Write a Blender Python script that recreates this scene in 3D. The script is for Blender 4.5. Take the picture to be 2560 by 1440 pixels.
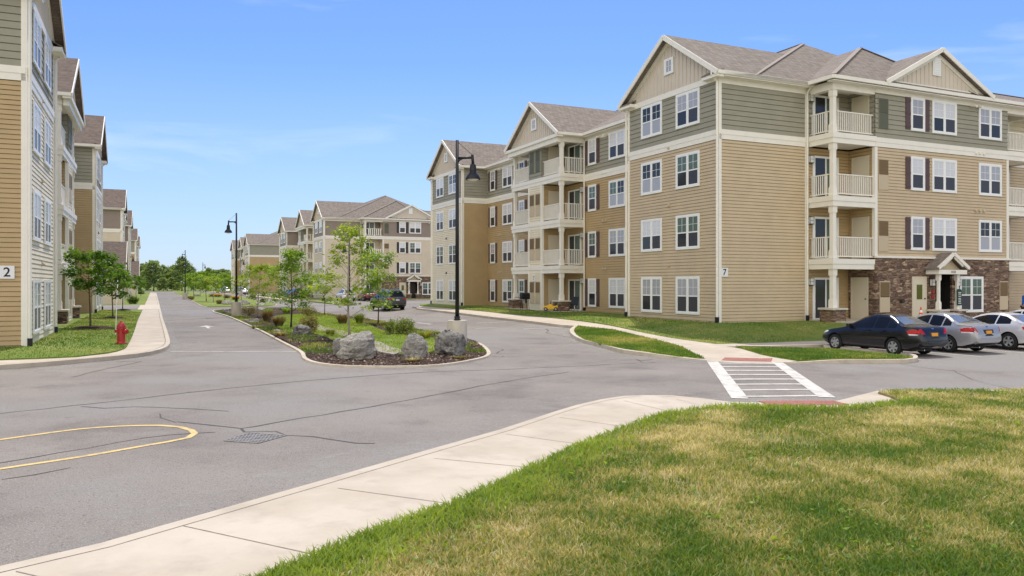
import bpy, bmesh, math, random
import numpy as np
from mathutils import Vector, Matrix
from mathutils.bvhtree import BVHTree

for o in list(bpy.data.objects):
    bpy.data.objects.remove(o, do_unlink=True)
SC = bpy.context.scene
COL = SC.collection
R = math.radians
random.seed(7)

# ------------------------------------------------------------------ camera, sky, sun, exposure
F, CX, V0 = 2000.0, 1280.0, 710.0           # focal length and horizon in photo pixels
cd = bpy.data.cameras.new("camera")
cam = bpy.data.objects.new("camera", cd)
COL.objects.link(cam)
cam.location = (0, 0, 0)
cam.rotation_euler = (R(90), 0, 0)
cd.sensor_width = 36.0
cd.lens = F / 2560 * 36.0
cd.shift_y = -(720 - V0) / 2560
cd.clip_end = 6000
SC.camera = cam

SUN_EL, SUN_AZ = R(62), R(3)               # azimuth measured from +Y towards +X
w = bpy.data.worlds.new("World")
SC.world = w
w.use_nodes = True
nt = w.node_tree
nt.nodes.clear()
wo = nt.nodes.new("ShaderNodeOutputWorld")
bg = nt.nodes.new("ShaderNodeBackground")
sky = nt.nodes.new("ShaderNodeTexSky")
sky.sky_type = 'NISHITA'
sky.sun_disc = False
sky.sun_elevation = SUN_EL
sky.sun_rotation = SUN_AZ
sky.altitude = 0
sky.air_density = 1.0
sky.dust_density = 0.2
sky.ozone_density = 10
tc = nt.nodes.new("ShaderNodeTexCoord")
mp = nt.nodes.new("ShaderNodeMapping")
mp.inputs['Scale'].default_value = (1.2, 1.2, 5.5)
mp.inputs['Rotation'].default_value = (0.1, 0.12, 0.3)
n1 = nt.nodes.new("ShaderNodeTexNoise")
n1.inputs['Scale'].default_value = 2.3
n1.inputs['Detail'].default_value = 7
n1.inputs['Roughness'].default_value = 0.55
n1.inputs['Distortion'].default_value = 0.5
rmp = nt.nodes.new("ShaderNodeValToRGB")
rmp.color_ramp.elements[0].position = 0.56
rmp.color_ramp.elements[0].color = (0, 0, 0, 1)
rmp.color_ramp.elements[1].position = 0.80
rmp.color_ramp.elements[1].color = (0.42, 0.42, 0.42, 1)
mixc = nt.nodes.new("ShaderNodeMixRGB")
mixc.inputs['Color2'].default_value = (5.6, 6.2, 7.0, 1)
nt.links.new(tc.outputs['Generated'], mp.inputs['Vector'])
nt.links.new(mp.outputs[0], n1.inputs['Vector'])
nt.links.new(n1.outputs['Fac'], rmp.inputs['Fac'])
nt.links.new(rmp.outputs['Color'], mixc.inputs['Fac'])
tint = nt.nodes.new("ShaderNodeMixRGB"); tint.blend_type = 'MULTIPLY'; tint.inputs['Fac'].default_value = 1
tint.inputs['Color2'].default_value = (0.84, 0.84, 0.94, 1)
nt.links.new(sky.outputs[0], tint.inputs['Color1'])
# pale haze low in the sky
sx = nt.nodes.new("ShaderNodeSeparateXYZ"); nt.links.new(tc.outputs['Generated'], sx.inputs[0])
hzr = nt.nodes.new("ShaderNodeMapRange"); hzr.inputs['From Min'].default_value = 0.0; hzr.inputs['From Max'].default_value = 0.26
hzr.inputs['To Min'].default_value = 0.65; hzr.inputs['To Max'].default_value = 0.0
nt.links.new(sx.outputs[2], hzr.inputs['Value'])
hmix = nt.nodes.new("ShaderNodeMixRGB"); hmix.inputs['Color2'].default_value = (3.3, 4.1, 5.2, 1)
nt.links.new(hzr.outputs[0], hmix.inputs['Fac']); nt.links.new(tint.outputs[0], hmix.inputs['Color1'])
nt.links.new(hmix.outputs[0], mixc.inputs['Color1'])
# added bright cloud, unseen behind the camera, to fill-light the shaded facades
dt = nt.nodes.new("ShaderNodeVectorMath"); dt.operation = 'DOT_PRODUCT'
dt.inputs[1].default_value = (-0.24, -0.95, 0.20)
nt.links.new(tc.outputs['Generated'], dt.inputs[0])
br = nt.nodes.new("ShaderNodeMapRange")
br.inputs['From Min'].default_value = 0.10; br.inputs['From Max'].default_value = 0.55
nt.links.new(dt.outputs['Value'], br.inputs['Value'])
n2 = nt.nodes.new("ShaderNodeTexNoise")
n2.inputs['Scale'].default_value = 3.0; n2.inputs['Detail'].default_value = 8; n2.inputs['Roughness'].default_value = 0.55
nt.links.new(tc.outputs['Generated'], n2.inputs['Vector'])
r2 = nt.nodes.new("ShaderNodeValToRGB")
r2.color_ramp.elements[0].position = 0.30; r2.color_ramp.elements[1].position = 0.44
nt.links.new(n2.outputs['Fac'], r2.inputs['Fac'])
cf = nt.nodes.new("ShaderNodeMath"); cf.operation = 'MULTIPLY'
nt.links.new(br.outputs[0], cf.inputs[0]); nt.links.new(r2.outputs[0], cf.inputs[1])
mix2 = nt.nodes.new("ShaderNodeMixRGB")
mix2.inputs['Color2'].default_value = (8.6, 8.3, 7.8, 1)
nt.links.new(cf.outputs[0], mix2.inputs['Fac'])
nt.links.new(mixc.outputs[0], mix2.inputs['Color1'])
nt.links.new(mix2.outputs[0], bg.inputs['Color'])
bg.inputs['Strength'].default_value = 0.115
nt.links.new(bg.outputs[0], wo.inputs[0])

sl = bpy.data.lights.new("sun", 'SUN')
so = bpy.data.objects.new("sun", sl)
COL.objects.link(so)
sl.energy = 2.6
sl.angle = R(0.5)
sl.color = (1.0, 0.94, 0.85)
sd = Vector((math.sin(SUN_AZ) * math.cos(SUN_EL), math.cos(SUN_AZ) * math.cos(SUN_EL), math.sin(SUN_EL)))
so.rotation_euler = sd.to_track_quat('Z', 'Y').to_euler()
so.location = (0, 0, 60)

vs = SC.view_settings
vs.view_transform = 'Standard'
vs.look = 'None'
vs.gamma = 1
vs.use_curve_mapping = False
vs.exposure = 0.6
SC.cycles.max_bounces = 6
SC.cycles.transparent_max_bounces = 8
SC.cycles.use_denoising = True

# ------------------------------------------------------------------ helpers
def srgb(r, g, b):
    def f(c):
        c /= 255.0
        return c / 12.92 if c <= 0.04045 else ((c + 0.055) / 1.055) ** 2.4
    return (f(r), f(g), f(b))

def sm(x):
    x = min(1.0, max(0.0, x))
    return x * x * (3 - 2 * x)

def gz(x, y):
    """height of the paved ground: level, with the parking area on the right a little lower"""
    d = sm((x - 4) / 10) * sm((y - 11) / 9) * (1 - sm((y - 33) / 14))
    b = (x - 9.71) * 0.906 + (y - 37.57) * 0.423      # it rises a little towards the right-hand row
    return -2.35 + 0.27 * sm((y - 30) / 18) * sm((b + 8.5) / 5) * (1 - sm((y - 72) / 16)) - 0.20 * d

def at(u, v, dz=0.0):
    """photo pixel on the ground -> plan position"""
    z = -2.35
    for _ in range(12):
        Y = F * -(z + dz) / max(v - V0, 0.5)
        X = (u - CX) * Y / F
        z = gz(X, Y)
    return (X, Y)

def tag(o, label=None, cat=None, group=None, kind=None):
    if label: o['label'] = label
    if cat: o['category'] = cat
    if group: o['group'] = group
    if kind: o['kind'] = kind
    return o

def empty(name, loc=(0, 0, 0), rz=0.0, label=None, cat=None, group=None):
    o = bpy.data.objects.new(name, None)
    o.empty_display_size = 0.3
    COL.objects.link(o)
    o.location = loc
    o.rotation_euler = (0, 0, rz)
    return tag(o, label, cat, group)

def link(name, mesh, parent=None, mat=None):
    o = bpy.data.objects.new(name, mesh)
    COL.objects.link(o)
    if parent is not None:
        o.parent = parent
    return o

def copy_tree(o, parent=None):
    c = o.copy()
    COL.objects.link(c)
    c.parent = parent
    for ch in list(o.children):
        copy_tree(ch, c)
    return c

class MB:
    """collects faces in a mapped frame; build() links them as ONE mesh object"""
    def __init__(self, fn=None, flip=False):
        self.v, self.f, self.m = [], [], []
        self.fn, self.flip = fn, flip
    def add(self, pts, faces, mi=0):
        n = len(self.v)
        for p in pts:
            self.v.append(self.fn(*p) if self.fn else tuple(p))
        for f in faces:
            f = [n + i for i in f]
            self.f.append(f[::-1] if self.flip else f)
            self.m.append(mi)
    def quad(self, a, b, c, d, mi=0):
        self.add([a, b, c, d], [(0, 1, 2, 3)], mi)
    def poly(self, pts, mi=0):
        self.add(pts, [tuple(range(len(pts)))], mi)
    def box(self, x0, x1, y0, y1, z0, z1, mi=0):
        if x0 > x1: x0, x1 = x1, x0
        if y0 > y1: y0, y1 = y1, y0
        if z0 > z1: z0, z1 = z1, z0
        p = [(x0, y0, z0), (x1, y0, z0), (x1, y1, z0), (x0, y1, z0), (x0, y0, z1), (x1, y0, z1), (x1, y1, z1), (x0, y1, z1)]
        self.add(p, [(0, 3, 2, 1), (4, 5, 6, 7), (0, 1, 5, 4), (1, 2, 6, 5), (2, 3, 7, 6), (3, 0, 4, 7)], mi)
    def beam(self, p, q, wd, h, up=(0, 0, 1), mi=0):
        p, q = Vector(p), Vector(q)
        d = (q - p).normalized()
        s = d.cross(Vector(up))
        if s.length < 1e-6: s = Vector((1, 0, 0))
        s.normalize()
        t = s.cross(d).normalized()
        pts = []
        for e in (p, q):
            for i, j in ((-1, -1), (1, -1), (1, 1), (-1, 1)):
                pts.append(tuple(e + s * (i * wd / 2) + t * (j * h / 2)))
        self.add(pts, [(0, 1, 2, 3), (7, 6, 5, 4), (0, 4, 5, 1), (1, 5, 6, 2), (2, 6, 7, 3), (3, 7, 4, 0)], mi)
    def tube(self, pts, rad, seg=8, mi=0, cap=True):
        pts = [Vector(p) for p in pts]
        if not hasattr(rad, '__len__'): rad = [rad] * len(pts)
        rings, prev = [], None
        for i, p in enumerate(pts):
            d = (pts[min(i + 1, len(pts) - 1)] - pts[max(i - 1, 0)]).normalized()
            if prev is None:
                s = d.cross(Vector((0, 0, 1)))
                if s.length < 1e-3: s = d.cross(Vector((0, 1, 0)))
                s.normalize()
            else:
                s = (prev - d * prev.dot(d))
                if s.length < 1e-6: s = d.orthogonal()
                s.normalize()
            prev = s
            t = d.cross(s)
            rings.append([tuple(p + (s * math.cos(2 * math.pi * k / seg) + t * math.sin(2 * math.pi * k / seg)) * rad[i]) for k in range(seg)])
        P = [q for r in rings for q in r]
        fs = []
        for i in range(len(pts) - 1):
            for k in range(seg):
                a, b = i * seg + k, i * seg + (k + 1) % seg
                fs.append((a, b, b + seg, a + seg))
        if cap:
            fs.append(tuple(range(seg))[::-1])
            fs.append(tuple(range((len(pts) - 1) * seg, len(pts) * seg)))
        self.add(P, fs, mi)
    def lathe(self, prof, c=(0, 0, 0), seg=16, mi=0):
        P, fs = [], []
        for r, z in prof:
            for k in range(seg):
                a = 2 * math.pi * k / seg
                P.append((c[0] + r * math.cos(a), c[1] + r * math.sin(a), c[2] + z))
        for i in range(len(prof) - 1):
            for k in range(seg):
                a, b = i * seg + k, i * seg + (k + 1) % seg
                fs.append((a, b, b + seg, a + seg))
        fs.append(tuple(range(seg))[::-1])
        fs.append(tuple(range((len(prof) - 1) * seg, len(prof) * seg)))
        self.add(P, fs, mi)
    def prism(self, poly, axis, d0, d1, mi=0):
        """poly: 2-D outline; axis: the index that d0..d1 fills"""
        def put(p, d):
            q = list(p); q.insert(axis, d); return tuple(q)
        n = len(poly)
        P = [put(p, d0) for p in poly] + [put(p, d1) for p in poly]
        fs = [tuple(range(n))[::-1], tuple(range(n, 2 * n))]
        for i in range(n):
            j = (i + 1) % n
            fs.append((i, j, n + j, n + i))
        self.add(P, fs, mi)
    def mesh(self, name, mats, smooth=False, bevel=0):
        me = bpy.data.meshes.new(name)
        me.from_pydata(self.v, [], self.f)
        mats = mats if isinstance(mats, (list, tuple)) else [mats]
        for m_ in mats: me.materials.append(m_)
        if len(mats) > 1: me.polygons.foreach_set('material_index', self.m)
        if smooth: me.polygons.foreach_set('use_smooth', [True] * len(self.f))
        me.validate()
        me.update()
        return me
    def build(self, name, mats, parent=None, smooth=False, bevel=0):
        o = link(name, self.mesh(name, mats, smooth), parent)
        if bevel:
            b = o.modifiers.new("bevel", 'BEVEL'); b.width = bevel; b.segments = 2; b.limit_method = 'ANGLE'
        return o

def recalc(me):
    bm = bmesh.new(); bm.from_mesh(me)
    bmesh.ops.recalc_face_normals(bm, faces=bm.faces)
    bm.to_mesh(me); bm.free()

def text_mesh(s, size, mat, depth=0.004, align='CENTER'):
    cu = bpy.data.curves.new("txt", 'FONT')
    cu.body = s; cu.size = size; cu.extrude = depth / 2; cu.align_x = align; cu.align_y = 'CENTER'
    cu.offset = 0.012 * size
    ob = bpy.data.objects.new("txt", cu)
    COL.objects.link(ob)
    dg = bpy.context.evaluated_depsgraph_get()
    me = bpy.data.meshes.new_from_object(ob.evaluated_get(dg))
    bpy.data.objects.remove(ob)
    me.materials.clear(); me.materials.append(mat)
    return me

# ------------------------------------------------------------------ materials
def N(nt, t, **kw):
    n = nt.nodes.new(t)
    for k, v in kw.items():
        if k in n.inputs.keys(): n.inputs[k].default_value = v
        else: setattr(n, k, v)
    return n

def mat(name, col, rough=0.6, var=0.0, scale=3.0, bump=0.0, bscale=40.0, metal=0.0, coat=0.0, spec=0.5, col2=None, stretch=(1, 1, 1), bdist=0.01, detail=5, lo=0.35, hi=0.65):
    m = bpy.data.materials.new(name)
    m.use_nodes = True
    nt = m.node_tree
    b = nt.nodes["Principled BSDF"]
    b.inputs['Roughness'].default_value = rough
    b.inputs['Metallic'].default_value = metal
    b.inputs['Specular IOR Level'].default_value = spec
    if coat:
        b.inputs['Coat Weight'].default_value = coat
        b.inputs['Coat Roughness'].default_value = 0.04
    b.inputs['Base Color'].default_value = (*col, 1)
    if var or col2 or bump:
        tc = N(nt, "ShaderNodeTexCoord")
        mp = N(nt, "ShaderNodeMapping", Scale=stretch)
        nt.links.new(tc.outputs['Object'], mp.inputs[0])
    if var or col2:
        n = N(nt, "ShaderNodeTexNoise", Scale=scale, Detail=detail, Roughness=0.6)
        nt.links.new(mp.outputs[0], n.inputs['Vector'])
        r = N(nt, "ShaderNodeValToRGB")
        r.color_ramp.elements[0].position = lo
        r.color_ramp.elements[1].position = hi
        if col2 is None:
            c1 = tuple(max(0, c * (1 - var)) for c in col); c2 = tuple(min(1, c * (1 + var)) for c in col)
        else: c1, c2 = col, col2
        r.color_ramp.elements[0].color = (*c1, 1)
        r.color_ramp.elements[1].color = (*c2, 1)
        nt.links.new(n.outputs['Fac'], r.inputs['Fac'])
        nt.links.new(r.outputs[0], b.inputs['Base Color'])
    if bump:
        n2 = N(nt, "ShaderNodeTexNoise", Scale=bscale, Detail=6, Roughness=0.65)
        nt.links.new(mp.outputs[0], n2.inputs['Vector'])
        bp = N(nt, "ShaderNodeBump", Strength=bump, Distance=bdist)
        nt.links.new(n2.outputs['Fac'], bp.inputs['Height'])
        nt.links.new(bp.outputs[0], b.inputs['Normal'])
    return m

def mix_layers(name, cols, rough=0.9, bump=0.3, bscale=60, bdist=0.01):
    """cols: (colour, noise scale, lo, hi) laid one over the other, the first is the base"""
    m = bpy.data.materials.new(name); m.use_nodes = True
    nt = m.node_tree
    b = nt.nodes["Principled BSDF"]
    b.inputs['Roughness'].default_value = rough
    b.inputs['Specular IOR Level'].default_value = 0.25
    tc = N(nt, "ShaderNodeTexCoord")
    prev = None
    for i, c in enumerate(cols):
        if i == 0:
            rgb = N(nt, "ShaderNodeRGB"); rgb.outputs[0].default_value = (*c[0], 1); prev = rgb.outputs[0]; continue
        n = N(nt, "ShaderNodeTexNoise", Scale=c[1], Detail=6, Roughness=0.62)
        mp = N(nt, "ShaderNodeMapping"); mp.inputs['Location'].default_value = (i * 7.3, i * 3.1, 0)
        nt.links.new(tc.outputs['Object'], mp.inputs[0]); nt.links.new(mp.outputs[0], n.inputs['Vector'])
        mr = N(nt, "ShaderNodeMapRange"); mr.inputs['From Min'].default_value = c[2]; mr.inputs['From Max'].default_value = c[3]
        if len(c) > 4: mr.inputs['To Max'].default_value = c[4]
        nt.links.new(n.outputs['Fac'], mr.inputs['Value'])
        mx = N(nt, "ShaderNodeMixRGB"); mx.inputs['Color2'].default_value = (*c[0], 1)
        nt.links.new(mr.outputs[0], mx.inputs['Fac']); nt.links.new(prev, mx.inputs['Color1']); prev = mx.outputs[0]
    nt.links.new(prev, b.inputs['Base Color'])
    n2 = N(nt, "ShaderNodeTexNoise", Scale=bscale, Detail=7, Roughness=0.7)
    nt.links.new(tc.outputs['Object'], n2.inputs['Vector'])
    bp = N(nt, "ShaderNodeBump", Strength=bump, Distance=bdist)
    nt.links.new(n2.outputs['Fac'], bp.inputs['Height']); nt.links.new(bp.outputs[0], b.inputs['Normal'])
    return m

def leaf_mat(name, c1, c2, rnd=0.25, trans=0.45, scale=1.2):
    m = bpy.data.materials.new(name); m.use_nodes = True
    nt = m.node_tree; nt.nodes.clear()
    out = N(nt, "ShaderNodeOutputMaterial")
    geo = N(nt, "ShaderNodeNewGeometry")
    tc = N(nt, "ShaderNodeTexCoord")
    n = N(nt, "ShaderNodeTexNoise", Scale=scale, Detail=3)
    nt.links.new(tc.outputs['Object'], n.inputs['Vector'])
    wn = N(nt, "ShaderNodeTexWhiteNoise"); wn.noise_dimensions = '1D'
    nt.links.new(geo.outputs['Random Per Island'], wn.inputs['W'])
    ad = N(nt, "ShaderNodeMath", operation='MULTIPLY_ADD'); ad.inputs[1].default_value = rnd * 2; ad.inputs[2].default_value = -rnd
    nt.links.new(wn.outputs['Value'], ad.inputs[0])
    mr = N(nt, "ShaderNodeMapRange"); mr.inputs['From Min'].default_value = 0.3; mr.inputs['From Max'].default_value = 0.7
    nt.links.new(n.outputs['Fac'], mr.inputs['Value'])
    s = N(nt, "ShaderNodeMath", operation='ADD'); s.use_clamp = True
    nt.links.new(ad.outputs[0], s.inputs[0]); nt.links.new(mr.outputs[0], s.inputs[1])
    mx = N(nt, "ShaderNodeMixRGB"); mx.inputs['Color1'].default_value = (*c1, 1); mx.inputs['Color2'].default_value = (*c2, 1)
    nt.links.new(s.outputs[0], mx.inputs['Fac'])
    d = N(nt, "ShaderNodeBsdfPrincipled", Roughness=0.5); d.inputs['Specular IOR Level'].default_value = 0.35
    t = N(nt, "ShaderNodeBsdfTranslucent")
    hs = N(nt, "ShaderNodeMixRGB", blend_type='MULTIPLY'); hs.inputs['Fac'].default_value = 1; hs.inputs['Color2'].default_value = (1.35, 1.25, 0.5, 1)
    nt.links.new(mx.outputs[0], d.inputs['Base Color']); nt.links.new(mx.outputs[0], hs.inputs['Color1'])
    nt.links.new(hs.outputs[0], t.inputs['Color'])
    ms = N(nt, "ShaderNodeMixShader"); ms.inputs['Fac'].default_value = trans
    nt.links.new(d.outputs[0], ms.inputs[1]); nt.links.new(t.outputs[0], ms.inputs[2])
    nt.links.new(ms.outputs[0], out.inputs['Surface'])
    return m

def shingle_mat(name, a, b, c):
    m = bpy.data.materials.new(name); m.use_nodes = True
    nt = m.node_tree; bs = nt.nodes["Principled BSDF"]; bs.inputs['Roughness'].default_value = 0.95
    bs.inputs['Specular IOR Level'].default_value = 0.2
    tc = N(nt, "ShaderNodeTexCoord")
    sp = N(nt, "ShaderNodeSeparateXYZ"); nt.links.new(tc.outputs['Object'], sp.inputs[0])
    ad = N(nt, "ShaderNodeMath", operation='ADD'); nt.links.new(sp.outputs[0], ad.inputs[0]); nt.links.new(sp.outputs[1], ad.inputs[1])
    zz = N(nt, "ShaderNodeMath", operation='MULTIPLY'); zz.inputs[1].default_value = 1.9; nt.links.new(sp.outputs[2], zz.inputs[0])
    cb = N(nt, "ShaderNodeCombineXYZ"); nt.links.new(ad.outputs[0], cb.inputs[0]); nt.links.new(zz.outputs[0], cb.inputs[1])
    br = N(nt, "ShaderNodeTexBrick"); br.inputs['Scale'].default_value = 1.0
    br.inputs['Brick Width'].default_value = 0.33; br.inputs['Row Height'].default_value = 0.15; br.inputs['Mortar Size'].default_value = 0.008
    br.inputs['Color1'].default_value = (*a, 1); br.inputs['Color2'].default_value = (*b, 1); br.inputs['Mortar'].default_value = (*c, 1)
    br.inputs['Bias'].default_value = -0.1
    nt.links.new(cb.outputs[0], br.inputs['Vector'])
    n = N(nt, "ShaderNodeTexNoise", Scale=3.5, Detail=6)
    nt.links.new(tc.outputs['Object'], n.inputs['Vector'])
    mr = N(nt, "ShaderNodeMapRange"); mr.inputs['To Min'].default_value = 0.72; mr.inputs['To Max'].default_value = 1.28
    nt.links.new(n.outputs['Fac'], mr.inputs['Value'])
    mu = N(nt, "ShaderNodeMixRGB", blend_type='MULTIPLY'); mu.inputs['Fac'].default_value = 1
    nt.links.new(br.outputs['Color'], mu.inputs['Color1']); nt.links.new(mr.outputs[0], mu.inputs['Color2'])
    nt.links.new(mu.outputs[0], bs.inputs['Base Color'])
    bp = N(nt, "ShaderNodeBump", Strength=0.5, Distance=0.02); nt.links.new(br.outputs['Fac'], bp.inputs['Height'])
    bp.invert = True
    nt.links.new(bp.outputs[0], bs.inputs['Normal'])
    return m

def stone_mat(name):
    m = bpy.data.materials.new(name); m.use_nodes = True
    nt = m.node_tree; bs = nt.nodes["Principled BSDF"]; bs.inputs['Roughness'].default_value = 0.85
    tc = N(nt, "ShaderNodeTexCoord")
    sp = N(nt, "ShaderNodeSeparateXYZ"); nt.links.new(tc.outputs['Object'], sp.inputs[0])
    ad = N(nt, "ShaderNodeMath", operation='ADD'); nt.links.new(sp.outputs[0], ad.inputs[0]); nt.links.new(sp.outputs[1], ad.inputs[1])
    cb = N(nt, "ShaderNodeCombineXYZ"); nt.links.new(ad.outputs[0], cb.inputs[0]); nt.links.new(sp.outputs[2], cb.inputs[1])
    mp = N(nt, "ShaderNodeMapping", Scale=(3.2, 8.5, 1)); nt.links.new(cb.outputs[0], mp.inputs[0])
    vo = N(nt, "ShaderNodeTexVoronoi", Scale=1.0); vo.distance = 'CHEBYCHEV'; vo.inputs['Randomness'].default_value = 0.75
    nt.links.new(mp.outputs[0], vo.inputs['Vector'])
    sc = N(nt, "ShaderNodeSeparateColor"); nt.links.new(vo.outputs['Color'], sc.inputs[0])
    r = N(nt, "ShaderNodeValToRGB")
    cs = [(0.0, srgb(90, 70, 58)), (0.3, srgb(126, 100, 82)), (0.55, srgb(150, 126, 106)), (0.8, srgb(110, 90, 78)), (1.0, srgb(196, 168, 140))]
    el = r.color_ramp.elements
    el[0].position, el[0].color = cs[0][0], (*cs[0][1], 1)
    el[1].position, el[1].color = cs[-1][0], (*cs[-1][1], 1)
    for p_, c_ in cs[1:-1]:
        e = el.new(p_); e.color = (*c_, 1)
    nt.links.new(sc.outputs[0], r.inputs['Fac'])
    v2 = N(nt, "ShaderNodeTexVoronoi", Scale=1.0); v2.feature = 'DISTANCE_TO_EDGE'; v2.inputs['Randomness'].default_value = 0.75
    nt.links.new(mp.outputs[0], v2.inputs['Vector'])
    n = N(nt, "ShaderNodeTexNoise", Scale=14, Detail=5); nt.links.new(tc.outputs['Object'], n.inputs['Vector'])
    mr = N(nt, "ShaderNodeMapRange"); mr.inputs['To Min'].default_value = 0.6; mr.inputs['To Max'].default_value = 1.4
    nt.links.new(n.outputs['Fac'], mr.inputs['Value'])
    mu = N(nt, "ShaderNodeMixRGB", blend_type='MULTIPLY'); mu.inputs['Fac'].default_value = 1
    nt.links.new(r.outputs[0], mu.inputs['Color1']); nt.links.new(mr.outputs[0], mu.inputs['Color2'])
    nt.links.new(mu.outputs[0], bs.inputs['Base Color'])
    e1 = N(nt, "ShaderNodeMapRange"); e1.inputs['From Max'].default_value = 0.16; nt.links.new(v2.outputs['Distance'], e1.inputs['Value'])
    a2 = N(nt, "ShaderNodeMath", operation='MULTIPLY_ADD'); a2.inputs[1].default_value = 0.6
    nt.links.new(sc.outputs[1], a2.inputs[0]); nt.links.new(e1.outputs[0], a2.inputs[2])
    bp = N(nt, "ShaderNodeBump", Strength=1.0, Distance=0.05); nt.links.new(a2.outputs[0], bp.inputs['Height'])
    nt.links.new(bp.outputs[0], bs.inputs['Normal'])
    return m

M = {}
M['tanshade'] = mat("shaded_tan_vinyl", srgb(184, 158, 116), 0.55, 0.05, 1.2)  # tan siding again, shade of recess, side and end walls put into its colour
M['tan'] = mat("tan_vinyl", srgb(200, 180, 148), 0.55, 0.05, 1.2)
M['cream'] = mat("cream_vinyl", srgb(234, 222, 194), 0.55, 0.04, 1.2)
M['sage'] = mat("sage_siding", srgb(153, 149, 133), 0.7, 0.05, 1.5)
M['taupe'] = mat("taupe_siding", srgb(146, 132, 122), 0.7, 0.05, 1.5)
M['beige'] = mat("beige_vinyl", srgb(216, 202, 180), 0.6, 0.04, 1.2)
M['trim'] = mat("cream_trim", srgb(238, 233, 222), 0.5, 0.03, 2.0)
M['batten'] = mat("batten_siding", srgb(210, 199, 184), 0.6, 0.03, 2.0)
M['white'] = mat("white_vinyl", srgb(240, 240, 238), 0.35)
M['shutter'] = mat("plum_brown_paint", srgb(88, 64, 62), 0.5)
M['shutterblack'] = mat("black_paint", srgb(44, 42, 46), 0.5)
M['shingle'] = shingle_mat("brown_shingle", srgb(144, 134, 126), srgb(122, 113, 105), srgb(92, 85, 80))
M['shingledark'] = shingle_mat("dark_shingle", srgb(122, 108, 99), srgb(102, 91, 85), srgb(78, 70, 66))
M['stone'] = stone_mat("ledge_stone")
M['cap'] = mat("stone_cap", srgb(206, 198, 184), 0.7, 0.08, 4, 0.2, 30)
M['door'] = mat("beige_door", srgb(212, 202, 180), 0.5)
M['doordark'] = mat("tan_door", srgb(176, 160, 132), 0.5)
M['grillebrown'] = mat("brown_grille", srgb(122, 100, 66), 0.6)
M['grillesage'] = mat("sage_grille", srgb(92, 94, 76), 0.6)
M['panel'] = mat("beige_panel", srgb(196, 180, 152), 0.6)
M['dark'] = mat("dark_interior", srgb(34, 32, 32), 0.9)
M['black'] = mat("black_metal", srgb(30, 31, 36), 0.4, metal=0.3)
M['lampglass'] = mat("lamp_glass", srgb(226, 226, 220), 0.25)
M['bronze'] = mat("bronze_metal", srgb(60, 54, 50), 0.5)
M['signwhite'] = mat("sign_white", srgb(232, 232, 234), 0.5)
M['ink'] = mat("sign_black", srgb(24, 24, 26), 0.6)
M['signgreen'] = mat("sign_green", srgb(22, 62, 40), 0.5)
M['red'] = mat("hydrant_red", srgb(168, 28, 30), 0.35, 0.12, 12, coat=0.3)
M['concrete'] = mat("concrete", srgb(196, 188, 174), 0.85, 0.10, 1.4, 0.25, 70, bdist=0.006)
M['polebase'] = mat("cast_concrete", srgb(190, 182, 168), 0.85, 0.14, 3.0, 0.35, 45, stretch=(1, 1, 0.35))
M['bark'] = mat("bark", srgb(104, 88, 74), 0.9, 0.25, 9, 0.6, 40, stretch=(1, 1, 0.25))
M['barkpale'] = mat("pale_bark", srgb(150, 140, 128), 0.9, 0.2, 9, 0.5, 40, stretch=(1, 1, 0.25))
M['barkdark'] = mat("dark_bark", srgb(66, 54, 48), 0.9, 0.25, 9, 0.6, 40, stretch=(1, 1, 0.25))

def glass_mat(name, col, rough=0.03):
    return mat(name, col, rough, spec=0.6, coat=0.25)
M['pane'] = mat("window_glass", srgb(46, 48, 54), 0.06, spec=0.45)
M['panegreen'] = mat("green_tinted_glass", srgb(92, 110, 102), 0.1, spec=0.4)
M['blindlit'] = glass_mat("glass_over_white_blind", srgb(212, 212, 216), 0.1)
M['blindgrey'] = glass_mat("glass_over_grey_blind", srgb(168, 168, 176), 0.1)
M['panescreen'] = mat("glass_behind_insect_screen", srgb(62, 61, 68), 0.3, spec=0.4)
# ------------------------------------------------------------------ ground, roads, pavements
ANG_R, ANG_L = R(25.03), R(24.1)
dAr = Vector((-math.sin(ANG_R), math.cos(ANG_R))); dBr = Vector((math.cos(ANG_R), math.sin(ANG_R)))
dAl = Vector((-math.sin(ANG_L), math.cos(ANG_L))); dBl = Vector((-math.cos(ANG_L), -math.sin(ANG_L)))
C7 = Vector((9.71, 37.57)); CL = Vector((-15.83, 26.05))
def loc7(a, b): p = C7 + dAr * a + dBr * b; return (p.x, p.y)
def locL(a, b): p = CL + dAl * a + dBl * b; return (p.x, p.y)

def catmull(pts, closed=False, step=0.8):
    out, n = [], len(pts)
    P = [Vector(p[:2]) for p in pts]
    for i in range(n if closed else n - 1):
        p1, p2 = P[i], P[(i + 1) % n]
        p0 = P[i - 1] if (closed or i > 0) else p1 * 2 - p2
        p3 = P[(i + 2) % n] if (closed or i + 2 < n) else p2 * 2 - p1
        k = max(1, int((p2 - p1).length / step))
        k = min(k, 24)
        for j in range(k):
            t = j / k
            out.append(tuple(0.5 * ((2 * p1) + (p2 - p0) * t + (2 * p0 - 5 * p1 + 4 * p2 - p3) * t * t + (3 * p1 - p0 - 3 * p2 + p3) * t ** 3)))
    if not closed: out.append(tuple(P[-1]))
    return out

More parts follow.
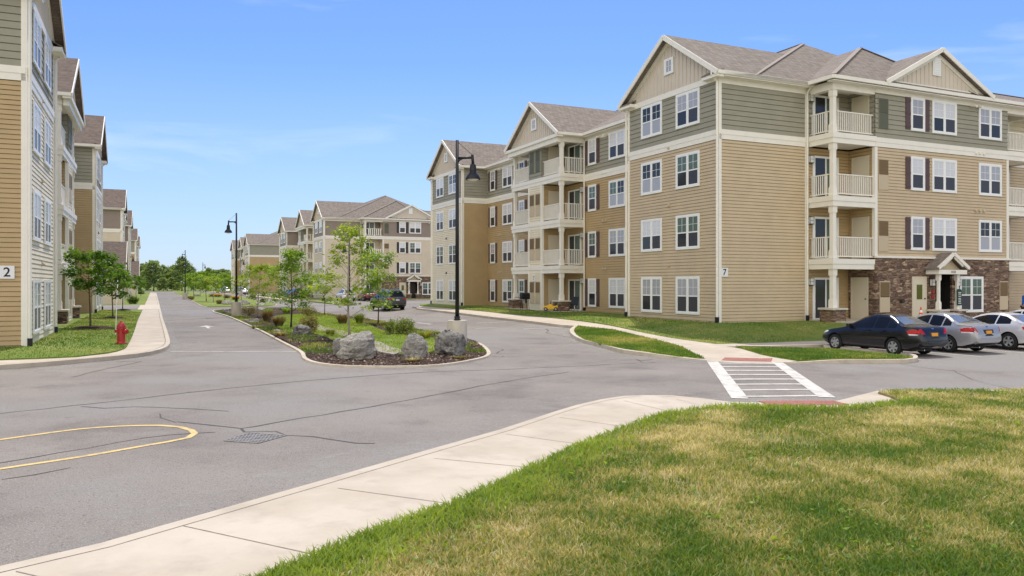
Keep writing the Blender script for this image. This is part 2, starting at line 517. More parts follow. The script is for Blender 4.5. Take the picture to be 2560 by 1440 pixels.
def sheet(name, outline, zf, m, skirt=0.0, kind='structure'):
    bm = bmesh.new()
    vs_ = [bm.verts.new((p[0], p[1], 0)) for p in outline]
    f = bm.faces.new(vs_); f.normal_update()
    bmesh.ops.triangulate(bm, faces=[f], ngon_method='EAR_CLIP')
    xs = [p[0] for p in outline]; ys = [p[1] for p in outline]
    for k in range(66):
        x = -24.3 + k
        if min(xs) < x < max(xs) and max(ys) > 9 and min(ys) < 90:
            bmesh.ops.bisect_plane(bm, geom=bm.verts[:] + bm.edges[:] + bm.faces[:], plane_co=(x, 0, 0), plane_no=(1, 0, 0))
    for k in range(80):
        y = 9.3 + k
        if min(ys) < y < max(ys) and max(xs) > -24.3:
            bmesh.ops.bisect_plane(bm, geom=bm.verts[:] + bm.edges[:] + bm.faces[:], plane_co=(0, y, 0), plane_no=(0, 1, 0))
    for v in bm.verts: v.co.z = zf(v.co.x, v.co.y)
    for f in bm.faces:
        if f.normal.z < 0: f.normal_flip()
    if skirt:
        be = [e for e in bm.edges if len(e.link_faces) == 1]
        r = bmesh.ops.extrude_edge_only(bm, edges=be)
        for g in r['geom']:
            if isinstance(g, bmesh.types.BMVert): g.co.z -= skirt
    bm.normal_update()
    me = bpy.data.meshes.new(name); bm.to_mesh(me); bm.free()
    me.materials.append(m)
    o = link(name, me)
    o['kind'] = kind
    return o

def off2(path, d, closed=False):
    """path moved sideways by d (left of its direction is positive)"""
    out, n = [], len(path)
    for i in range(n):
        a = Vector(path[i - 1] if (closed or i > 0) else path[i]); b = Vector(path[(i + 1) % n] if (closed or i + 1 < n) else path[i])
        t = (b - a)
        if t.length < 1e-9: t = Vector((1, 0))
        t.normalize()
        out.append((path[i][0] - t.y * d, path[i][1] + t.x * d))
    return out

RAMPS = [at(1960, 1003), at(1850, 900)]
def ramp(x, y, r=2.4):
    k = 1.0
    for rx, ry in RAMPS:
        k = min(k, sm((math.hypot(x - rx, y - ry) - 0.9) / r))
    return k
KH = 0.13
def zkerb(x, y): return gz(x, y) + 0.004 + (KH - 0.004) * ramp(x, y)

def kerb(path, side, closed=False, wdt=0.15, low=0.0):
    """side +1: the raised ground lies to the left of the path"""
    inner = off2(path, side * wdt, closed)
    top = off2(path, side * 0.02, closed)
    mb = MB(); n = len(path)
    P = []
    for i in range(n):
        z0 = gz(*path[i]); z1 = zkerb(*path[i]) + 0.006 - low
        P += [(*path[i], z0 - 0.05), (*top[i], z1 - 0.012), (*off2(path, side * 0.04, closed)[i], z1) if False else (top[i][0], top[i][1], z1), (*inner[i], z1), (*inner[i], z0 - 0.05)]
    fs = []
    for i in range(n if closed else n - 1):
        j = (i + 1) % n
        for k in range(4):
            fs.append((i * 5 + k, j * 5 + k, j * 5 + k + 1, i * 5 + k + 1))
    mb.add(P, fs)
    o = mb.build("kerb", M['kerbstone'])
    recalc(o.data)
    o['kind'] = 'structure'
    return o

M['asphalt'] = mix_layers("asphalt", [(srgb(124, 117, 111),), (srgb(138, 131, 124), 0.25, 0.40, 0.62), (srgb(100, 94, 90), 0.7, 0.50, 0.70, 0.7), (srgb(134, 130, 126), 0.09, 0.5, 0.6), (srgb(188, 182, 174), 60, 0.56, 0.66, 0.85), (srgb(62, 58, 56), 42, 0.57, 0.68, 0.85), (srgb(92, 88, 84), 2.7, 0.66, 0.74, 0.5)], 0.9, 0.35, 90, 0.006)
M['walk'] = mix_layers("sidewalk_concrete", [(srgb(182, 170, 153),), (srgb(196, 185, 169), 0.7, 0.4, 0.65), (srgb(160, 149, 135), 2.0, 0.5, 0.75, 0.6), (srgb(168, 154, 140), 40, 0.62, 0.72, 0.5)], 0.85, 0.25, 80, 0.004)
M['kerbstone'] = mix_layers("kerb_concrete", [(srgb(196, 185, 168),), (srgb(172, 160, 144), 1.6, 0.45, 0.7), (srgb(150, 138, 124), 9, 0.58, 0.75, 0.7)], 0.85, 0.35, 50, 0.006)
M['lawn'] = mix_layers("lawn_turf", [(srgb(112, 132, 56),), (srgb(140, 144, 78), 0.35, 0.42, 0.64), (srgb(98, 124, 46), 1.1, 0.5, 0.72), (srgb(166, 156, 104), 1.7, 0.60, 0.76, 0.7), (srgb(70, 92, 32), 16, 0.55, 0.7, 0.6)], 0.95, 0.8, 45, 0.05)
M['dryturf'] = mix_layers("dry_turf", [(srgb(134, 130, 78),), (srgb(164, 148, 104), 0.5, 0.44, 0.6), (srgb(110, 130, 58), 0.8, 0.52, 0.68), (srgb(176, 156, 116), 2.4, 0.6, 0.75, 0.8), (srgb(104, 102, 58), 20, 0.55, 0.7, 0.7)], 0.95, 0.8, 60, 0.04)
M['mulch'] = mix_layers("bark_mulch", [(srgb(66, 48, 38),), (srgb(92, 70, 54), 3, 0.45, 0.65), (srgb(46, 34, 28), 12, 0.5, 0.65), (srgb(128, 104, 82), 34, 0.63, 0.72, 0.8)], 0.95, 1.0, 30, 0.06)
M['gravel'] = mix_layers("gravel", [(srgb(170, 162, 150),), (srgb(132, 124, 116), 9, 0.45, 0.6), (srgb(200, 194, 184), 22, 0.55, 0.68)], 0.9, 1.0, 30, 0.04)
M['field'] = mix_layers("field_grass", [(srgb(92, 112, 46),), (srgb(120, 130, 62), 0.05, 0.4, 0.6)], 0.95, 0.5, 5, 0.1)
M['paint'] = mix_layers("white_road_paint", [(srgb(204, 200, 193),), (srgb(178, 174, 167), 1.8, 0.5, 0.7), (srgb(150, 144, 138), 5, 0.50, 0.66, 0.7)], 0.8, 0.2, 80, 0.003)
M['yellow'] = mix_layers("yellow_road_paint", [(srgb(212, 186, 126),), (srgb(200, 170, 108), 3, 0.5, 0.7), (srgb(150, 142, 128), 7, 0.52, 0.68, 0.9)], 0.8, 0.2, 80, 0.003)
M['tar'] = mat("crack_sealant", srgb(68, 64, 62), 0.8, 0.2, 8)
M['joint'] = mat("joint_dirt", srgb(134, 122, 110), 0.9, 0.3, 12)
M['tactile'] = mat("red_tactile_paving", srgb(178, 122, 112), 0.8, 0.10, 5, 0.3, 40)
M['iron'] = mat("cast_iron", srgb(74, 70, 68), 0.6, 0.2, 8, metal=0.4)

# one sheet to the horizon, the paved sheet on it
mb = MB(); mb.box(-2500, 2500, -300, 4000, -3.2, -2.60)
o = mb.build("ground", M['field']); o['kind'] = 'structure'
sheet("road", [(-90, -12), (95, -12), (95, 255), (-150, 255), (-90, 100)], lambda x, y: gz(x, y), M['asphalt'])
mbg = MB(); mbg.add([(-2500, 255, -2.33), (2500, 255, -2.33), (2500, 4000, -2.33), (-2500, 4000, -2.33)], [(0, 1, 2, 3)])
o = mbg.build("meadow", M['field']); o['kind'] = 'structure'

# --- near pavement (bottom of the photo) and near grass
E1 = [at(*p, 0.06) for p in [(0, 1437), (250, 1378), (455, 1318), (784, 1222), (1000, 1158), (1095, 1130), (1250, 1085), (1440, 1022), (1560, 998), (1680, 990), (1755, 992), (1830, 998), (1960, 999), (2085, 996), (2150, 987), (2195, 982)]]
E2 = [at(*p, 0.12) for p in [(690, 1440), (800, 1393), (950, 1330), (1140, 1265), (1330, 1172), (1450, 1116), (1530, 1086), (1640, 1044), (1760, 1024), (1850, 1017), (2000, 1017), (2120, 1016), (2200, 1010), (2262, 1006)]]
d1 = (Vector(E1[1]) - Vector(E1[0])).normalized(); d2 = (Vector(E2[1]) - Vector(E2[0])).normalized()
E1 = [tuple(Vector(E1[0]) - d1 * k) for k in (9, 4)] + E1
E2 = [tuple(Vector(E2[0]) - d2 * k) for k in (9, 4)] + E2
E1s, E2s = catmull(E1), catmull(E2)
KE = E1s
zw = lambda x, y: zkerb(x, y)
sheet("sidewalk", E1s + E2s[::-1], zw, M['walk'], 0.2)
E3 = [E2[-1]] + [at(*p, 0.1) for p in [(2232, 993), (2195, 983), (2300, 980), (2450, 979), (2560, 979)]]
e3x = Vector(E3[-1])
GRASS_OUT = E2s + E3[1:] + [(e3x.x + 14, e3x.y + 6), (30, 8), (22, -6), (-2, -6), E2s[0]]
zn = lambda x, y: gz(x, y) + 0.11 * (0.25 + 0.75 * ramp(x, y, 1.6)) + 0.02
sheet("lawn", GRASS_OUT[:-1], zn, M['dryturf'], 0.2)
kp = catmull(E3[2:] + [(e3x.x + 14, e3x.y + 6)])
kerb(kp, -1, wdt=0.14)

# joints of the near pavement: the kerb line and the cross joints
def strip(path, wd, name, m, zf, dz=0.004):
    a, b = off2(path, wd / 2), off2(path, -wd / 2)
    mb = MB()
    P = [(*p, zf(*p) + dz) for p in a] + [(*p, zf(*p) + dz) for p in b]
    n = len(path)
    mb.add(P, [(i, n + i, n + i + 1, i + 1) for i in range(n - 1)])
    return mb
jm = MB()
def addmb(dst, src):
    dst.add(src.v, src.f)
inner = off2(E1s, -0.17)
addmb(jm, strip(inner[:-6], 0.012, "", None, zw, 0.003))
for (u1, v1), (u2, v2) in [((455, 1317), (800, 1393)), ((845, 1223), (1140, 1264)), ((1085, 1148), (1335, 1172)), ((1265, 1087), (1455, 1113)), ((1400, 1045), (1560, 1068)), ((1560, 1003), (1690, 1034)), ((40, 1432), (330, 1500)), ((1690, 993), (1800, 1019))]:
    p, q = at(u1, v1, 0.12), at(u2, v2, 0.12)
    addmb(jm, strip([p, tuple((Vector(p) + Vector(q)) / 2), q], 0.011, "", None, zw, 0.0035))
o = jm.build("pavement_joints", M['joint']); o['kind'] = 'structure'

# --- kerb island beside the parking, small lawn, the walk along the building
walk_back = [(1050, 765), (1180, 776), (1300, 788), (1450, 803), (1530, 815), (1600, 830), (1680, 845), (1790, 860)]
walk_front = [(1040, 770), (1140, 781), (1240, 793), (1340, 803), (1400, 811), (1445, 815), (1540, 826), (1640, 850), (1700, 867), (1764, 887)]
W1 = [at(*p, 0.13) for p in walk_back]; W2 = [at(*p, 0.13) for p in walk_front]
tip = [at(*p, 0.05) for p in [(1768, 900), (1850, 903), (1935, 904)]]
cor = [at(*p, 0.13) for p in [(1992, 895), (1900, 880), (1838, 869), (1815, 866)]]
STA, STB = -6.35, -5.0
far_walk = [loc7(STA, b) for b in (-0.4, 8, 24)] + [loc7(STB, b) for b in (24, 8, 0.2)]
sheet("sidewalk", catmull(W2) + catmull(W1)[::-1], zkerb, M['walk'], 0.2)
sheet("sidewalk", [W2[-1]] + tip + cor + [W1[-1]], zkerb, M['walk'], 0.2)
sheet("sidewalk", [cor[-1]] + far_walk + [W1[-1]], zkerb, M['walk'], 0.2)
SL = [at(*p, 0.13) for p in [(1446, 816), (1540, 827), (1640, 851), (1700, 868), (1760, 886), (1700, 887), (1640, 883), (1560, 873), (1500, 860), (1460, 849), (1440, 836), (1436, 824)]]
sheet("lawn", SL, lambda x, y: zkerb(x, y) + 0.015, M['lawn'], 0.15)
k1 = catmull([at(*p) for p in [(1438, 819), (1424, 830), (1428, 842), (1452, 856), (1500, 869), (1560, 885), (1640, 894), (1700, 898), (1768, 902)]], step=0.4)
kerb(k1, +1, wdt=0.22)
CI = [at(*p, 0.13) for p in [(1838, 869), (1940, 872), (2066, 874), (2150, 882), (2230, 889), (2282, 895), (2260, 897), (2160, 897), (2060, 896), (1995, 895), (1900, 881)]]
sheet("lawn", CI, lambda x, y: zkerb(x, y) + 0.015, M['lawn'], 0.15)
k2 = catmull([at(*p) for p in [(1935, 906), (1990, 909), (2080, 910), (2180, 910), (2270, 909), (2292, 906), (2296, 900), (2280, 893), (2230, 886.5), (2150, 879.5), (2066, 871)]], step=0.4)
kerb(k2, +1, wdt=0.16)
k3 = catmull([at(*p) for p in [(1030, 770), (1140, 784), (1240, 796), (1340, 807), (1400, 814), (1438, 819)]])
kerb(k3, +1)

def rdist(a, b, r):
    dx = max(r[0] - a, 0, a - r[1]); dy = max(r[2] - b, 0, b - r[3])
    return math.hypot(dx, dy)
def zlawn7(x, y):
    r = Vector((x, y)) - C7; a, b = r.dot(dAr), r.dot(dBr)
    d = min(rdist(a, b, (0, 40.4, 0, 16)), rdist(a, b, (-1.6, 16, 5.6, 27)))
    g = gz(x, y) + 0.145
    return -1.82 + (g + 1.82) * sm(d / 4.6)
fm = catmull(W1)
sheet("lawn", fm + [loc7(STB, 0.2), loc7(STB, 9.5), loc7(-1.2, 9.5), loc7(1, 9.5), loc7(1, 3), loc7(12, 3), loc7(24, 3), loc7(40, 3), loc7(44, 3), at(1050, 763, 0.13)], zlawn7, M['lawn'], 0.3)
for bx in ((8.6, 24.0),):
    sheet("sidewalk", [loc7(STB, bx[0] + 0.9), loc7(STB, bx[1]), loc7(1, bx[1]), loc7(1, bx[0] + 0.9)], lambda x, y: zlawn7(x, y) + 0.004, M['walk'], 0.2)
# patios under the open balconies
for (a0, a1, b0, b1) in [(-2.2, 0.2, 5.5, 9.2), (15.9, 19.1, -0.1, 2.4), (21.0, 24.3, -0.1, 2.4)]:
    o = sheet("patio_slab", [loc7(a0, b0), loc7(a1, b0), loc7(a1, b1), loc7(a0, b1)], lambda x, y: -1.775, M['walk'], 0.3)

# --- boulevard islands
ISL = [at(*p) for p in [(745, 882), (756, 900), (790, 912), (860, 919), (980, 921), (1100, 917), (1190, 903), (1228, 889), (1211, 866), (1176, 852), (1123, 840), (1050, 825), (948, 802), (802, 782), (740, 771), (640, 770), (560, 775), (530, 779), (570, 793), (640, 825), (700, 857)]]
ISs = catmull(ISL, True, 0.5)
kerb(ISs, +1, True, low=.075)
inn = off2(ISs, 0.15, True)
ICX, ICY = at(930, 850)
def zisl(x, y):
    return gz(x, y) + 0.035 + 0.13 * sm((7 - math.hypot((x - ICX) * 0.7, y - ICY)) / 7) + 0.025 * math.sin(x * 3.1 + y * 1.7) * math.sin(y * 2.3 - x)
def dense(poly, step, zf, name, m):
    o = sheet(name, poly, zf, m, 0.1)
    bm = bmesh.new(); bm.from_mesh(o.data)
    es = [e for e in bm.edges if e.calc_length() > step]
    for _ in range(5):
        es = [e for e in bm.edges if e.calc_length() > step and all(abs(f.normal.z) > 0.3 for f in e.link_faces)]
        if not es: break
        bmesh.ops.subdivide_edges(bm, edges=es, cuts=1)
        bmesh.ops.triangulate(bm, faces=[f for f in bm.faces if len(f.verts) > 3])
    for v in bm.verts:
        if any(abs(f.normal.z) > 0.3 for f in v.link_faces): v.co.z = zf(v.co.x, v.co.y)
    bm.to_mesh(o.data); bm.free()
    return o
dense(inn, 0.8, zisl, "mulch_bed", M['mulch'])
IG = catmull([at(*p, 0.15) for p in [(690, 788), (760, 783), (850, 790), (920, 808), (965, 826), (1045, 836), (1088, 850), (1096, 866), (1060, 875), (1000, 879), (930, 870), (840, 852), (790, 836), (720, 826), (690, 808)]], True, 0.6)
dense(IG, 0.8, lambda x, y: zisl(x, y) + 0.03, "lawn", M['lawn'])
IP = catmull([at(*p, 0.15) for p in [(778, 806), (860, 826), (940, 853), (1015, 874), (985, 881), (915, 865), (840, 837), (768, 813)]], True, 0.6)
dense(IP, 0.8, lambda x, y: zisl(x, y) + 0.055, "gravel_path", M['gravel'])
IS2 = catmull([at(*p) for p in [(432, 729.5), (470, 748), (505, 766), (540, 769), (640, 768), (693, 763), (640, 752), (600, 743), (520, 734), (450, 729)]], True, 1.5)
kerb(IS2, +1, True, low=.06)
sheet("lawn", off2(IS2, 0.15, True), lambda x, y: gz(x, y) + 0.13, M['lawn'], 0.1)
ISL2 = IS2

# --- left pavement and lawn
LO = [at(*p) for p in [(-120, 938), (0, 925), (120, 916), (240, 905), (345, 894), (400, 883), (424, 868), (421, 843), (408, 803)]]
lend = Vector(LO[-1])
LO += [tuple(lend + dAl * t) for t in (10, 30, 60, 100, 170)]
LI = [at(*p, 0.13) for p in [(-120, 908), (0, 901), (110, 897), (190, 893), (270, 884), (308, 874), (320, 862), (334, 833), (345, 800)]]
lin = Vector(LI[-1])
LI += [tuple(lin + dAl * t) for t in (14, 36, 66, 106, 176)]
LOs, LIs = catmull(LO, step=0.7), catmull(LI, step=0.7)
sheet("sidewalk", LOs + LIs[::-1], zkerb, M['walk'], 0.2)
kerb(LOs, +1, wdt=0.16)
jl = MB()
addmb(jl, strip(off2(LOs, 0.17), 0.03, "", None, zkerb, 0.009))
o = jl.build("pavement_joints", M['joint']); o['kind'] = 'structure'
def zlawnL(x, y):
    r = Vector((x, y)) - CL; a, b = r.dot(dAl), r.dot(dBl)
    d = min(rdist(a, b, (0, 40.4, 0, 16)), rdist(a, b, (86, 126.4, 0, 16)))
    g = gz(x, y) + 0.145
    return -2.02 + (g + 2.02) * sm(d / 4.0)
sheet("lawn", LIs + [(-150, 255), (-100, 100), (-80, 20), (-60, 19)], zlawnL, M['lawn'], 0.3)
# driveway between the two left buildings
sheet("driveway", [locL(46, -2.5), locL(62, -2.5), locL(62, 20), locL(46, 20)], lambda x, y: gz(x, y) + 0.16, M['asphalt'], 0.2)
sheet("driveway_apron", [locL(46, -4.2), locL(62, -4.2), locL(62, -2.5), locL(46, -2.5)], lambda x, y: gz(x, y) + 0.15, M['kerbstone'], 0.2)

# --- far right corner: lawns round the next buildings
for D in (88.1, 176.2):
    def L2(a, b): p = C7 + dAr * (a + D) + dBr * b; return (p.x, p.y)
    sheet("lawn", [L2(-4.5, -1), L2(-4, -3.4), L2(0, -4.2), L2(44, -4.2), L2(44, 3), L2(1, 3), L2(1, 27), L2(-5, 27)], lambda x, y: gz(x, y) + 0.2, M['lawn'], 0.3)
    sheet("sidewalk", [L2(-8, -6.0), L2(48, -6.0), L2(48, -4.2), L2(-6, -4.2)], lambda x, y: gz(x, y) + 0.13, M['walk'], 0.2)
    sheet("sidewalk", [L2(-6.5, -4.2), L2(-6.5, 27), L2(-5, 27), L2(-5, -1), L2(-4.5, -4.2)], lambda x, y: gz(x, y) + 0.13, M['walk'], 0.2)
sheet("lawn", [loc7(56, -4.5), loc7(57, -3.2), loc7(76, -3.2), loc7(77, -4.5)], lambda x, y: gz(x, y) + 0.14, M['lawn'], 0.2)

# --- markings
zr = lambda x, y: gz(x, y)
pm = MB()
def quadpx(pts, dz=0.008):
    P = [at(*p) for p in pts]
    pm.add([(*p, gz(*p) + dz) for p in P], [tuple(range(len(P)))])
def sidepx(p, q, wd, dz=0.008):
    a, b = Vector(at(*p)), Vector(at(*q))
    n = max(2, int((b - a).length / 0.7) + 1)
    addmb(pm, strip([tuple(a.lerp(b, i / (n - 1))) for i in range(n)], wd, "", None, zr, dz))
# crosswalk: two side bars and eight rungs
CWa, CWb = Vector(at(1781, 904)), Vector(at(1850, 997))
CWc, CWd = Vector(at(1941, 905)), Vector(at(2068, 994))
def lp(p, q, t): return tuple(p.lerp(q, t))
for p, q in ((CWa, CWb), (CWc, CWd)):
    addmb(pm, strip([lp(p, q, i / 12) for i in range(13)], 0.34, "", None, zr, 0.010))
for i in range(8):
    t = 0.07 + i * 0.128
    a, b = Vector(lp(CWa, CWb, t)), Vector(lp(CWc, CWd, t))
    addmb(pm, strip([lp(a, b, 0.06 + 0.88 * k / 6) for k in range(7)], 0.20, "", None, zr, 0.008))
sidepx((427, 879), (744, 879), 0.14)
# straight-on arrow in the left lane, arrow heads and bay lines on the right
for (u, v, s) in ((518, 817.5, 1.0), (425, 747, 1.0)):
    p = Vector(at(u, v)); d = dAl; n = Vector((d.y, -d.x))
    pts = [p - d * 1.5 - n * .08, p - d * 1.5 + n * .08, p + d * .2 + n * .08, p + d * .2 + n * .42, p + d * 1.5, p + d * .2 - n * .42, p + d * .2 - n * .08]
    pm.add([(*q, gz(*q) + 0.008) for q in pts], [(0, 1, 2, 6), (3, 4, 5)])
for p, q, wd in (((1308, 823), (1412, 818), .12), ((1190, 808), (1290, 804), .12), ((1080, 793), (1170, 791), .12), ((1043, 807), (1078, 811), .20), ((1190, 822), (1240, 819), .12)):
    sidepx(p, q, wd)
for bb in (-0.95, 1.95, 4.85, 7.75, 10.65, 13.55):
    a, b = Vector(loc7(-6.6, bb)), Vector(loc7(-11.6, bb))
    addmb(pm, strip([lp(a, b, i / 8) for i in range(9)], 0.10, "", None, zr, 0.008))
o = pm.build("road_markings", M['paint']); o['kind'] = 'structure'
ym = MB()
yl = [(-160, 1125), (0, 1100), (100, 1086), (200, 1073), (300, 1066), (400, 1064), (450, 1068), (478, 1076), (487, 1084), (470, 1095), (420, 1105), (350, 1117), (200, 1143), (0, 1173), (-160, 1200)]
addmb(ym, strip(catmull([at(*p) for p in yl], step=0.25), 0.105, "", None, zr, 0.006))
o = ym.build("road_markings", M['yellow']); o['kind'] = 'structure'
# sealed cracks
cm = MB(); rc = random.Random(3)
def crack(pts, wd=0.035):
    P = catmull([at(*p) for p in pts], step=0.35)
    P = [(x + rc.uniform(-.03, .03), y + rc.uniform(-.03, .03)) for x, y in P]
    wd = wd * 1.15
    n = len(P); a, b = [], []
    for i, p in enumerate(P):
        wv = wd * rc.uniform(.35, 1.1)
        A = Vector(P[max(0, i - 1)]); B = Vector(P[min(n - 1, i + 1)]); t = (B - A).normalized()
        a.append((p[0] - t.y * wv / 2, p[1] + t.x * wv / 2)); b.append((p[0] + t.y * wv / 2, p[1] - t.x * wv / 2))
    cm.add([(*p, gz(*p) + 0.004) for p in a] + [(*p, gz(*p) + 0.004) for p in b], [(i, n + i, n + i + 1, i + 1) for i in range(n - 1)])
crack([(0, 1034), (170, 1016), (330, 998), (560, 972), (850, 945), (1060, 931), (1300, 922), (1590, 908)], .05)
crack([(200, 1016), (260, 1021), (340, 1017), (450, 1021), (570, 1028)], .045)
crack([(443, 1055), (500, 1061), (560, 1066), (600, 1072), (640, 1066), (760, 1045), (900, 1022), (1050, 995), (1230, 960), (1420, 930)], .05)
crack([(0, 1158), (150, 1133), (300, 1105), (420, 1088), (540, 1080)], .035)
crack([(600, 1072), (612, 1080), (640, 1080), (690, 1079), (716, 1088), (780, 1092), (840, 1100), (890, 1109), (932, 1109)], .04)
crack([(0, 1200), (90, 1186), (180, 1168)], .03)
crack([(183, 943), (270, 921), (354, 904), (310, 904), (290, 906)], .05)
crack([(1590, 898), (1600, 902), (1628, 899)], .05); crack([(1592, 899), (1612, 908), (1640, 906)], .04)
crack([(1366, 822), (1372, 828), (1367, 833), (1420, 843), (1450, 850)], .07)
crack([(1232, 872), (1258, 873), (1240, 884)], .05); crack([(1232, 891), (1254, 893), (1258, 890)], .05)
crack([(2380, 925), (2440, 952), (2520, 970), (2560, 978)], .035); crack([(2230, 907), (2330, 922), (2420, 930)], .03)
crack([(400, 1035), (402, 1045), (440, 1056)], .02)
o = cm.build("sealed_cracks", M['tar']); o['kind'] = 'structure'

# pale grit along the gutters
def dust_mat(name, lo, hi):
    m = mat(name, srgb(172, 170, 164), .95, .12, 30)
    nt = m.node_tree; b = nt.nodes["Principled BSDF"]
    tc = N(nt, "ShaderNodeTexCoord"); n = N(nt, "ShaderNodeTexNoise", Scale=2.2, Detail=9, Roughness=.75)
    nt.links.new(tc.outputs['Object'], n.inputs['Vector'])
    mr = N(nt, "ShaderNodeMapRange"); mr.inputs['From Min'].default_value = lo; mr.inputs['From Max'].default_value = hi; mr.inputs['To Max'].default_value = .8
    nt.links.new(n.outputs['Fac'], mr.inputs['Value']); nt.links.new(mr.outputs[0], b.inputs['Alpha'])
    return m
D1, D2 = dust_mat("gutter_grit", .40, .72), dust_mat("thin_gutter_grit", .50, .80)
for path, sg in ((E1s, 1), (LOs, -1), (k1, -1)):
    for k, (o_, wd, mm) in enumerate(((.16, .30, D1), (.52, .42, D2), (1.0, .5, D2))):
        g = strip(off2(path, sg * o_), wd, "", None, zr, 0.003 + .0 * k)
        o = g.build("gutter_grit", mm); o['kind'] = 'structure'
# tactile plates of the two ramps, the drain grate
tmb = MB()
for q in ([(1895, 1001), (2085, 1001), (2124, 1011), (1925, 1012)], [(1812, 893), (1932, 896), (1928, 903), (1803, 900)]):
    P = [at(*p, 0.02) for p in q]
    c = Vector((0, 0))
    for p in P: c += Vector(p) / 4
    n = 9
    grid = []
    for i in range(n + 1):
        for j in range(n + 1):
            s, t = i / n, j / n
            a = Vector(P[0]).lerp(Vector(P[1]), s); b = Vector(P[3]).lerp(Vector(P[2]), s)
            g = a.lerp(b, t)
            grid.append((g.x, g.y, zkerb(g.x, g.y) + 0.009))
    tmb.add(grid, [(i * (n + 1) + j, (i + 1) * (n + 1) + j, (i + 1) * (n + 1) + j + 1, i * (n + 1) + j + 1) for i in range(n) for j in range(n)])
    for i in range(22):
        for j in range(9):
            s, t = (i + .5) / 22, (j + .5) / 9
            g = Vector(P[0]).lerp(Vector(P[1]), s).lerp(Vector(P[3]).lerp(Vector(P[2]), s), t)
            z = zkerb(g.x, g.y) + 0.009
            tmb.box(g.x - .018, g.x + .018, g.y - .018, g.y + .018, z - .004, z + .008)
o = tmb.build("tactile_paving", M['tactile']); o['kind'] = 'structure'
GP = [Vector(at(*p)) for p in [(561, 1103), (624, 1083), (714, 1090), (645, 1109)]]
gm = MB()
def gp(s, t): q = GP[0].lerp(GP[1], s).lerp(GP[3].lerp(GP[2], s), t); return q
def bar(p, q, wd, h, mb):
    z = gz(p.x, p.y)
    mb.beam((p.x, p.y, z + h), (q.x, q.y, z + h), wd, 0.02)
for i in range(7): bar(gp(i / 6, 0), gp(i / 6, 1), 0.035, 0.004, gm)
for j in range(12): bar(gp(0, j / 11), gp(1, j / 11), 0.028, 0.003, gm)
gt = gm.build("drain_grate", mat("worn_steel", srgb(132, 128, 123), 0.6, 0.25, 9, metal=0.3))
tag(gt, "rusty metal storm drain grate let into the road near the yellow line", "drain grate")
pit = MB(); P = [(*p, gz(p.x, p.y) + 0.002) for p in GP]; pit.add(P, [(0, 1, 2, 3)])
pit.build("pit", M['dark'], gt)
# ------------------------------------------------------------------ apartment buildings
WCACHE = {}
def win_mesh(kind, hgt):
    key = (kind, hgt)
    if key in WCACHE: return WCACHE[key]
    w_ = {'double': 1.88, 'single': 1.03, 'small': 0.78}[kind]
    t = 0.105 if kind != 'small' else 0.12
    f = MB()
    h = w_ / 2
    # casing (front is -Y), sill a little wider
    f.box(-h, -h + t, -0.05, 0, 0, hgt); f.box(h - t, h, -0.05, 0, 0, hgt)
    f.box(-h + t, h - t, -0.048, 0, hgt - t, hgt); f.box(-h + t, h - t, -0.056, 0, 0, t)
    panes_lo, panes_up = [], []
    def sash(x0, x1):
        z0, z1 = t, hgt - t
        zm = z0 + (z1 - z0) * 0.48
        s = 0.038
        f.box(x0, x0 + s, -0.04, 0, z0, z1); f.box(x1 - s, x1, -0.04, 0, z0, z1)
        f.box(x0 + s, x1 - s, -0.038, 0, z0, z0 + s); f.box(x0 + s, x1 - s, -0.038, 0, z1 - s, z1)
        f.box(x0 + s, x1 - s, -0.042, 0, zm - 0.03, zm + 0.03)
        xm = (x0 + x1) / 2; zq = (zm + 0.03 + z1 - s) / 2
        f.box(xm - .008, xm + .008, -0.033, 0, zm + .03, z1 - s)
        f.box(x0 + s, xm - .008, -0.032, 0, zq - .008, zq + .008); f.box(xm + .008, x1 - s, -0.032, 0, zq - .008, zq + .008)
        panes_lo.append((x0 + s, x1 - s, z0 + s, zm - .03)); panes_up.append((x0 + s, x1 - s, zm + .03, z1 - s))
    if kind == 'double':
        f.box(-0.05, 0.05, -0.046, 0, t, hgt - t)
        sash(-h + t, -0.05); sash(0.05, h - t)
    elif kind == 'single':
        sash(-h + t, h - t)
    else:
        f.box(-h + t, -h + t + .05, -0.055, 0, t, hgt - t); f.box(h - t - .05, h - t, -0.055, 0, t, hgt - t)
        f.box(-.008, .008, -0.05, 0, t, hgt - t); f.box(-h + t + .05, -.008, -0.049, 0, hgt / 2 - .008, hgt / 2 + .008); f.box(.008, h - t - .05, -0.049, 0, hgt / 2 - .008, hgt / 2 + .008)
        panes_up.append((-h + t + .05, h - t - .05, t, hgt - t))
    fm = f.mesh("window", M['white'])
    lo, up = [], []
    for lst, out in ((panes_lo, lo), (panes_up, up)):
        for (x0, x1, z0, z1) in lst:
            b = MB(); b.box(x0, x1, -0.024, -0.004, z0, z1); out.append(b)
    WCACHE[key] = (fm, lo, up, {})
    return WCACHE[key]

def box_mesh(key, mb, m):
    if key not in WCACHE: WCACHE[key] = mb.mesh(key[0], m)
    return WCACHE[key]

DIRS = {'A': (0, -1), 'B': (-1, 0), 'A2': (0, 1), 'B2': (1, 0)}    # outward in (a, b)

